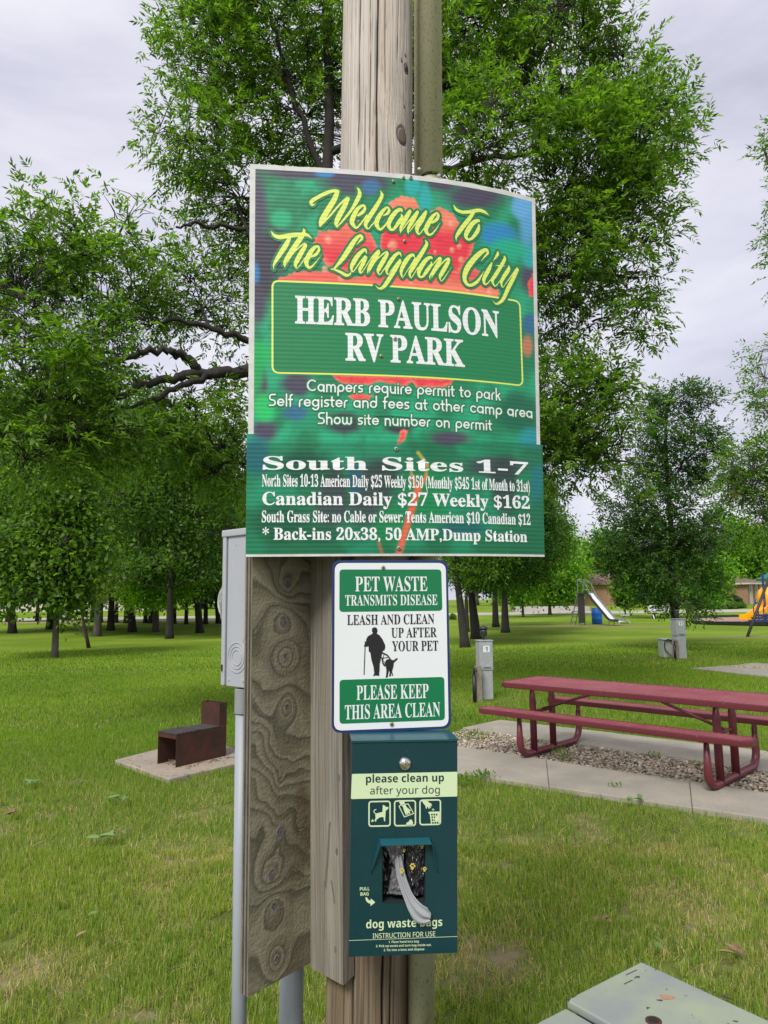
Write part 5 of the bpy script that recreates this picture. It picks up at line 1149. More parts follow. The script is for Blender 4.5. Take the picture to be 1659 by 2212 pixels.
    c = np.where(m2[..., None], lerp(c * .82, srgb(10, 92, 60), .30 + 0 * x), c); c2 = seg(c, (935, 330), (890, 480), 16, srgb(232, 92, 56)); c2 = seg(c2, (890, 480), (835, 668), 15, srgb(236, 96, 70)); c2 = seg(c2, (935, 150), (980, 210), 9, srgb(196, 180, 70), .7); c2 = seg(c2, (980, 210), (975, 270), 8, srgb(190, 150, 60), .7)
    c2 = seg(c2, (895, 200), (905, 270), 7, srgb(190, 170, 70), .6); c2 = seg(c2, (905, 270), (930, 330), 9, srgb(226, 110, 60), .8); c2 = seg(c2, (975, 270), (940, 330), 9, srgb(226, 110, 60), .8); c2 = seg(c2, (740, 600), (760, 668), 9, srgb(190, 100, 60), .6)
    c = np.where(m2[..., None], c2, c)
    fade = .92 + .16 * fbm(x / 400, y / 200, 5, 2); return c * fade[..., None]
def sheet_part(name, v0, v1, u0, u1, off, mat_, du=330, dv=330):
    u, v = np.meshgrid(np.linspace(u0, u1, du), np.linspace(v0, v1, dv)); st = zcol(u, v); V = SG.pos(st, off); px, py = project(V)
    I = (np.arange(dv - 1)[:, None] * du + np.arange(du - 1)[None]).ravel(); F = np.stack([I, I + du, I + du + 1, I + 1], -1)
    return arr_obj(name, V.reshape(-1, 3), F, mat_, so, smooth=True, col=printed(px, py).reshape(-1, 3))
vm = .7045
sheet_part('upper_print', .012, vm, .018, .985, .0006, M['sign_print'], 420, 420)
sheet_part('lower_print', vm - .002, .994, -.004, 1.004, .0052, M['sign_print'], 420, 180)
def slab_sheet(name, v0, v1, u0, u1, f0, f1, mat_, nu=48, jag=0.0):
    b = MB(); u = np.linspace(u0, u1, nu); top = zcol(u, u * 0 + v0); bot = zcol(u, u * 0 + v1)
    if jag: top[:, 1] += (fbm(u * 60, u * 0, 3, 2) - .6) * jag
    rows = [SG.pos(top, f1), SG.pos(bot, f1), SG.pos(top, f0), SG.pos(bot, f0)]
    for r_ in rows: b.v += [tuple(p) for p in r_]
    n = nu
    for i in range(n - 1):
        b.f += [(i, n + i, n + i + 1, i + 1), (2 * n + i, 2 * n + i + 1, 3 * n + i + 1, 3 * n + i), (i, i + 1, 2 * n + i + 1, 2 * n + i), (n + i, 3 * n + i, 3 * n + i + 1, n + i + 1)]
    b.f += [(0, 2 * n, 3 * n, n), (n - 1, 2 * n - 1, 4 * n - 1, 3 * n - 1)]
    return b.build(name, mat_, so)
slab_sheet('upper_sheet', -.002, .99, .0, 1.0, -.010, 0, M['sign_core'], jag=.004)
slab_sheet('lower_sheet', vm - .002, 1.0, -.004, 1.004, .0006, .0048, M['sign_core'])
# yellow bordered green panel
pc4 = [cm1(205, 630), cm1(1445, 735), cm1(1460, 1162), cm1(205, 1097)]
ph_ = [SG.hit(*p) for p in pc4]
def rrect_field(c4, rad, h, pad):
    # rounded quad by polygon with rounded corners
    c4 = [np.array(p) for p in c4]; out = []
    for i in range(4):
        p, a, b_ = c4[i], c4[i - 1], c4[(i + 1) % 4]; da = (a - p) / np.linalg.norm(a - p); db = (b_ - p) / np.linalg.norm(b_ - p)
        s_, e_ = p + da * rad, p + db * rad
        for t in np.linspace(0, 1, 8): out.append((1 - t) ** 2 * s_ + 2 * t * (1 - t) * p + t * t * e_)
    return poly_field([np.array(out)], h, pad)
Fd, lo, h_ = rrect_field(ph_, .022, .0016, .004)
v, f = march(Fd, lo, h_, 0); emit('panel_border', v, f, SG, .0011, M['yellow_print'], so)
v, f = march(Fd, lo, h_, -.0052); emit('panel', v, f, SG, .0014, M['panel_green'], so)
# script lettering, strokes with changing width
def scA(pts): return [((1180 + x / 2.765) * .553, (700 + y / 2.765) * .553, r_ / 2.765 * .553) for x, y, r_ in pts]
def scB(pts): return [((1700 + x / 4.1475) * .553, (760 + y / 4.1475) * .553, r_ / 4.1475 * .553) for x, y, r_ in pts]
def scC(pts): return [((1030 + x / 4.1475) * .553, (870 + y / 4.1475) * .553, r_ / 4.1475 * .553) for x, y, r_ in pts]
def scD(pts): return [((1400 + x / 4.1475) * .553, (880 + y / 4.1475) * .553, r_ / 4.1475 * .553) for x, y, r_ in pts]
words_ = {
 'welcome': [scA(p) for p in [
  [(140, 272, 6), (108, 285, 12), (102, 245, 22), (170, 200, 22), (260, 155, 22), (340, 130, 20), (380, 135, 22)],
  [(380, 140, 24), (350, 220, 30), (280, 335, 32), (215, 445, 30), (195, 505, 14)], [(198, 512, 7), (300, 400, 12), (400, 285, 12), (485, 205, 14)],
  [(495, 215, 22), (455, 300, 28), (395, 410, 30), (368, 480, 22), (378, 522, 8)], [(382, 518, 7), (450, 440, 12), (530, 340, 16), (590, 240, 24), (620, 170, 22), (612, 120, 14), (592, 94, 4)],
  [(605, 395, 14), (650, 365, 20), (678, 320, 16), (660, 288, 14), (600, 325, 22), (553, 410, 28), (538, 470, 26), (565, 515, 18), (592, 528, 12), (645, 470, 10), (700, 390, 8)],
  [(845, 132, 5), (862, 175, 18), (838, 235, 22), (770, 345, 26), (705, 445, 26), (685, 500, 20), (712, 540, 8), (760, 490, 8), (830, 410, 8)],
  [(875, 400, 6), (925, 370, 17), (938, 332, 15), (912, 310, 13), (860, 362, 22), (812, 440, 27), (805, 500, 24), (838, 545, 16), (875, 525, 12), (930, 455, 9), (975, 390, 8)],
  [(1078, 362, 4), (1066, 332, 18), (1020, 350, 23), (960, 425, 27), (933, 495, 24), (955, 545, 18), (992, 540, 16), (1045, 465, 22), (1078, 410, 15), (1066, 378, 4)],
  [(1060, 480, 7), (1120, 395, 11), (1158, 348, 14), (1158, 360, 20), (1112, 440, 25), (1065, 530, 16), (1062, 590, 3)], [(1070, 565, 6), (1150, 460, 9), (1238, 362, 14), (1235, 375, 20), (1192, 455, 23), (1145, 540, 16), (1146, 596, 4)],
  [(1158, 570, 6), (1235, 470, 9), (1328, 360, 13), (1328, 375, 18), (1290, 450, 25), (1240, 530, 24), (1256, 600, 9), (1305, 550, 7), (1360, 470, 7)],
  [(1400, 475, 13), (1450, 440, 19), (1470, 398, 15), (1452, 370, 13), (1402, 415, 22), (1358, 490, 27), (1335, 550, 24), (1358, 598, 17), (1392, 600, 12), (1440, 550, 8), (1490, 472, 2)]]],
 'to': [scB(p) for p in [
  [(293, 170, 5), (335, 245, 26), (430, 290, 30), (560, 285, 33), (700, 262, 33), (795, 290, 28), (868, 345, 3)], [(610, 305, 28), (545, 400, 36), (450, 520, 38), (375, 625, 34), (335, 700, 18), (342, 765, 3)],
  [(715, 455, 4), (690, 425, 28), (600, 475, 40), (520, 595, 42), (492, 680, 34), (530, 735, 22), (600, 705, 26), (678, 600, 34), (704, 515, 20), (690, 478, 3)],
  [(740, 1085, 4), (805, 1000, 16), (845, 955, 22), (822, 900, 28), (740, 940, 40), (620, 1055, 46), (515, 1200, 48), (470, 1330, 38), (490, 1430, 32), (560, 1475, 28), (660, 1430, 28), (730, 1340, 16), (785, 1240, 3)],
  [(910, 1115, 16), (855, 1230, 36), (785, 1370, 32), (795, 1455, 18), (835, 1450, 12), (890, 1390, 10), (950, 1300, 8)], [(1010, 940, 18), (1000, 985, 26), (930, 1085, 3)],
  [(1112, 1000, 10), (1118, 1055, 28), (1045, 1190, 32), (965, 1320, 34), (920, 1400, 26), (962, 1488, 12), (1015, 1440, 9), (1085, 1340, 8)], [(962, 1150, 3), (1050, 1160, 15), (1138, 1162, 3)],
  [(1190, 1160, 10), (1178, 1225, 34), (1105, 1340, 34), (1065, 1430, 24), (1090, 1508, 8), (1150, 1430, 8), (1250, 1290, 12), (1320, 1195, 14)], [(1328, 1220, 26), (1265, 1350, 34), (1182, 1510, 36), (1105, 1680, 32), (1045, 1750, 26), (980, 1775, 16), (922, 1722, 3)]]],
 'the': [scC(p) for p in [
  [(122, 140, 5), (165, 205, 26), (260, 240, 40), (400, 218, 42), (560, 200, 38), (700, 205, 28), (786, 268, 3)], [(415, 265, 30), (360, 370, 42), (275, 500, 40), (195, 630, 28), (162, 700, 14), (165, 770, 3)],
  [(645, 95, 4), (655, 150, 26), (620, 225, 38), (540, 340, 44), (440, 490, 42), (345, 640, 28), (345, 735, 4)], [(360, 690, 6), (480, 505, 10), (600, 385, 14), (660, 345, 16), (675, 380, 30), (620, 475, 40), (540, 620, 40), (515, 690, 26), (540, 745, 8), (600, 680, 10), (665, 580, 10)],
  [(775, 555, 18), (840, 525, 26), (895, 450, 22), (875, 388, 20), (800, 430, 34), (730, 540, 42), (690, 645, 36), (715, 715, 26), (752, 735, 20), (830, 665, 12), (935, 530, 2)],
  [(1505, 365, 4), (1550, 310, 14), (1592, 262, 24), (1565, 212, 24), (1480, 285, 36), (1385, 430, 42), (1285, 580, 38), (1195, 690, 24), (1150, 740, 16)], [(1090, 755, 10), (1150, 765, 18), (1240, 805, 24), (1335, 855, 28), (1395, 840, 16), (1418, 795, 4)]]] +
  [scD(p) for p in [
  [(135, 470, 4), (110, 405, 24), (60, 425, 30), (-20, 510, 38), (-85, 620, 38), (-115, 700, 24), (-85, 755, 12), (0, 640, 12), (60, 560, 14), (110, 505, 16)], [(120, 530, 26), (72, 630, 34), (22, 725, 28), (40, 780, 12), (90, 720, 9), (160, 610, 9)],
  [(160, 610, 8), (230, 505, 12), (310, 420, 14), (322, 445, 30), (262, 545, 38), (185, 680, 34), (150, 755, 12), (154, 800, 3)], [(170, 770, 6), (280, 585, 10), (380, 485, 14), (450, 435, 14), (462, 475, 28), (400, 585, 38), (330, 710, 34), (315, 765, 18), (345, 808, 8), (390, 750, 10), (460, 650, 10)],
  [(695, 522, 4), (665, 455, 22), (600, 488, 30), (525, 585, 36), (465, 690, 30), (455, 755, 20), (480, 803, 8), (540, 720, 8), (620, 620, 12), (672, 560, 14)], [(675, 590, 26), (605, 700, 36), (525, 830, 36), (445, 955, 34), (390, 1015, 26), (330, 1028, 16), (272, 982, 3)],
  [(905, 525, 8), (880, 482, 24), (815, 522, 34), (745, 620, 38), (695, 730, 30), (692, 798, 20), (716, 850, 8), (770, 770, 8), (850, 650, 12), (920, 540, 16)], [(1075, 240, 4), (1105, 305, 26), (1055, 405, 34), (965, 550, 38), (875, 700, 36), (828, 785, 24), (850, 858, 10), (900, 790, 9), (960, 690, 10)],
  [(1194, 562, 4), (1170, 525, 24), (1095, 565, 34), (1015, 675, 40), (975, 770, 32), (990, 840, 20), (1040, 835, 20), (1110, 740, 32), (1178, 640, 22), (1172, 592, 4)],
  [(1190, 665, 7), (1250, 590, 12), (1310, 530, 16), (1322, 562, 28), (1272, 660, 36), (1195, 780, 28), (1152, 840, 12), (1164, 895, 3)], [(1180, 860, 6), (1280, 705, 10), (1380, 590, 14), (1450, 540, 16), (1455, 585, 30), (1400, 690, 36), (1335, 805, 34), (1315, 858, 16), (1345, 908, 9), (1400, 840, 9), (1505, 682, 2)]]]}
for wname, strokes in words_.items():
    S3 = []
    for s_ in strokes:
        q = catmull(s_, 6); out = []
        for (px, py, r_) in q:
            st_ = SG.hit(px, py); sc_ = 1.95 / FPX * 1.02; out.append((st_[0], st_[1], max(r_, .6) * sc_))
        S3.append(np.array(out))
    Fd, lo, h_ = field(S3, .0011, .011)
    v, f = march(Fd, lo, h_, .0066); emit('lettering_outline', v, f, SG, .0018, M['green_print'], so)
    v, f = march(Fd, lo, h_, -.0003); emit('lettering', v, f, SG, .0023, M['yellow_print'], so)
# serif lines of the panel
text_line(SG, 'HERB PAULSON', 'serif', (322, 845), (1340, 917), 133, cm1, M['white_print'], so, .0020, .015)
text_line(SG, 'RV PARK', 'serif', (573, 1030), (1168, 1063), 133, cm1, M['white_print'], so, .0020, .015)
# round geometric alphabet, stroke based
def arc(cx, cy, r_, a0, a1, n=14, ry=None): return [(cx + r_ * math.cos(R(a)), cy + (ry or r_) * math.sin(R(a))) for a in np.linspace(a0, a1, n)]
X_ = .33
GLY = {
 'a': (.68, [arc(.31, .31, .26, 10, 350), [(.57, .31), (.57, .0)], [(.57, .31), (.57, .55)]]), 'b': (.68, [[(.08, 1), (.08, .31)], arc(.34, .31, .26, 180, 540)]), 'c': (.58, [arc(.32, .31, .26, 45, 315)]),
 'd': (.68, [arc(.31, .31, .26, 0, 360), [(.57, .31), (.57, 1)]]), 'e': (.64, [arc(.32, .31, .26, 0, 320), [(.06, .31), (.58, .31)]]), 'f': (.36, [[(.14, 0), (.14, .8)] + arc(.30, .8, .16, 180, 90, 6), [(.0, .56), (.32, .56)]]),
 'g': (.68, [arc(.31, .31, .26, 0, 360), [(.57, .57), (.57, .0)] + arc(.31, .0, .26, 0, -150, 8)]), 'h': (.62, [[(.08, 0), (.08, 1)], arc(.30, .35, .22, 180, 0, 8) + [(.52, 0)]]), 'i': (.20, [[(.09, 0), (.09, .57)], [(.09, .80), (.09, .81)]]),
 'k': (.56, [[(.08, 0), (.08, 1)], [(.12, .26), (.44, .57)], [(.22, .34), (.46, 0)]]), 'l': (.2, [[(.09, 0), (.09, 1)]]), 'm': (.94, [[(.08, 0), (.08, .57)], arc(.27, .38, .19, 180, 0, 8) + [(.46, 0)], arc(.65, .38, .19, 180, 0, 8) + [(.84, 0)]]),
 'n': (.62, [[(.08, 0), (.08, .57)], arc(.30, .35, .22, 180, 0, 8) + [(.52, 0)]]), 'o': (.66, [arc(.32, .31, .26, 0, 360)]), 'p': (.68, [[(.08, -.3), (.08, .31)], arc(.34, .31, .26, 180, 540)]), 'q': (.68, [arc(.31, .31, .26, 0, 360), [(.57, .57), (.57, -.3)]]),
 'r': (.36, [[(.08, 0), (.08, .35)] + arc(.30, .35, .22, 180, 90, 6)]), 's': (.48, [[(.40, .57), (.20, .57)] + arc(.2, .44, .13, 90, 270, 6) + arc(.26, .18, .13, 90, -90, 6) + [(.06, .05)]]), 't': (.36, [[(.14, .85), (.14, .16)] + arc(.27, .16, .13, 180, 270, 5), [(.0, .56), (.32, .56)]]),
 'u': (.62, [[(.08, .57), (.08, .25)] + arc(.30, .25, .22, 180, 360, 8) + [(.52, .57)], [(.52, .3), (.52, 0)]]), 'w': (.94, [[(.08, .57), (.08, .22)] + arc(.27, .22, .19, 180, 360, 8), [(.46, .57), (.46, .22)] + arc(.65, .22, .19, 180, 360, 8) + [(.84, .57)]]),
 'C': (.86, [arc(.46, .5, .42, 50, 310, 18)]), 'S': (.66, [[(.58, .95), (.32, .95)] + arc(.32, .72, .23, 90, 270, 8) + arc(.36, .27, .22, 90, -90, 8) + [(.06, .05)]]), ' ': (.34, [])}
def round_line(body, xyL, xyR, hpx):
    x = 0; st = []
    for ch in body:
        w, ss_ = GLY[ch]; st += [[(x + a, b_) for a, b_ in s_] for s_ in ss_]; x += w + .085
    a, b_ = SG.hit(*cm1(*xyL)), SG.hit(*cm1(*xyR)); up = SG.hit(*cm1(xyL[0], xyL[1] - hpx)); hh = up[1] - a[1]; kx = (b_[0] - a[0]) / x
    S3 = [np.array([(a[0] + p * kx, a[1] + (b_[1] - a[1]) * p / x + q * hh, .058 * hh) for p, q in s_]) for s_ in st]
    Fd, lo, h_ = field(S3, .0009, .009); v, f = march(Fd, lo, h_, .0034); emit('lettering_outline', v, f, SG, .0012, M['green_print'], so)
    v, f = march(Fd, lo, h_, 0); emit('lettering', v, f, SG, .0017, M['white_print'], so)
round_line('Campers require permit to park', (383, 1185), (1352, 1230), 60)
round_line('Self register and fees at other camp area', (190, 1258), (1510, 1320), 60)
round_line('Show site number on permit', (435, 1348), (1307, 1380), 58)
for body, L_, R_, hh in [('South Sites 1-7', (162, 236), (1480, 264), 64), ('North Sites 10-13 American Daily $25 Weekly $150 (Monthly $545 1st of Month to 31st)', (158, 320), (1487, 348), 58), ('Canadian Daily $27 Weekly $162', (160, 412), (1487, 432), 63),
                         ('South Grass Site: no Cable or Sewer: Tents American $10 Canadian $12', (157, 498), (1490, 512), 56), ('* Back-ins 20x38, 50 AMP,Dump Station', (160, 585), (1474, 597), 58)]:
    text_line(SG, body, 'serif', L_, R_, hh, cm2, M['white_print'], so, .0060, .010)
def screw(surf, px, py, rad, mat_, parent, off):
    st = surf.hit(px, py); p = Vector(surf.pos(np.array(st), off)); n = (Vector(surf.pos(np.array(st), off + .01)) - p).normalized()
    s_ = MB().lathe(p, n, [(rad, 0), (rad, .0015), (rad * .8, .0019), (rad * .2, .0021)], 14).build('screw', mat_, parent, smooth=True)
    t = n.orthogonal().normalized(); u_ = n.cross(t); c_ = p + n * .0022
    MB().box(c_, t * rad * .5, u_ * rad * .12, n * .0004).box(c_ + n * .0001, u_ * rad * .5, t * rad * .12, n * .0004).build('slot', M['black_rubber'], s_)
for (x, y, m_) in [(812, 140, 'brass'), (862, 122, 'brass'), (898, 121, 'zinc'), (868, 438, 'brass'), (838, 726, 'brass'), (820, 925, 'zinc'), (751, 1010, 'brass')]: screw(SG, *cm1(x, y), .0048 if m_ == 'brass' else .006, M[m_], so, .0026)
for (x, y) in [(825, 135), (838, 628)]: screw(SG, *cm2(x, y), .006, M['zinc'], so, .0064)
# crack through the lower edge of the upper sheet
st_ = [SG.hit(*cm1(x, y)) for x, y in [(720, 1312), (800, 1308), (900, 1318), (980, 1322), (1055, 1322)]]
S3 = [np.array([(p[0], p[1], .0007) for p in st_])]; Fd, lo, h_ = field(S3, .0007, .004); v, f = march(Fd, lo, h_, 0); emit('tear', v, f, SG, .0021, M['black_flat'], so)
S3 = [np.array([(*SG.hit(*cm2(x, y)), .0009) for x, y in [(640, 108), (700, 112), (760, 120), (900, 121), (1100, 124)]])]; Fd, lo, h_ = field(S3, .0007, .004); v, f = march(Fd, lo, h_, 0); emit('tear', v, f, SG, .0012, M['black_flat'], so)

# ------------------------------------------------------------------ pet waste sign
def cm3(x, y): return 663.6 + .21667 * x, 1189 + .21667 * y
PS = Flat(P(717.8, 1210.7, 1.872), P(967, 1210.7, 1.915), P(716.7, 1583, 1.872))
pet = thing('pet_waste_sign', PS.pos(PS.hit(845, 1580)), 'white and green metal sign about leashing and cleaning up after pets', 'sign')
def quad_on(surf, cm, pts): return [surf.hit(*cm(*p)) for p in pts]
def plate(surf, c4, rad, off0, off1, mat_, parent, name, h=.0016, iso=0.0):
    Fd, lo, h_ = rrect_field(c4, rad, h, .004); v, f = march(Fd, lo, h_, iso); o = emit(name, v, f, surf, off1, mat_, parent); return o
def thick_plate(surf, c4, rad, off0, off1, mat_, parent, name):
    c4 = [np.array(p) for p in c4]; out = []
    for i in range(4):
        p, a, b_ = c4[i], c4[i - 1], c4[(i + 1) % 4]; da = (a - p) / np.linalg.norm(a - p); db = (b_ - p) / np.linalg.norm(b_ - p); s_, e_ = p + da * rad, p + db * rad
        for t in np.linspace(0, 1, 8): out.append((1 - t) ** 2 * s_ + 2 * t * (1 - t) * p + t * t * e_)
    F_ = surf.pos(np.array(out), off1); B_ = surf.pos(np.array(out), off0)
    return MB().prism([Vector(p) for p in reversed(F_)], Vector(B_[0] - F_[0])).build(name, mat_, parent)
out4 = quad_on(PS, cm3, [(248, 98), (1400, 98), (1437, 1778), (245, 1822)])
thick_plate(PS, out4, .024, -.003, 0, M['blue_flat'], pet, 'backing_plate')
wh4 = quad_on(PS, cm3, [(275, 125), (1380, 125), (1410, 1752), (267, 1798)])
plate(PS, quad_on(PS, cm3, [(266, 118), (1386, 118), (1417, 1758), (259, 1804)]), .022, 0, .0004, M['black_flat'], pet, 'border_line')
plate(PS, wh4, .021, 0, .0008, M['white_flat'], pet, 'white_face')
plate(PS, quad_on(PS, cm3, [(322, 190), (1335, 190), (1347, 601), (320, 613)]), .010, 0, .0012, M['green_flat'], pet, 'green_panel')
plate(PS, quad_on(PS, cm3, [(322, 1290), (1366, 1260), (1372, 1690), (322, 1728)]), .010, 0, .0012, M['green_flat'], pet, 'green_panel')
for body, L_, R_, hh, m_ in [('PET WASTE', (478, 408), (1198, 405), 146, 'white_flat'), ('TRANSMITS DISEASE', (378, 550), (1298, 543), 104, 'white_flat'), ('LEASH AND CLEAN', (398, 742), (1266, 730), 98, 'black_flat'), ('UP AFTER', (838, 868), (1290, 862), 96, 'black_flat'),
                             ('YOUR PET', (845, 1003), (1306, 996), 98, 'black_flat'), ('PLEASE KEEP', (492, 1490), (1210, 1470), 142, 'white_flat'), ('THIS AREA CLEAN', (375, 1685), (1325, 1652), 142, 'white_flat')]:
    text_line(PS, body, 'serif', L_, R_, hh, cm3, M[m_], pet, .0018, .0)
man = [(645, 790), (650, 772), (672, 765), (692, 772), (700, 795), (698, 812), (692, 828), (720, 845), (750, 885), (775, 940), (778, 965), (768, 995), (752, 1000), (748, 1015), (735, 1075), (722, 1130), (720, 1200), (715, 1225), (720, 1245), (700, 1250), (685, 1242), (672, 1250), (655, 1248), (668, 1225), (660, 1160), (640, 1090), (628, 1015), (612, 1005), (612, 955), (590, 958), (570, 962), (565, 945), (580, 935), (590, 880), (605, 855), (640, 835), (655, 822), (645, 808)]
dog = [(778, 1105), (790, 1088), (815, 1082), (845, 1090), (860, 1095), (885, 1075), (903, 1072), (898, 1085), (875, 1108), (862, 1118), (860, 1150), (850, 1185), (845, 1205), (855, 1245), (845, 1250), (838, 1225), (832, 1215), (835, 1250), (815, 1257), (822, 1215), (815, 1195), (808, 1225), (802, 1262), (782, 1268), (785, 1245), (790, 1195), (780, 1150), (765, 1155), (745, 1120), (738, 1060), (745, 1060), (755, 1110), (775, 1140)]
for pl in (man, dog):
    v, f = march(*poly_field([np.array([PS.hit(*cm3(*p)) for p in pl])], .0007, .003)); emit('silhouette', v, f, PS, .0018, M['black_flat'], pet)
kpx = 1.9 / FPX * .21667
S3 = [np.array([(*PS.hit(*cm3(x, y)), r_ * kpx) for x, y, r_ in s_]) for s_ in [[(577, 908, 4), (576, 960, 4), (566, 1235, 4)], [(745, 1018, 7), (800, 1045, 6), (828, 1085, 6)], [(748, 1075, 3), (812, 1062, 3)], [(762, 1040, 3), (752, 1090, 3), (778, 1130, 3)]]]
v, f = march(*field(S3, .0005, .003)); emit('silhouette', v, f, PS, .0021, M['black_flat'], pet)
for (x, y) in [(757, 171), (842, 1730)]: screw(PS, *cm3(x, y), .0052, M['brass'], pet, .0022)

# ------------------------------------------------------------------ dog bag dispenser
def cm4(x, y): return 718.9 + .24006 * x, 1548.4 + .24006 * y
DS = Flat(P(761, 1600, 1.80), P(988, 1596.4, 1.824), P(754, 2067, 1.80))
dp = thing('bag_dispenser', DS.pos(DS.hit(870, 2062), -.05), 'dark teal dog waste bag dispenser mounted under the pet sign', 'dispenser')
c4 = [DS.hit(761, 1600), DS.hit(988, 1596.5), DS.hit(988, 2058), DS.hit(753.5, 2067)]
# front plate with opening
op = quad_on(DS, cm4, [(447, 1140), (833, 1140), (833, 1678), (445, 1680)])
Fo, lo, h_ = poly_field([np.array(c4)], .0016, .004)
def rr_poly(c4_, rad):
    c4_ = [np.array(p) for p in c4_]; out = []
    for i in range(4):
        p, a, b_ = c4_[i], c4_[i - 1], c4_[(i + 1) % 4]; da = (a - p) / np.linalg.norm(a - p); db = (b_ - p) / np.linalg.norm(b_ - p); s_, e_ = p + da * rad, p + db * rad
        for t in np.linspace(0, 1, 8): out.append((1 - t) ** 2 * s_ + 2 * t * (1 - t) * p + t * t * e_)
    return np.array(out)
orr = rr_poly(op, .008)
Fp, lo, h_ = poly_field([np.array(c4), orr], .0016, .004)
v, f = march(Fp, lo, h_); emit('front_plate', v, f, DS, 0.0, M['disp'], dp)
# rim inside the opening
a = DS.pos(orr, 0); b_ = DS.pos(orr, -.003); n = len(orr); MB().add([tuple(p) for p in a] + [tuple(p) for p in b_], [(i, (i + 1) % n, n + (i + 1) % n, n + i) for i in range(n)]).build('opening_rim', M['disp'], dp)
dpth = .10
cc = np.array(c4); bk = DS.pos(cc, -dpth); fr = DS.pos(cc, -.0006)
MB().add([tuple(p) for p in fr] + [tuple(p) for p in bk], [(0, 3, 7, 4), (1, 5, 6, 2), (3, 2, 6, 7), (4, 7, 6, 5)]).build('case', M['disp'], dp)
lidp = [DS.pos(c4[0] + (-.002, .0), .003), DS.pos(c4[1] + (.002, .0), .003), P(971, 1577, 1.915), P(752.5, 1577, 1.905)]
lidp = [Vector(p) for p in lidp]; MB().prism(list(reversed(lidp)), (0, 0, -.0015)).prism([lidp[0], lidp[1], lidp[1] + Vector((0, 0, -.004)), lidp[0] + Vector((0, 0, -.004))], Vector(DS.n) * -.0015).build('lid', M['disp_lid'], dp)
lk = DS.hit(*cm4(651, 425)); pL = Vector(DS.pos(lk, 0))
lo_ = MB().lathe(pL, DS.n, [(.0165, 0), (.0165, .001), (.0085, .006), (.0072, .0062)], 28).build('lock', M['chrome'], dp, smooth=True)
MB().lathe(pL + Vector(DS.n) * .0058, DS.n, [(.0072, 0), (.0066, .0022), (.0045, .0026)], 20).build('lock_core', M['brass'], lo_, smooth=True)
MB().box(pL + Vector(DS.n) * .0086, DS.s * .0005, DS.t * .0026, DS.n * .0003).build('keyhole', M['black_rubber'], lo_)
v, f = march(*poly_field([np.array(quad_on(DS, cm4, [(172, 514), (1120, 494), (1120, 716), (163, 740)]))], .002, .004)); emit('mint_band', v, f, DS, .0006, M['mint'], dp)
text_line(DS, 'please clean up', 'sansb', (298, 592), (1000, 580), 70, cm4, M['navy_text'], dp, .0011)
text_line(DS, 'after your dog', 'sans', (335, 697), (962, 688), 68, cm4, M['navy_text'], dp, .0011)
text_line(DS, 'PULL', 'sansb', (243, 1563), (330, 1560), 30, cm4, M['mint'], dp, .0008)
text_line(DS, 'BAG', 'sansb', (248, 1609), (323, 1606), 30, cm4, M['mint'], dp, .0008)
text_line(DS, 'dog waste bags', 'sansb', (300, 1903), (985, 1880), 74, cm4, M['mint'], dp, .0008)
text_line(DS, 'INSTRUCTION FOR USE', 'sans', (358, 1993), (922, 1973), 44, cm4, M['mint'], dp, .0008, .006)
text_line(DS, '1. Place hand into bag.', 'sansb', (502, 2035), (780, 2028), 20, cm4, M['mint'], dp, .0008)
text_line(DS, '2. Pick up waste and turn bag inside out.', 'sansb', (388, 2072), (888, 2060), 20, cm4, M['mint'], dp, .0008)
text_line(DS, '3. Tie into a knot and dispose.', 'sansb', (458, 2108), (828, 2098), 20, cm4, M['mint'], dp, .0008)
kd_ = 1.81 / FPX * .24006
def d_strokes(lst, name='pictogram', off=.0008, m_='mint', h=.0005):
    S3 = [np.array([(*DS.hit(*cm4(x, y)), r_ * kd_) for x, y, r_ in s_]) for s_ in lst]; v, f = march(*field(S3, h, .003)); return emit(name, v, f, DS, off, M[m_], dp)
def d_poly(polys, name='pictogram', off=.0008, m_='mint', h=.0005):
    v, f = march(*poly_field([np.array([DS.hit(*cm4(*p)) for p in pl]) for pl in polys], h, .003)); return emit(name, v, f, DS, off, M[m_], dp)
d_strokes([[(147, 2012, 1.8), (1120, 1975, 1.8)]], 'rule_line')
def boxstroke(x0, y0, x1, y1, sk, r_=6, rad=22):
    p = []
    for (cx, cy, a0) in [(x1 - rad, y0 + rad, -90), (x1 - rad, y1 - rad, 0), (x0 + rad, y1 - rad, 90), (x0 + rad, y0 + rad, 180)]:
        for a in np.linspace(a0, a0 + 90, 6): p.append((cx + rad * math.cos(R(a)), cy + rad * math.sin(R(a)) + sk * (x0 - cx) / (x1 - x0), r_))
    return p + [p[0]]
d_strokes([boxstroke(326, 763, 515, 984, 4)]); d_strokes([boxstroke(556, 757, 743, 980, 4)]); d_strokes([boxstroke(784, 750, 968, 970, 4)])
def i5(x, y): return (1400 + x / 4.74 - 1300) * 2.3036, (3080 + y / 4.74 - 2800) * 2.3036
d_poly([[i5(*p) for p in [(450, 305), (462, 302), (470, 318), (480, 305), (492, 325), (520, 340), (560, 345), (555, 365), (525, 400), (505, 405), (500, 500), (495, 560), (495, 605), (475, 605), (465, 530), (440, 525), (390, 535), (330, 580), (330, 608), (310, 612), (300, 585), (320, 540), (312, 500), (315, 475), (330, 460), (445, 432)]]])
d_strokes([[(*i5(325, 468), 3.5), (*i5(292, 445), 3.5), (*i5(286, 415), 3.5), (*i5(305, 392), 3.5), (*i5(325, 390), 3.5)]]); d_poly([[i5(*p) for p in [(235, 605), (262, 562), (288, 605), (280, 613), (240, 613)]]])
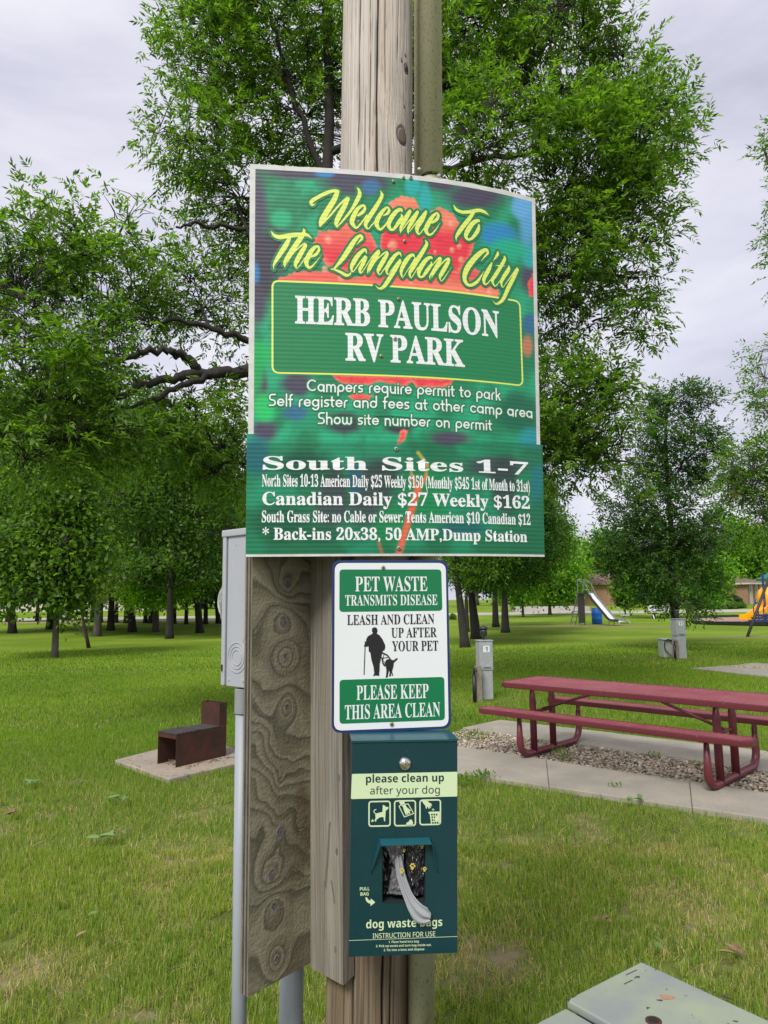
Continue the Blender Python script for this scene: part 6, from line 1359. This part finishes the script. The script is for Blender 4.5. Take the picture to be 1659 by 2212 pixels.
d_strokes([[(*i5(750, 325), 3.5), (*i5(850, 525), 3.5), (*i5(1022, 462), 3.5), (*i5(920, 282), 3.5), (*i5(790, 305), 3.5), (*i5(750, 325), 3.5)]])
d_poly([[i5(*p) for p in [(750, 245), (850, 240), (862, 290), (900, 350), (970, 405), (965, 420), (935, 405), (960, 450), (950, 478), (920, 440), (925, 480), (912, 488), (893, 450), (893, 490), (880, 495), (860, 450), (835, 380), (825, 340), (780, 300)]]])
d_poly([[i5(*p) for p in [(870, 690), (895, 630), (935, 610), (950, 575), (990, 575), (995, 605), (1010, 620), (1008, 660), (1030, 690)]]])
d_poly([[i5(*p) for p in [(1170, 225), (1280, 230), (1310, 260), (1358, 285), (1355, 300), (1330, 295), (1362, 318), (1355, 330), (1325, 315), (1342, 350), (1330, 360), (1305, 335), (1318, 372), (1305, 375), (1270, 325), (1265, 370), (1248, 372), (1240, 320), (1215, 290)]]])
d_strokes([[(*i5(1362, 385), 2.5), (*i5(1385, 405), 2.5)], [(*i5(1378, 372), 2.5), (*i5(1402, 392), 2.5)]])
bas = [[i5(*p) for p in [(1295, 440), (1310, 428), (1512, 424), (1512, 655), (1345, 658), (1320, 470), (1298, 458)]]]
for ir in range(4):
    for ic in range(4):
        x0_, y0_ = 1345 + ic * 44 + ir * 6, 465 + ir * 50
        if x0_ + 30 < 1503: bas.append([i5(*p) for p in [(x0_, y0_), (x0_ + 30, y0_), (x0_ + 30, y0_ + 34), (x0_, y0_ + 34)]])
d_poly(bas, h=.0004); d_poly([[i5(*p) for p in arc(1448, 560, 38, 0, 350, 16, 48)]], off=.0012)
d_poly([[(292, 1622), (308, 1625), (320, 1645), (341, 1655), (341, 1632), (382, 1668), (338, 1703), (340, 1682), (315, 1672), (298, 1652)]], 'arrow')
# hood over the opening
hp = lambda x, y, o_: Vector(DS.pos(DS.hit(*cm4(x, y)), o_))
hA, hB, hC, hD = hp(418, 1098, .0), hp(868, 1084, .0), hp(880, 1118, .020), hp(428, 1132, .020)
hb = MB(); hb.add([hA, hB, hC, hD, hA + Vector((0, 0, -.002)), hB + Vector((0, 0, -.002)), hC + Vector((0, 0, -.002)), hD + Vector((0, 0, -.002))], [(0, 3, 2, 1), (4, 5, 6, 7), (3, 7, 6, 2)])
for (t_, m2, b2, sgn) in [((418, 1098), (428, 1132), (345, 1420), -1), ((868, 1084), (880, 1118), (945, 1415), 1)]:
    T_, F_, B_, Bf = hp(*t_, .0), hp(*m2, .020), hp(*b2, .0), hp(b2[0] + 8 * -sgn, b2[1] - 40, .004)
    hb.add([T_, F_, Bf, B_, T_ + DS.s * .0015 * sgn, F_ + DS.s * .0015 * sgn, Bf + DS.s * .0015 * sgn, B_ + DS.s * .0015 * sgn], [(0, 1, 2, 3), (7, 6, 5, 4), (1, 5, 6, 2)])
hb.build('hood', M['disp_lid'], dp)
cv = DS.pos(np.array(rr_poly(op, .004)), -.07); cvf = DS.pos(np.array(rr_poly(op, .004)), -.0035); n = len(cv)
MB().add([tuple(p) for p in cvf] + [tuple(p) for p in cv], [(i, n + i, n + (i + 1) % n, (i + 1) % n) for i in range(n)] + [tuple(n + i for i in range(n))]).build('cavity', M['cavity'], dp)
# bags: crumpled films
bag = thing('waste_bags', DS.pos(DS.hit(870, 1900), -.03), 'black plastic waste bags with yellow paw prints bulging in the dispenser opening', 'bags')
def film(name, corners, offs, nu, nv, crump, mat_, parent, seed):
    u, v = np.meshgrid(np.linspace(0, 1, nu), np.linspace(0, 1, nv)); c_ = [DS.hit(*cm4(*p)) for p in corners]
    st = (1 - u)[..., None] * ((1 - v)[..., None] * c_[0] + v[..., None] * c_[3]) + u[..., None] * ((1 - v)[..., None] * c_[1] + v[..., None] * c_[2])
    o_ = (1 - u) * ((1 - v) * offs[0] + v * offs[3]) + u * ((1 - v) * offs[1] + v * offs[2])
    rid = np.abs(fbm(u * 5 + seed, v * 3, seed, 3) - .5) * 2; rid2 = np.abs(fbm(u * 9 + v * 5, v * 4 + seed, seed + 4, 2) - .5)
    P_ = DS.pos(st, 0) + (o_ + (rid - .4) * crump + rid2 * crump * .8)[..., None] * np.array(DS.n)
    I = (np.arange(nv - 1)[:, None] * nu + np.arange(nu - 1)[None]).ravel(); return arr_obj(name, P_.reshape(-1, 3), np.stack([I, I + nu, I + nu + 1, I + 1], -1), mat_, parent, smooth=True)
film('bag_film', [(455, 1150), (828, 1150), (828, 1640), (470, 1650)], [-.028, -.022, -.024, -.032], 60, 80, .022, M['bag_black'], bag, 1)
film('bag_film', [(640, 1150), (832, 1150), (825, 1450), (700, 1560)], [-.014, -.012, -.010, -.012], 40, 50, .014, M['bag_black'], bag, 6)
mg = mat('grey_bag_film', (.11, .11, .12), rough=.25, coat=.5)
film('bag_film', [(470, 1160), (640, 1150), (640, 1500), (560, 1380)], [-.010, -.010, -.006, -.012], 30, 40, .012, mg, bag, 9)
film('bag_film', [(540, 1370), (650, 1450), (700, 1620), (500, 1615)], [-.014, -.008, -.006, -.016], 30, 30, .008, mg, bag, 12)
cl_ = catmull([(590, 1260, 34, -.012), (610, 1400, 40, -.006), (640, 1510, 42, .000), (680, 1610, 46, .006), (735, 1700, 66, .012), (800, 1765, 84, .014), (868, 1790, 46, .012)], 6)
nu = 26; rows_ = []
for k_ in range(len(cl_)):
    x_, y_, w_, o_ = cl_[k_]; d_ = cl_[min(k_ + 1, len(cl_) - 1)][:2] - cl_[max(k_ - 1, 0)][:2]; d_ = d_ / np.hypot(*d_); t_ = k_ / (len(cl_) - 1)
    if k_ == len(cl_) - 1: w_ *= .6
    for m_ in range(nu):
        q = m_ / (nu - 1) * 2 - 1; fold = .0035 * math.sin(q * 7 + t_ * 3) * (1 - .4 * t_) + .004 * (1 - q * q)
        rows_.append(Vector(DS.pos(DS.hit(*cm4(x_ - d_[1] * w_ * q, y_ + d_[0] * w_ * q)), o_ + fold)))
I = (np.arange(len(cl_) - 1)[:, None] * nu + np.arange(nu - 1)[None]).ravel()
arr_obj('bag_tongue', np.array(rows_), np.stack([I, I + nu, I + nu + 1, I + 1], -1), M['bag_clear'], bag, smooth=True)
for (x, y, s_) in [(618, 1385, 1.0), (714, 1345, 1.1), (824, 1370, .8), (590, 1160, .7), (800, 1165, .7), (640, 1200, .6)]:
    b = MB(); 
    for (dx_, dy_, r_) in [(0, 12, 13), (-14, -6, 8), (-4, -20, 8), (10, -20, 8), (19, -4, 8)]:
        c_ = Vector(DS.pos(DS.hit(*cm4(x + dx_ * s_, y + dy_ * s_)), .0025)); b.lathe(c_, DS.n, [(r_ * s_ * kd_, 0), (r_ * s_ * kd_ * .9, .0004)], 10)
    b.build('paw_print', M['bag_yellow'], bag)

# ------------------------------------------------------------------ picnic table
def hz(px, py, z): return G(px, py, z)
zs, zt_ = .447, .682
tL, tR = hz(1026, 1529, zs), hz(1618, 1602.5, zs)      # front bench, near edge, left and right ends
eL = (tR - tL); LB = eL.length; eL.normalize(); eW = Vector((-eL.y, eL.x, 0))
if eW.y < 0: eW = -eW
sh, shl = .15, .15; tt0 = tL + eL * shl + eW * sh
pt_ = thing('picnic_table', tL + eL * LB / 2 + eW * .7 - Vector((0, 0, zs)), 'maroon perforated steel picnic table with two attached benches', 'picnic table')
def deck(name, o0, L_, W_2, z, thk, pitch, m_top):
    r_ = .06; pts = []
    corners = [(0, 0), (L_, 0), (L_, W_2), (0, W_2)]
    ch_ = min(.07, W_2 * .25)
    outl = [(ch_, 0), (L_ - ch_, 0), (L_, ch_), (L_, W_2 - ch_), (L_ - ch_, W_2), (ch_, W_2), (0, W_2 - ch_), (0, ch_)]
    P3 = lambda a, b_, zz: o0 + eL * a + eW * b_ + Vector((0, 0, zz - o0.z))
    rim = MB(); n = len(outl); w_ = .022
    inl = [(min(max(a, w_ if a < L_ / 2 else 0), L_ - w_) if True else a, min(max(b_, w_), W_2 - w_)) for a, b_ in outl]
    for i in range(n):
        j = (i + 1) % n; A1, A2_ = outl[i], outl[j]; B1, B2_ = inl[i], inl[j]
        rim.hexa([P3(*A1, z - thk), P3(*A2_, z - thk), P3(*B2_, z - thk), P3(*B1, z - thk), P3(*A1, z), P3(*A2_, z), P3(*B2_, z), P3(*B1, z)])
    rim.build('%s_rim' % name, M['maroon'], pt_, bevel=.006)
    # expanded metal strands in two directions, clipped to the panel
    V_, F_ = [], []
    def strand(a0, b0, a1, b1, dz):
        d = np.array([a1 - a0, b1 - b0]); L3 = np.linalg.norm(d)
        if L3 < .01: return
        nn = np.array([-d[1], d[0]]) / L3 * (.0085 if dz > 0 else .0016); b = len(V_)
        for (a, c) in ((a0, b0), (a1, b1)):
            for s_ in (-1, 1):
                for zz in (z - .0065 + dz, z - .0035 + dz): V_.append(tuple(P3(a + nn[0] * s_, c + nn[1] * s_, zz)))
        F_.extend([(b + 1, b + 3, b + 7, b + 5), (b, b + 4, b + 6, b + 2), (b, b + 1, b + 5, b + 4), (b + 2, b + 6, b + 7, b + 3)])
    sl_ = 1.15; x0_, x1_, y0_, y1_ = w_ * .6, L_ - w_ * .6, w_ * .6, W_2 - w_ * .6
    for sgn in (1, -1):
        k_ = -W_2 / sl_ - .1
        while k_ < L_ + W_2 / sl_ + .1:
            pts_ = []
            # line: a = k + t, b = sgn*sl*t + (0 or W)
            bb0 = y0_ if sgn > 0 else y1_
            t0_, t1_ = 0, (y1_ - y0_) / sl_
            a0, a1 = k_, k_ + t1_; 
            ta = max(0, x0_ - a0); tb = min(t1_, x1_ - a0)
            if tb > ta: strand(a0 + ta, bb0 + sgn * sl_ * ta, a0 + tb, bb0 + sgn * sl_ * tb, .0006 if sgn > 0 else -.0006)
            k_ += pitch
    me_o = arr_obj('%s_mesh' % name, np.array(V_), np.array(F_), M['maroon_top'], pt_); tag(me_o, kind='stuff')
benchW, topW = .22, .69
o_f = tL * 1; deck('bench', Vector((tL.x, tL.y, zs)), LB, benchW, zs, .045, .046, 'maroon')
o_t = Vector((tt0.x, tt0.y, zt_)); deck('table_top', o_t, LB, topW, zt_, .048, .050, 'maroon')
offb = 1.0
ob = Vector((tL.x, tL.y, zs)) + eL * .10 + eW * offb; deck('bench', ob, LB, benchW, zs, .045, .046, 'maroon')
cW = (sh + topW / 2)                   # centre line
def tpos(a, w, z): v_ = tL + eL * a + eW * w; return Vector((v_.x, v_.y, z))
wf, wb = .10, 1.11; cW = .48
# leg frames: at the legs seen in the photograph
for px_, aF in ((1103, .42), (1545, 2.06)):
    shf = 0.0
    rad = .12; pts_ = [tpos(aF, wf, zs - .04), tpos(aF, wf, rad + .06)]
    for t in np.linspace(0, 90, 6)[1:]: pts_.append(tpos(aF, wf + rad * (1 - math.cos(R(t))) + .0, .06 + rad * (1 - math.sin(R(t)))))
    for t in np.linspace(90, 0, 6)[:-1]: pts_.append(tpos(aF, wb - rad * (1 - math.cos(R(t))), .06 + rad * (1 - math.sin(R(t)))))
    pts_ += [tpos(aF, wb, rad + .06), tpos(aF, wb, zs - .04)]
    MB().tube(pts_, [.018] + [.031] * (len(pts_) - 2) + [.018], 12).build('leg_frame', M['maroon'], pt_, smooth=True)
    for w_ in (cW - .16, cW + .16):
        MB().tube([tpos(aF, w_, .06), tpos(aF, w_, zt_ - .16), tpos(aF, w_, zt_ - .04)], [.031, .031, .016], 12).build('post', M['maroon'], pt_, smooth=True)
    MB().bar(tpos(aF, wf - .1, zs - .045), tpos(aF, wf + .1, zs - .045), .04, .006).bar(tpos(aF, cW - .33, zt_ - .045), tpos(aF, cW + .33, zt_ - .045), .04, .008).build('cross_bracket', M['maroon'], pt_)
    sgn = 1 if px_ < 1200 else -1
    MB().tube([tpos(aF, cW, zs - .02), tpos(aF + sgn * .62, cW, zt_ - .045)], .013, 8).build('brace', M['maroon'], pt_, smooth=True)
    MB().tube([tpos(aF, cW - .16, zs - .03), tpos(aF, cW + .16, zs - .03)], .016, 8).build('crossbar', M['maroon'], pt_, smooth=True)

# ------------------------------------------------------------------ grill
c0 = G(379.6, 1658, .03); c1 = G(488.2, 1632, .03); c2 = G(338, 1650.5, .03)
eG = (c1 - c0); LG = eG.length; eG.normalize(); eH = Vector((-eG.y, eG.x, 0)); WG = abs((c2 - c0).dot(eH)); HG = .275
if eH.dot(c2 - c0) < 0: eH = -eH
gr_ = thing('park_grill', c0 + eG * LG / 2 + eH * WG / 2, 'rusty brown steel park grill with chimney on its concrete pad', 'grill')
def gp_(a, w, z): return c0 + eG * a + eH * w + Vector((0, 0, z))
th = .004
MB().box(gp_(LG / 2, th / 2, HG / 2), eG * LG / 2, eH * th / 2, Vector((0, 0, HG / 2))).build('side_plate', M['rust'], gr_)
MB().box(gp_(LG / 2, WG - th / 2, HG / 2), eG * LG / 2, eH * th / 2, Vector((0, 0, HG / 2))).build('side_plate', M['rust'], gr_)
MB().box(gp_(LG - th / 2, WG / 2, HG / 2), eG * th / 2, eH * (WG / 2 - th), Vector((0, 0, HG / 2))).build('back_plate', M['rust'], gr_)
MB().box(gp_(LG * .74, WG / 2, HG + .003), eG * LG * .26, eH * WG / 2, Vector((0, 0, .003))).build('griddle', M['soot'], gr_)
for i in range(6): MB().box(gp_(.015 + i * LG * .48 / 6, WG / 2, HG + .006), eG * .014, eH * (WG / 2 + .004), Vector((0, 0, .005))).build('grate_bar', M['soot'], gr_)
MB().box(gp_(.003, WG / 2, HG - .02), eG * .003, eH * WG / 2, Vector((0, 0, .018))).build('front_lip', M['rust'], gr_)
hc = .205; dc = .085; z0c = HG + .006
for (a, w, ax, aw) in [(LG - dc, WG / 2, .002, WG / 2), (LG, WG / 2, .002, WG / 2), (LG - dc / 2, .002, dc / 2 - .002, .002), (LG - dc / 2, WG - .002, dc / 2 - .002, .002)]:
    MB().box(gp_(a, w, z0c + hc / 2), eG * ax, eH * aw, Vector((0, 0, hc / 2))).build('chimney_plate', M['rust'], gr_)
lt = MB(); rr_ = random.Random(4)
for i in range(26):
    a = gp_(rr_.uniform(.03, .2), rr_.uniform(.02, WG - .03), rr_.uniform(.003, .03)); an = rr_.uniform(0, 3.1); d_ = Vector((math.cos(an), math.sin(an), rr_.uniform(-.2, .3))) * rr_.uniform(.01, .035); lt.bar(a - d_, a + d_, .006, .004)
for i in range(34):
    a = gp_(rr_.uniform(.02, LG), rr_.uniform(-.12, -.01), .004); an = rr_.uniform(0, 3.1); d_ = Vector((math.cos(an), math.sin(an), 0)) * rr_.uniform(.006, .025); lt.bar(a - d_, a + d_, .005, .004)
tag(lt.build('twig_litter', M['straw']), 'dry twigs and leaf bits lying in and beside the grill', 'litter', kind='stuff')

# ------------------------------------------------------------------ pedestals
def pedestal(px0, px1, pyt, pyb, num, label, split, yaw=R(12)):
    b = G((px0 + px1) / 2, pyb); Y = b.y; s = Y / FPX; w = (px1 - px0) * s * .93; H = (pyb - pyt) * s; root = thing('power_pedestal', (b.x, Y, 0), label, 'pedestal')
    c_, s_ = math.cos(yaw), math.sin(yaw); u = Vector((c_, s_, 0)); v = Vector((-s_, c_, 0)); Z = Vector((0, 0, 1)); B = Vector((b.x, Y, 0)); hb_ = H * split
    MB().box(B + v * w * .4 + Z * (H - hb_) / 2, u * w * .42, v * w * .36, Z * (H - hb_) / 2).build('post', M['ped'], root, bevel=.006)
    MB().box(B + v * w * .4 + Z * (H - hb_ / 2), u * w * .46, v * w * .40, Z * hb_ / 2).build('housing', M['ped'], root, bevel=.006)
    MB().box(B + v * w * .4 + Z * (H + .006), u * w * .5, v * w * .44, Z * .008).build('cap', M['ped'], root, bevel=.003)
    MB().box(B + v * (-w * .01) + Z * (H - hb_ * .52), u * w * .38, v * w * .02, Z * hb_ * .42).build('door', M['ped'], root, bevel=.004)
    MB().box(B + v * (-w * .05) + Z * (H - hb_ * .86), u * w * .22, v * w * .03, Z * hb_ * .03).build('door_lip', M['ped'], root, bevel=.003)
    MB().tube([B + u * w * .5 + v * w * .2 + Z * (H - hb_ * .2), B + u * w * .56 + v * w * .2 + Z * (H - hb_ * .2)], w * .06, 8).build('knob', M['black_rubber'], root)
    fr = B + v * (-w * .035)
    MB().box(fr + v * .0 + Z * (H - hb_ * .27), u * w * .22, v * .002, Z * hb_ * .11).build('number_plate', M['white_flat'], root)
    V, F = text_tris(sansb(num)); V = V - (V.max(0) + V.min(0)) / 2; V = V * (hb_ * .15 / (V[:, 1].max() - V[:, 1].min())); o3 = fr - v * .0032 + Z * (H - hb_ * .27)
    P3 = np.array(o3) + V[:, :1] * np.array(u) + V[:, 1:] * np.array(Z); arr_obj('number', P3, F, M['black_flat'], root)
    # small lamp on a neck above
    nk = B + v * w * .55 + u * w * .05 + Z * H
    MB().tube([nk, nk + Z * H * .06], .018, 8).build('lamp_neck', M['dark_metal'], root)
    ll = MB().lathe(nk + Z * H * .06, Z, [(.03, 0), (.052, .03), (.055, .09), (.05, .12)], 16).build('lamp_globe', M['glass'], root, smooth=True)
    MB().lathe(nk + Z * (H * .06 + .12), Z, [(.066, 0), (.062, .02), (.04, .045), (.01, .055)], 16).build('lamp_cap', M['dark_metal'], root, smooth=True)
    return B, u, v, w, H
pedestal(1036, 1071, 1390, 1512, '1', 'grey power pedestal numbered 1 left of the picnic table', .50)
pedestal(1462, 1489, 1340, 1423, '11', 'grey power pedestal numbered 11 in front of the dark elm', .42)
def hydrant(px, pyt, pyb, label, hose=False):
    b = G(px, pyb); Y = b.y; s = Y / FPX; H = (pyb - pyt) * s; root = thing('water_spigot', (b.x, Y, 0), label, 'spigot'); B = Vector((b.x, Y, 0))
    MB().abox(b.x - .01, b.x + .08, Y + .01, Y + .10, -.02, H * .98).build('stake', mat('stake_wood', (.24, .20, .15), rough=.9, var=.5, vs=12), root)
    MB().tube([B + Vector((-.03, -.01, -.02)), B + Vector((-.03, -.01, H * .75))], .028, 10).build('riser_pipe', M['black_rubber'], root, smooth=True)
    MB().tube([B + Vector((-.03, -.01, H * .75)), B + Vector((-.03, -.01, H * .9)), B + Vector((-.01, -.07, H * .93)), B + Vector((-.0, -.09, H * .85))], [.014, .014, .012, .014], 8).build('faucet', M['dark_metal'], root, smooth=True)
hydrant(1030, 1441, 1516, 'black water pipe and faucet on a stake beside pedestal 1'); hydrant(1461, 1383, 1424, 'black water pipe on a stake beside pedestal 11')
b = G(1446, 1421); s = b.y / FPX; tb = thing('terminal_box', b, 'pale green telephone terminal box left of pedestal 11', 'cabinet')
MB().abox(b.x - 11 * s, b.x + 9 * s, b.y, b.y + .35, 0, 37 * s).build('body', mat('pale_green_paint', (.36, .42, .36), rough=.6, var=.35, vs=6, vcol=(.25, .2, .15)), tb, bevel=.015)
MB().abox(b.x - 12 * s, b.x + 11 * s, b.y - .03, b.y + .38, 37 * s, 40 * s).build('lid', mat('green_lid', (.30, .38, .30), rough=.6), tb, bevel=.01)
hs_ = thing('garden_hose', b + Vector((0, -.06, 0)), 'black hose looped over the terminal box beside pedestal 11', 'hose')
pts_ = [P(px, py, b.y - .05) for px, py in [(1459, 1395), (1452, 1386), (1444, 1381), (1437, 1385), (1435, 1394), (1438, 1404), (1445, 1412), (1452, 1418)]]
MB().tube([Vector(p) for p in catmull([tuple(p) for p in pts_], 5)], .012, 6).build('tube', M['black_rubber'], hs_, smooth=True)

# ------------------------------------------------------------------ green cabinet in the lower right corner
zc_ = .54; K0, KL, KR = G(1385, 2077, zc_), G(1221, 2160, zc_), G(1659, 2183, zc_)
k1 = (KL - K0); w1 = k1.length; k1.normalize(); k2 = Vector((-k1.y, k1.x, 0)); 
if k2.dot(KR - K0) < 0: k2 = -k2
cb = thing('utility_cabinet', Vector(((K0 + k1 * .4 + k2 * .35).x, (K0 + k1 * .4 + k2 * .35).y, 0)), 'faded sage green metal cabinet with chipped paint in the bottom right corner', 'cabinet')
def kp(a, c, z): v_ = K0 + k1 * a + k2 * c; return Vector((v_.x, v_.y, z))
LK = .80
MB().hexa([kp(0, 0, zc_ - .02), kp(w1 - .004, 0, zc_ - .02), kp(w1 - .004, LK, zc_ - .02), kp(0, LK, zc_ - .02), kp(0, 0, zc_), kp(w1 - .004, 0, zc_), kp(w1 - .004, LK, zc_), kp(0, LK, zc_)][::1] if (k1.cross(k2)).z > 0 else [kp(0, 0, zc_ - .02), kp(0, LK, zc_ - .02), kp(w1 - .004, LK, zc_ - .02), kp(w1 - .004, 0, zc_ - .02), kp(0, 0, zc_), kp(0, LK, zc_), kp(w1 - .004, LK, zc_), kp(w1 - .004, 0, zc_)]).build('lid', M['box_green'], cb, bevel=.004)
MB().box(kp(w1 + .20, LK / 2 + .004, zc_ - .022), k1 * .192, k2 * (LK / 2 - .004), Vector((0, 0, .012))).build('front_lid', M['box_green'], cb, bevel=.005)
MB().box(kp(w1 / 2 + .2, LK / 2, (zc_ - .022) / 2 - .01), k1 * (w1 / 2 + .185), k2 * (LK / 2 - .012), Vector((0, 0, (zc_ - .022) / 2))).build('body', M['box_green'], cb)
p_ = G(1412, 2207, zc_); MB().lathe(Vector((p_.x, p_.y, zc_ + .001)), (0, 0, 1), [(.017, 0), (.017, .002), (.012, .0025)], 20).build('latch_ring', M['rust'], cb)
MB().lathe(Vector((p_.x, p_.y, zc_ + .003)), (0, 0, 1), [(.011, 0), (.011, .001)], 20).build('latch_recess', M['black_rubber'], cb)
chip = mat('bare_rust_chip', (.05, .028, .024), rough=.9); chip2 = mat('rust_stain', (.40, .20, .11), rough=.9, var=.3, vs=60)
def flake(pts, m_, nm='paint_chip'):
    q = [G(1050.7 + .3667 * x, 1990.8 + .3667 * y, zc_ + .0006) for x, y in pts]; MB().add([(p.x, p.y, zc_ + .0006) for p in q], [tuple(range(len(q)))]).build(nm, m_, cb)
for pts in [[(820, 312), (886, 281), (888, 285), (824, 316)], [(808, 366), (860, 341), (862, 346), (812, 370)], [(1368, 432), (1400, 434), (1455, 458), (1450, 464), (1400, 450)], [(1326, 412), (1350, 410), (1352, 424), (1330, 420)], [(1255, 388), (1280, 390), (1282, 396), (1262, 396)],
            [(1054, 396), (1066, 396), (1064, 404)], [(990, 280), (1002, 282), (998, 287)], [(932, 288), (942, 288), (940, 293)], [(1450, 580), (1484, 586), (1482, 592), (1456, 588)], [(500, 445), (530, 432), (532, 436), (506, 450)], [(470, 456), (500, 452), (482, 470)], [(868, 330), (882, 330), (876, 338)], [(1205, 548), (1214, 548), (1212, 554)]]: flake(pts, chip)
flake([(1015, 430), (1045, 430), (1075, 434), (1108, 442), (1112, 452), (1070, 460), (1040, 456), (1030, 444)], chip2, 'rust_stain')

# ------------------------------------------------------------------ fallen leaves
def fallen(px, py, size, m_, label, seed, n=3, cat='leaf'):
    g0 = G(px, py); rnd = random.Random(seed); root = thing('fallen_leaf', (g0.x, g0.y, 0), label, cat)
    for i in range(n):
        a = rnd.uniform(0, 6.28); c_ = Vector((g0.x + rnd.uniform(-.4, .4) * size * (n > 1), g0.y + rnd.uniform(-.3, .3) * size * (n > 1), .045 + rnd.uniform(0, .012))); u = Vector((math.cos(a), math.sin(a), rnd.uniform(-.1, .25))); v = Vector((-math.sin(a), math.cos(a), rnd.uniform(-.3, .3)))
        L_ = size * rnd.uniform(.5, .8); W2 = L_ * .2; ml = []
        b = MB(); fr = [(-.5, 0), (-.25, .8), (.05, 1), (.3, .6), (.5, 0), (.3, -.6), (.05, -1), (-.25, -.8)]
        vs = [c_ + u * (x * L_) + v * (y * W2) + Vector((0, 0, abs(y) * W2 * .5)) for x, y in fr] + [c_ + u * (.05 * L_)]
        b.add(vs, [(i_, (i_ + 1) % 8, 8) for i_ in range(8)]); b.build('leaflet' if n > 1 else 'blade', M[m_], root)
for (x, y, s_, m_, lab, n) in [(73, 1702, .16, 'leaf_green', 'fallen green ash leaf nearest the left edge', 4), (260, 1739, .15, 'leaf_green', 'pale green fallen leaf on grass below the grill pad', 4), (30, 1771, .13, 'straw', 'curled dark brown leaf in the grass at the left edge', 3), (222, 1824, .15, 'leaf_green', 'fallen green leaflets in the middle of the left lawn', 4),
                               (200, 1997, .11, 'leaf_green', 'single long green leaf on the near left lawn', 1), (175, 2042, .07, 'leaf_dead', 'small pinkish dead leaf on the near left lawn', 1), (1370, 1740, .12, 'leaf_green', 'cluster of green leaves at the edge of the concrete strip', 5), (1304, 2015, .10, 'straw', 'crumpled brown leaf on the lawn above the green cabinet', 3),
                               (1582, 2080, .11, 'straw', 'brown curled leaves right of the green cabinet corner', 4), (1060, 2128, .06, 'leaf_dead', 'small orange dead leaf left of the green cabinet', 1), (1421, 2076, .06, 'leaf_green', 'green leaf touching the corner of the green cabinet', 2), (1320, 1922, .06, 'leaf_green', 'tiny pale leaf on the lawn right of the dispenser', 1), (1185, 1490, .12, 'leaf_green', 'fallen green leaves on the lawn between pedestal 1 and the table', 3)]:
    fallen(x, y, s_, m_, lab, int(x + y), n)
# small weeds by the gravel
r = np.random.default_rng(9)
wv, wf_, wc = [], [], []; o_ = 0
for (px, py, n, s_) in [(1030, 1596, 90, .10), (1210, 1625, 30, .05), (1215, 1640, 30, .05), (1000, 1690, 120, .07), (1040, 1678, 60, .05), (1325, 1700, 12, .03), (1505, 1654, 14, .04), (1410, 1632, 14, .04)]:
    g0 = G(px, py, .03); C = np.array(g0) + r.normal(0, 1, (n, 3)) * np.array([s_, s_ * .6, s_ * .25]) + np.array([0, 0, s_ * .3]); A_ = norm(r.normal(0, .6, (n, 3)) + np.array([0, 0, .8])); Nn = norm(r.normal(0, 1, (n, 3))); Nn = norm(Nn - A_ * (Nn * A_).sum(1, keepdims=True))
    V, F, c = leaf_quads(C, A_, Nn, np.full(n, .035), np.full(n, .016), lerp((.09, .17, .02), (.16, .27, .04), r.random(n))); wv.append(V); wf_.append(F + o_); wc.append(c); o_ += len(V)
tag(arr_obj('weeds', np.concatenate(wv), np.concatenate(wf_), M['leaf'], col=np.concatenate(wc)), 'small green weeds growing in the gravel and along the concrete', 'weeds', kind='stuff')
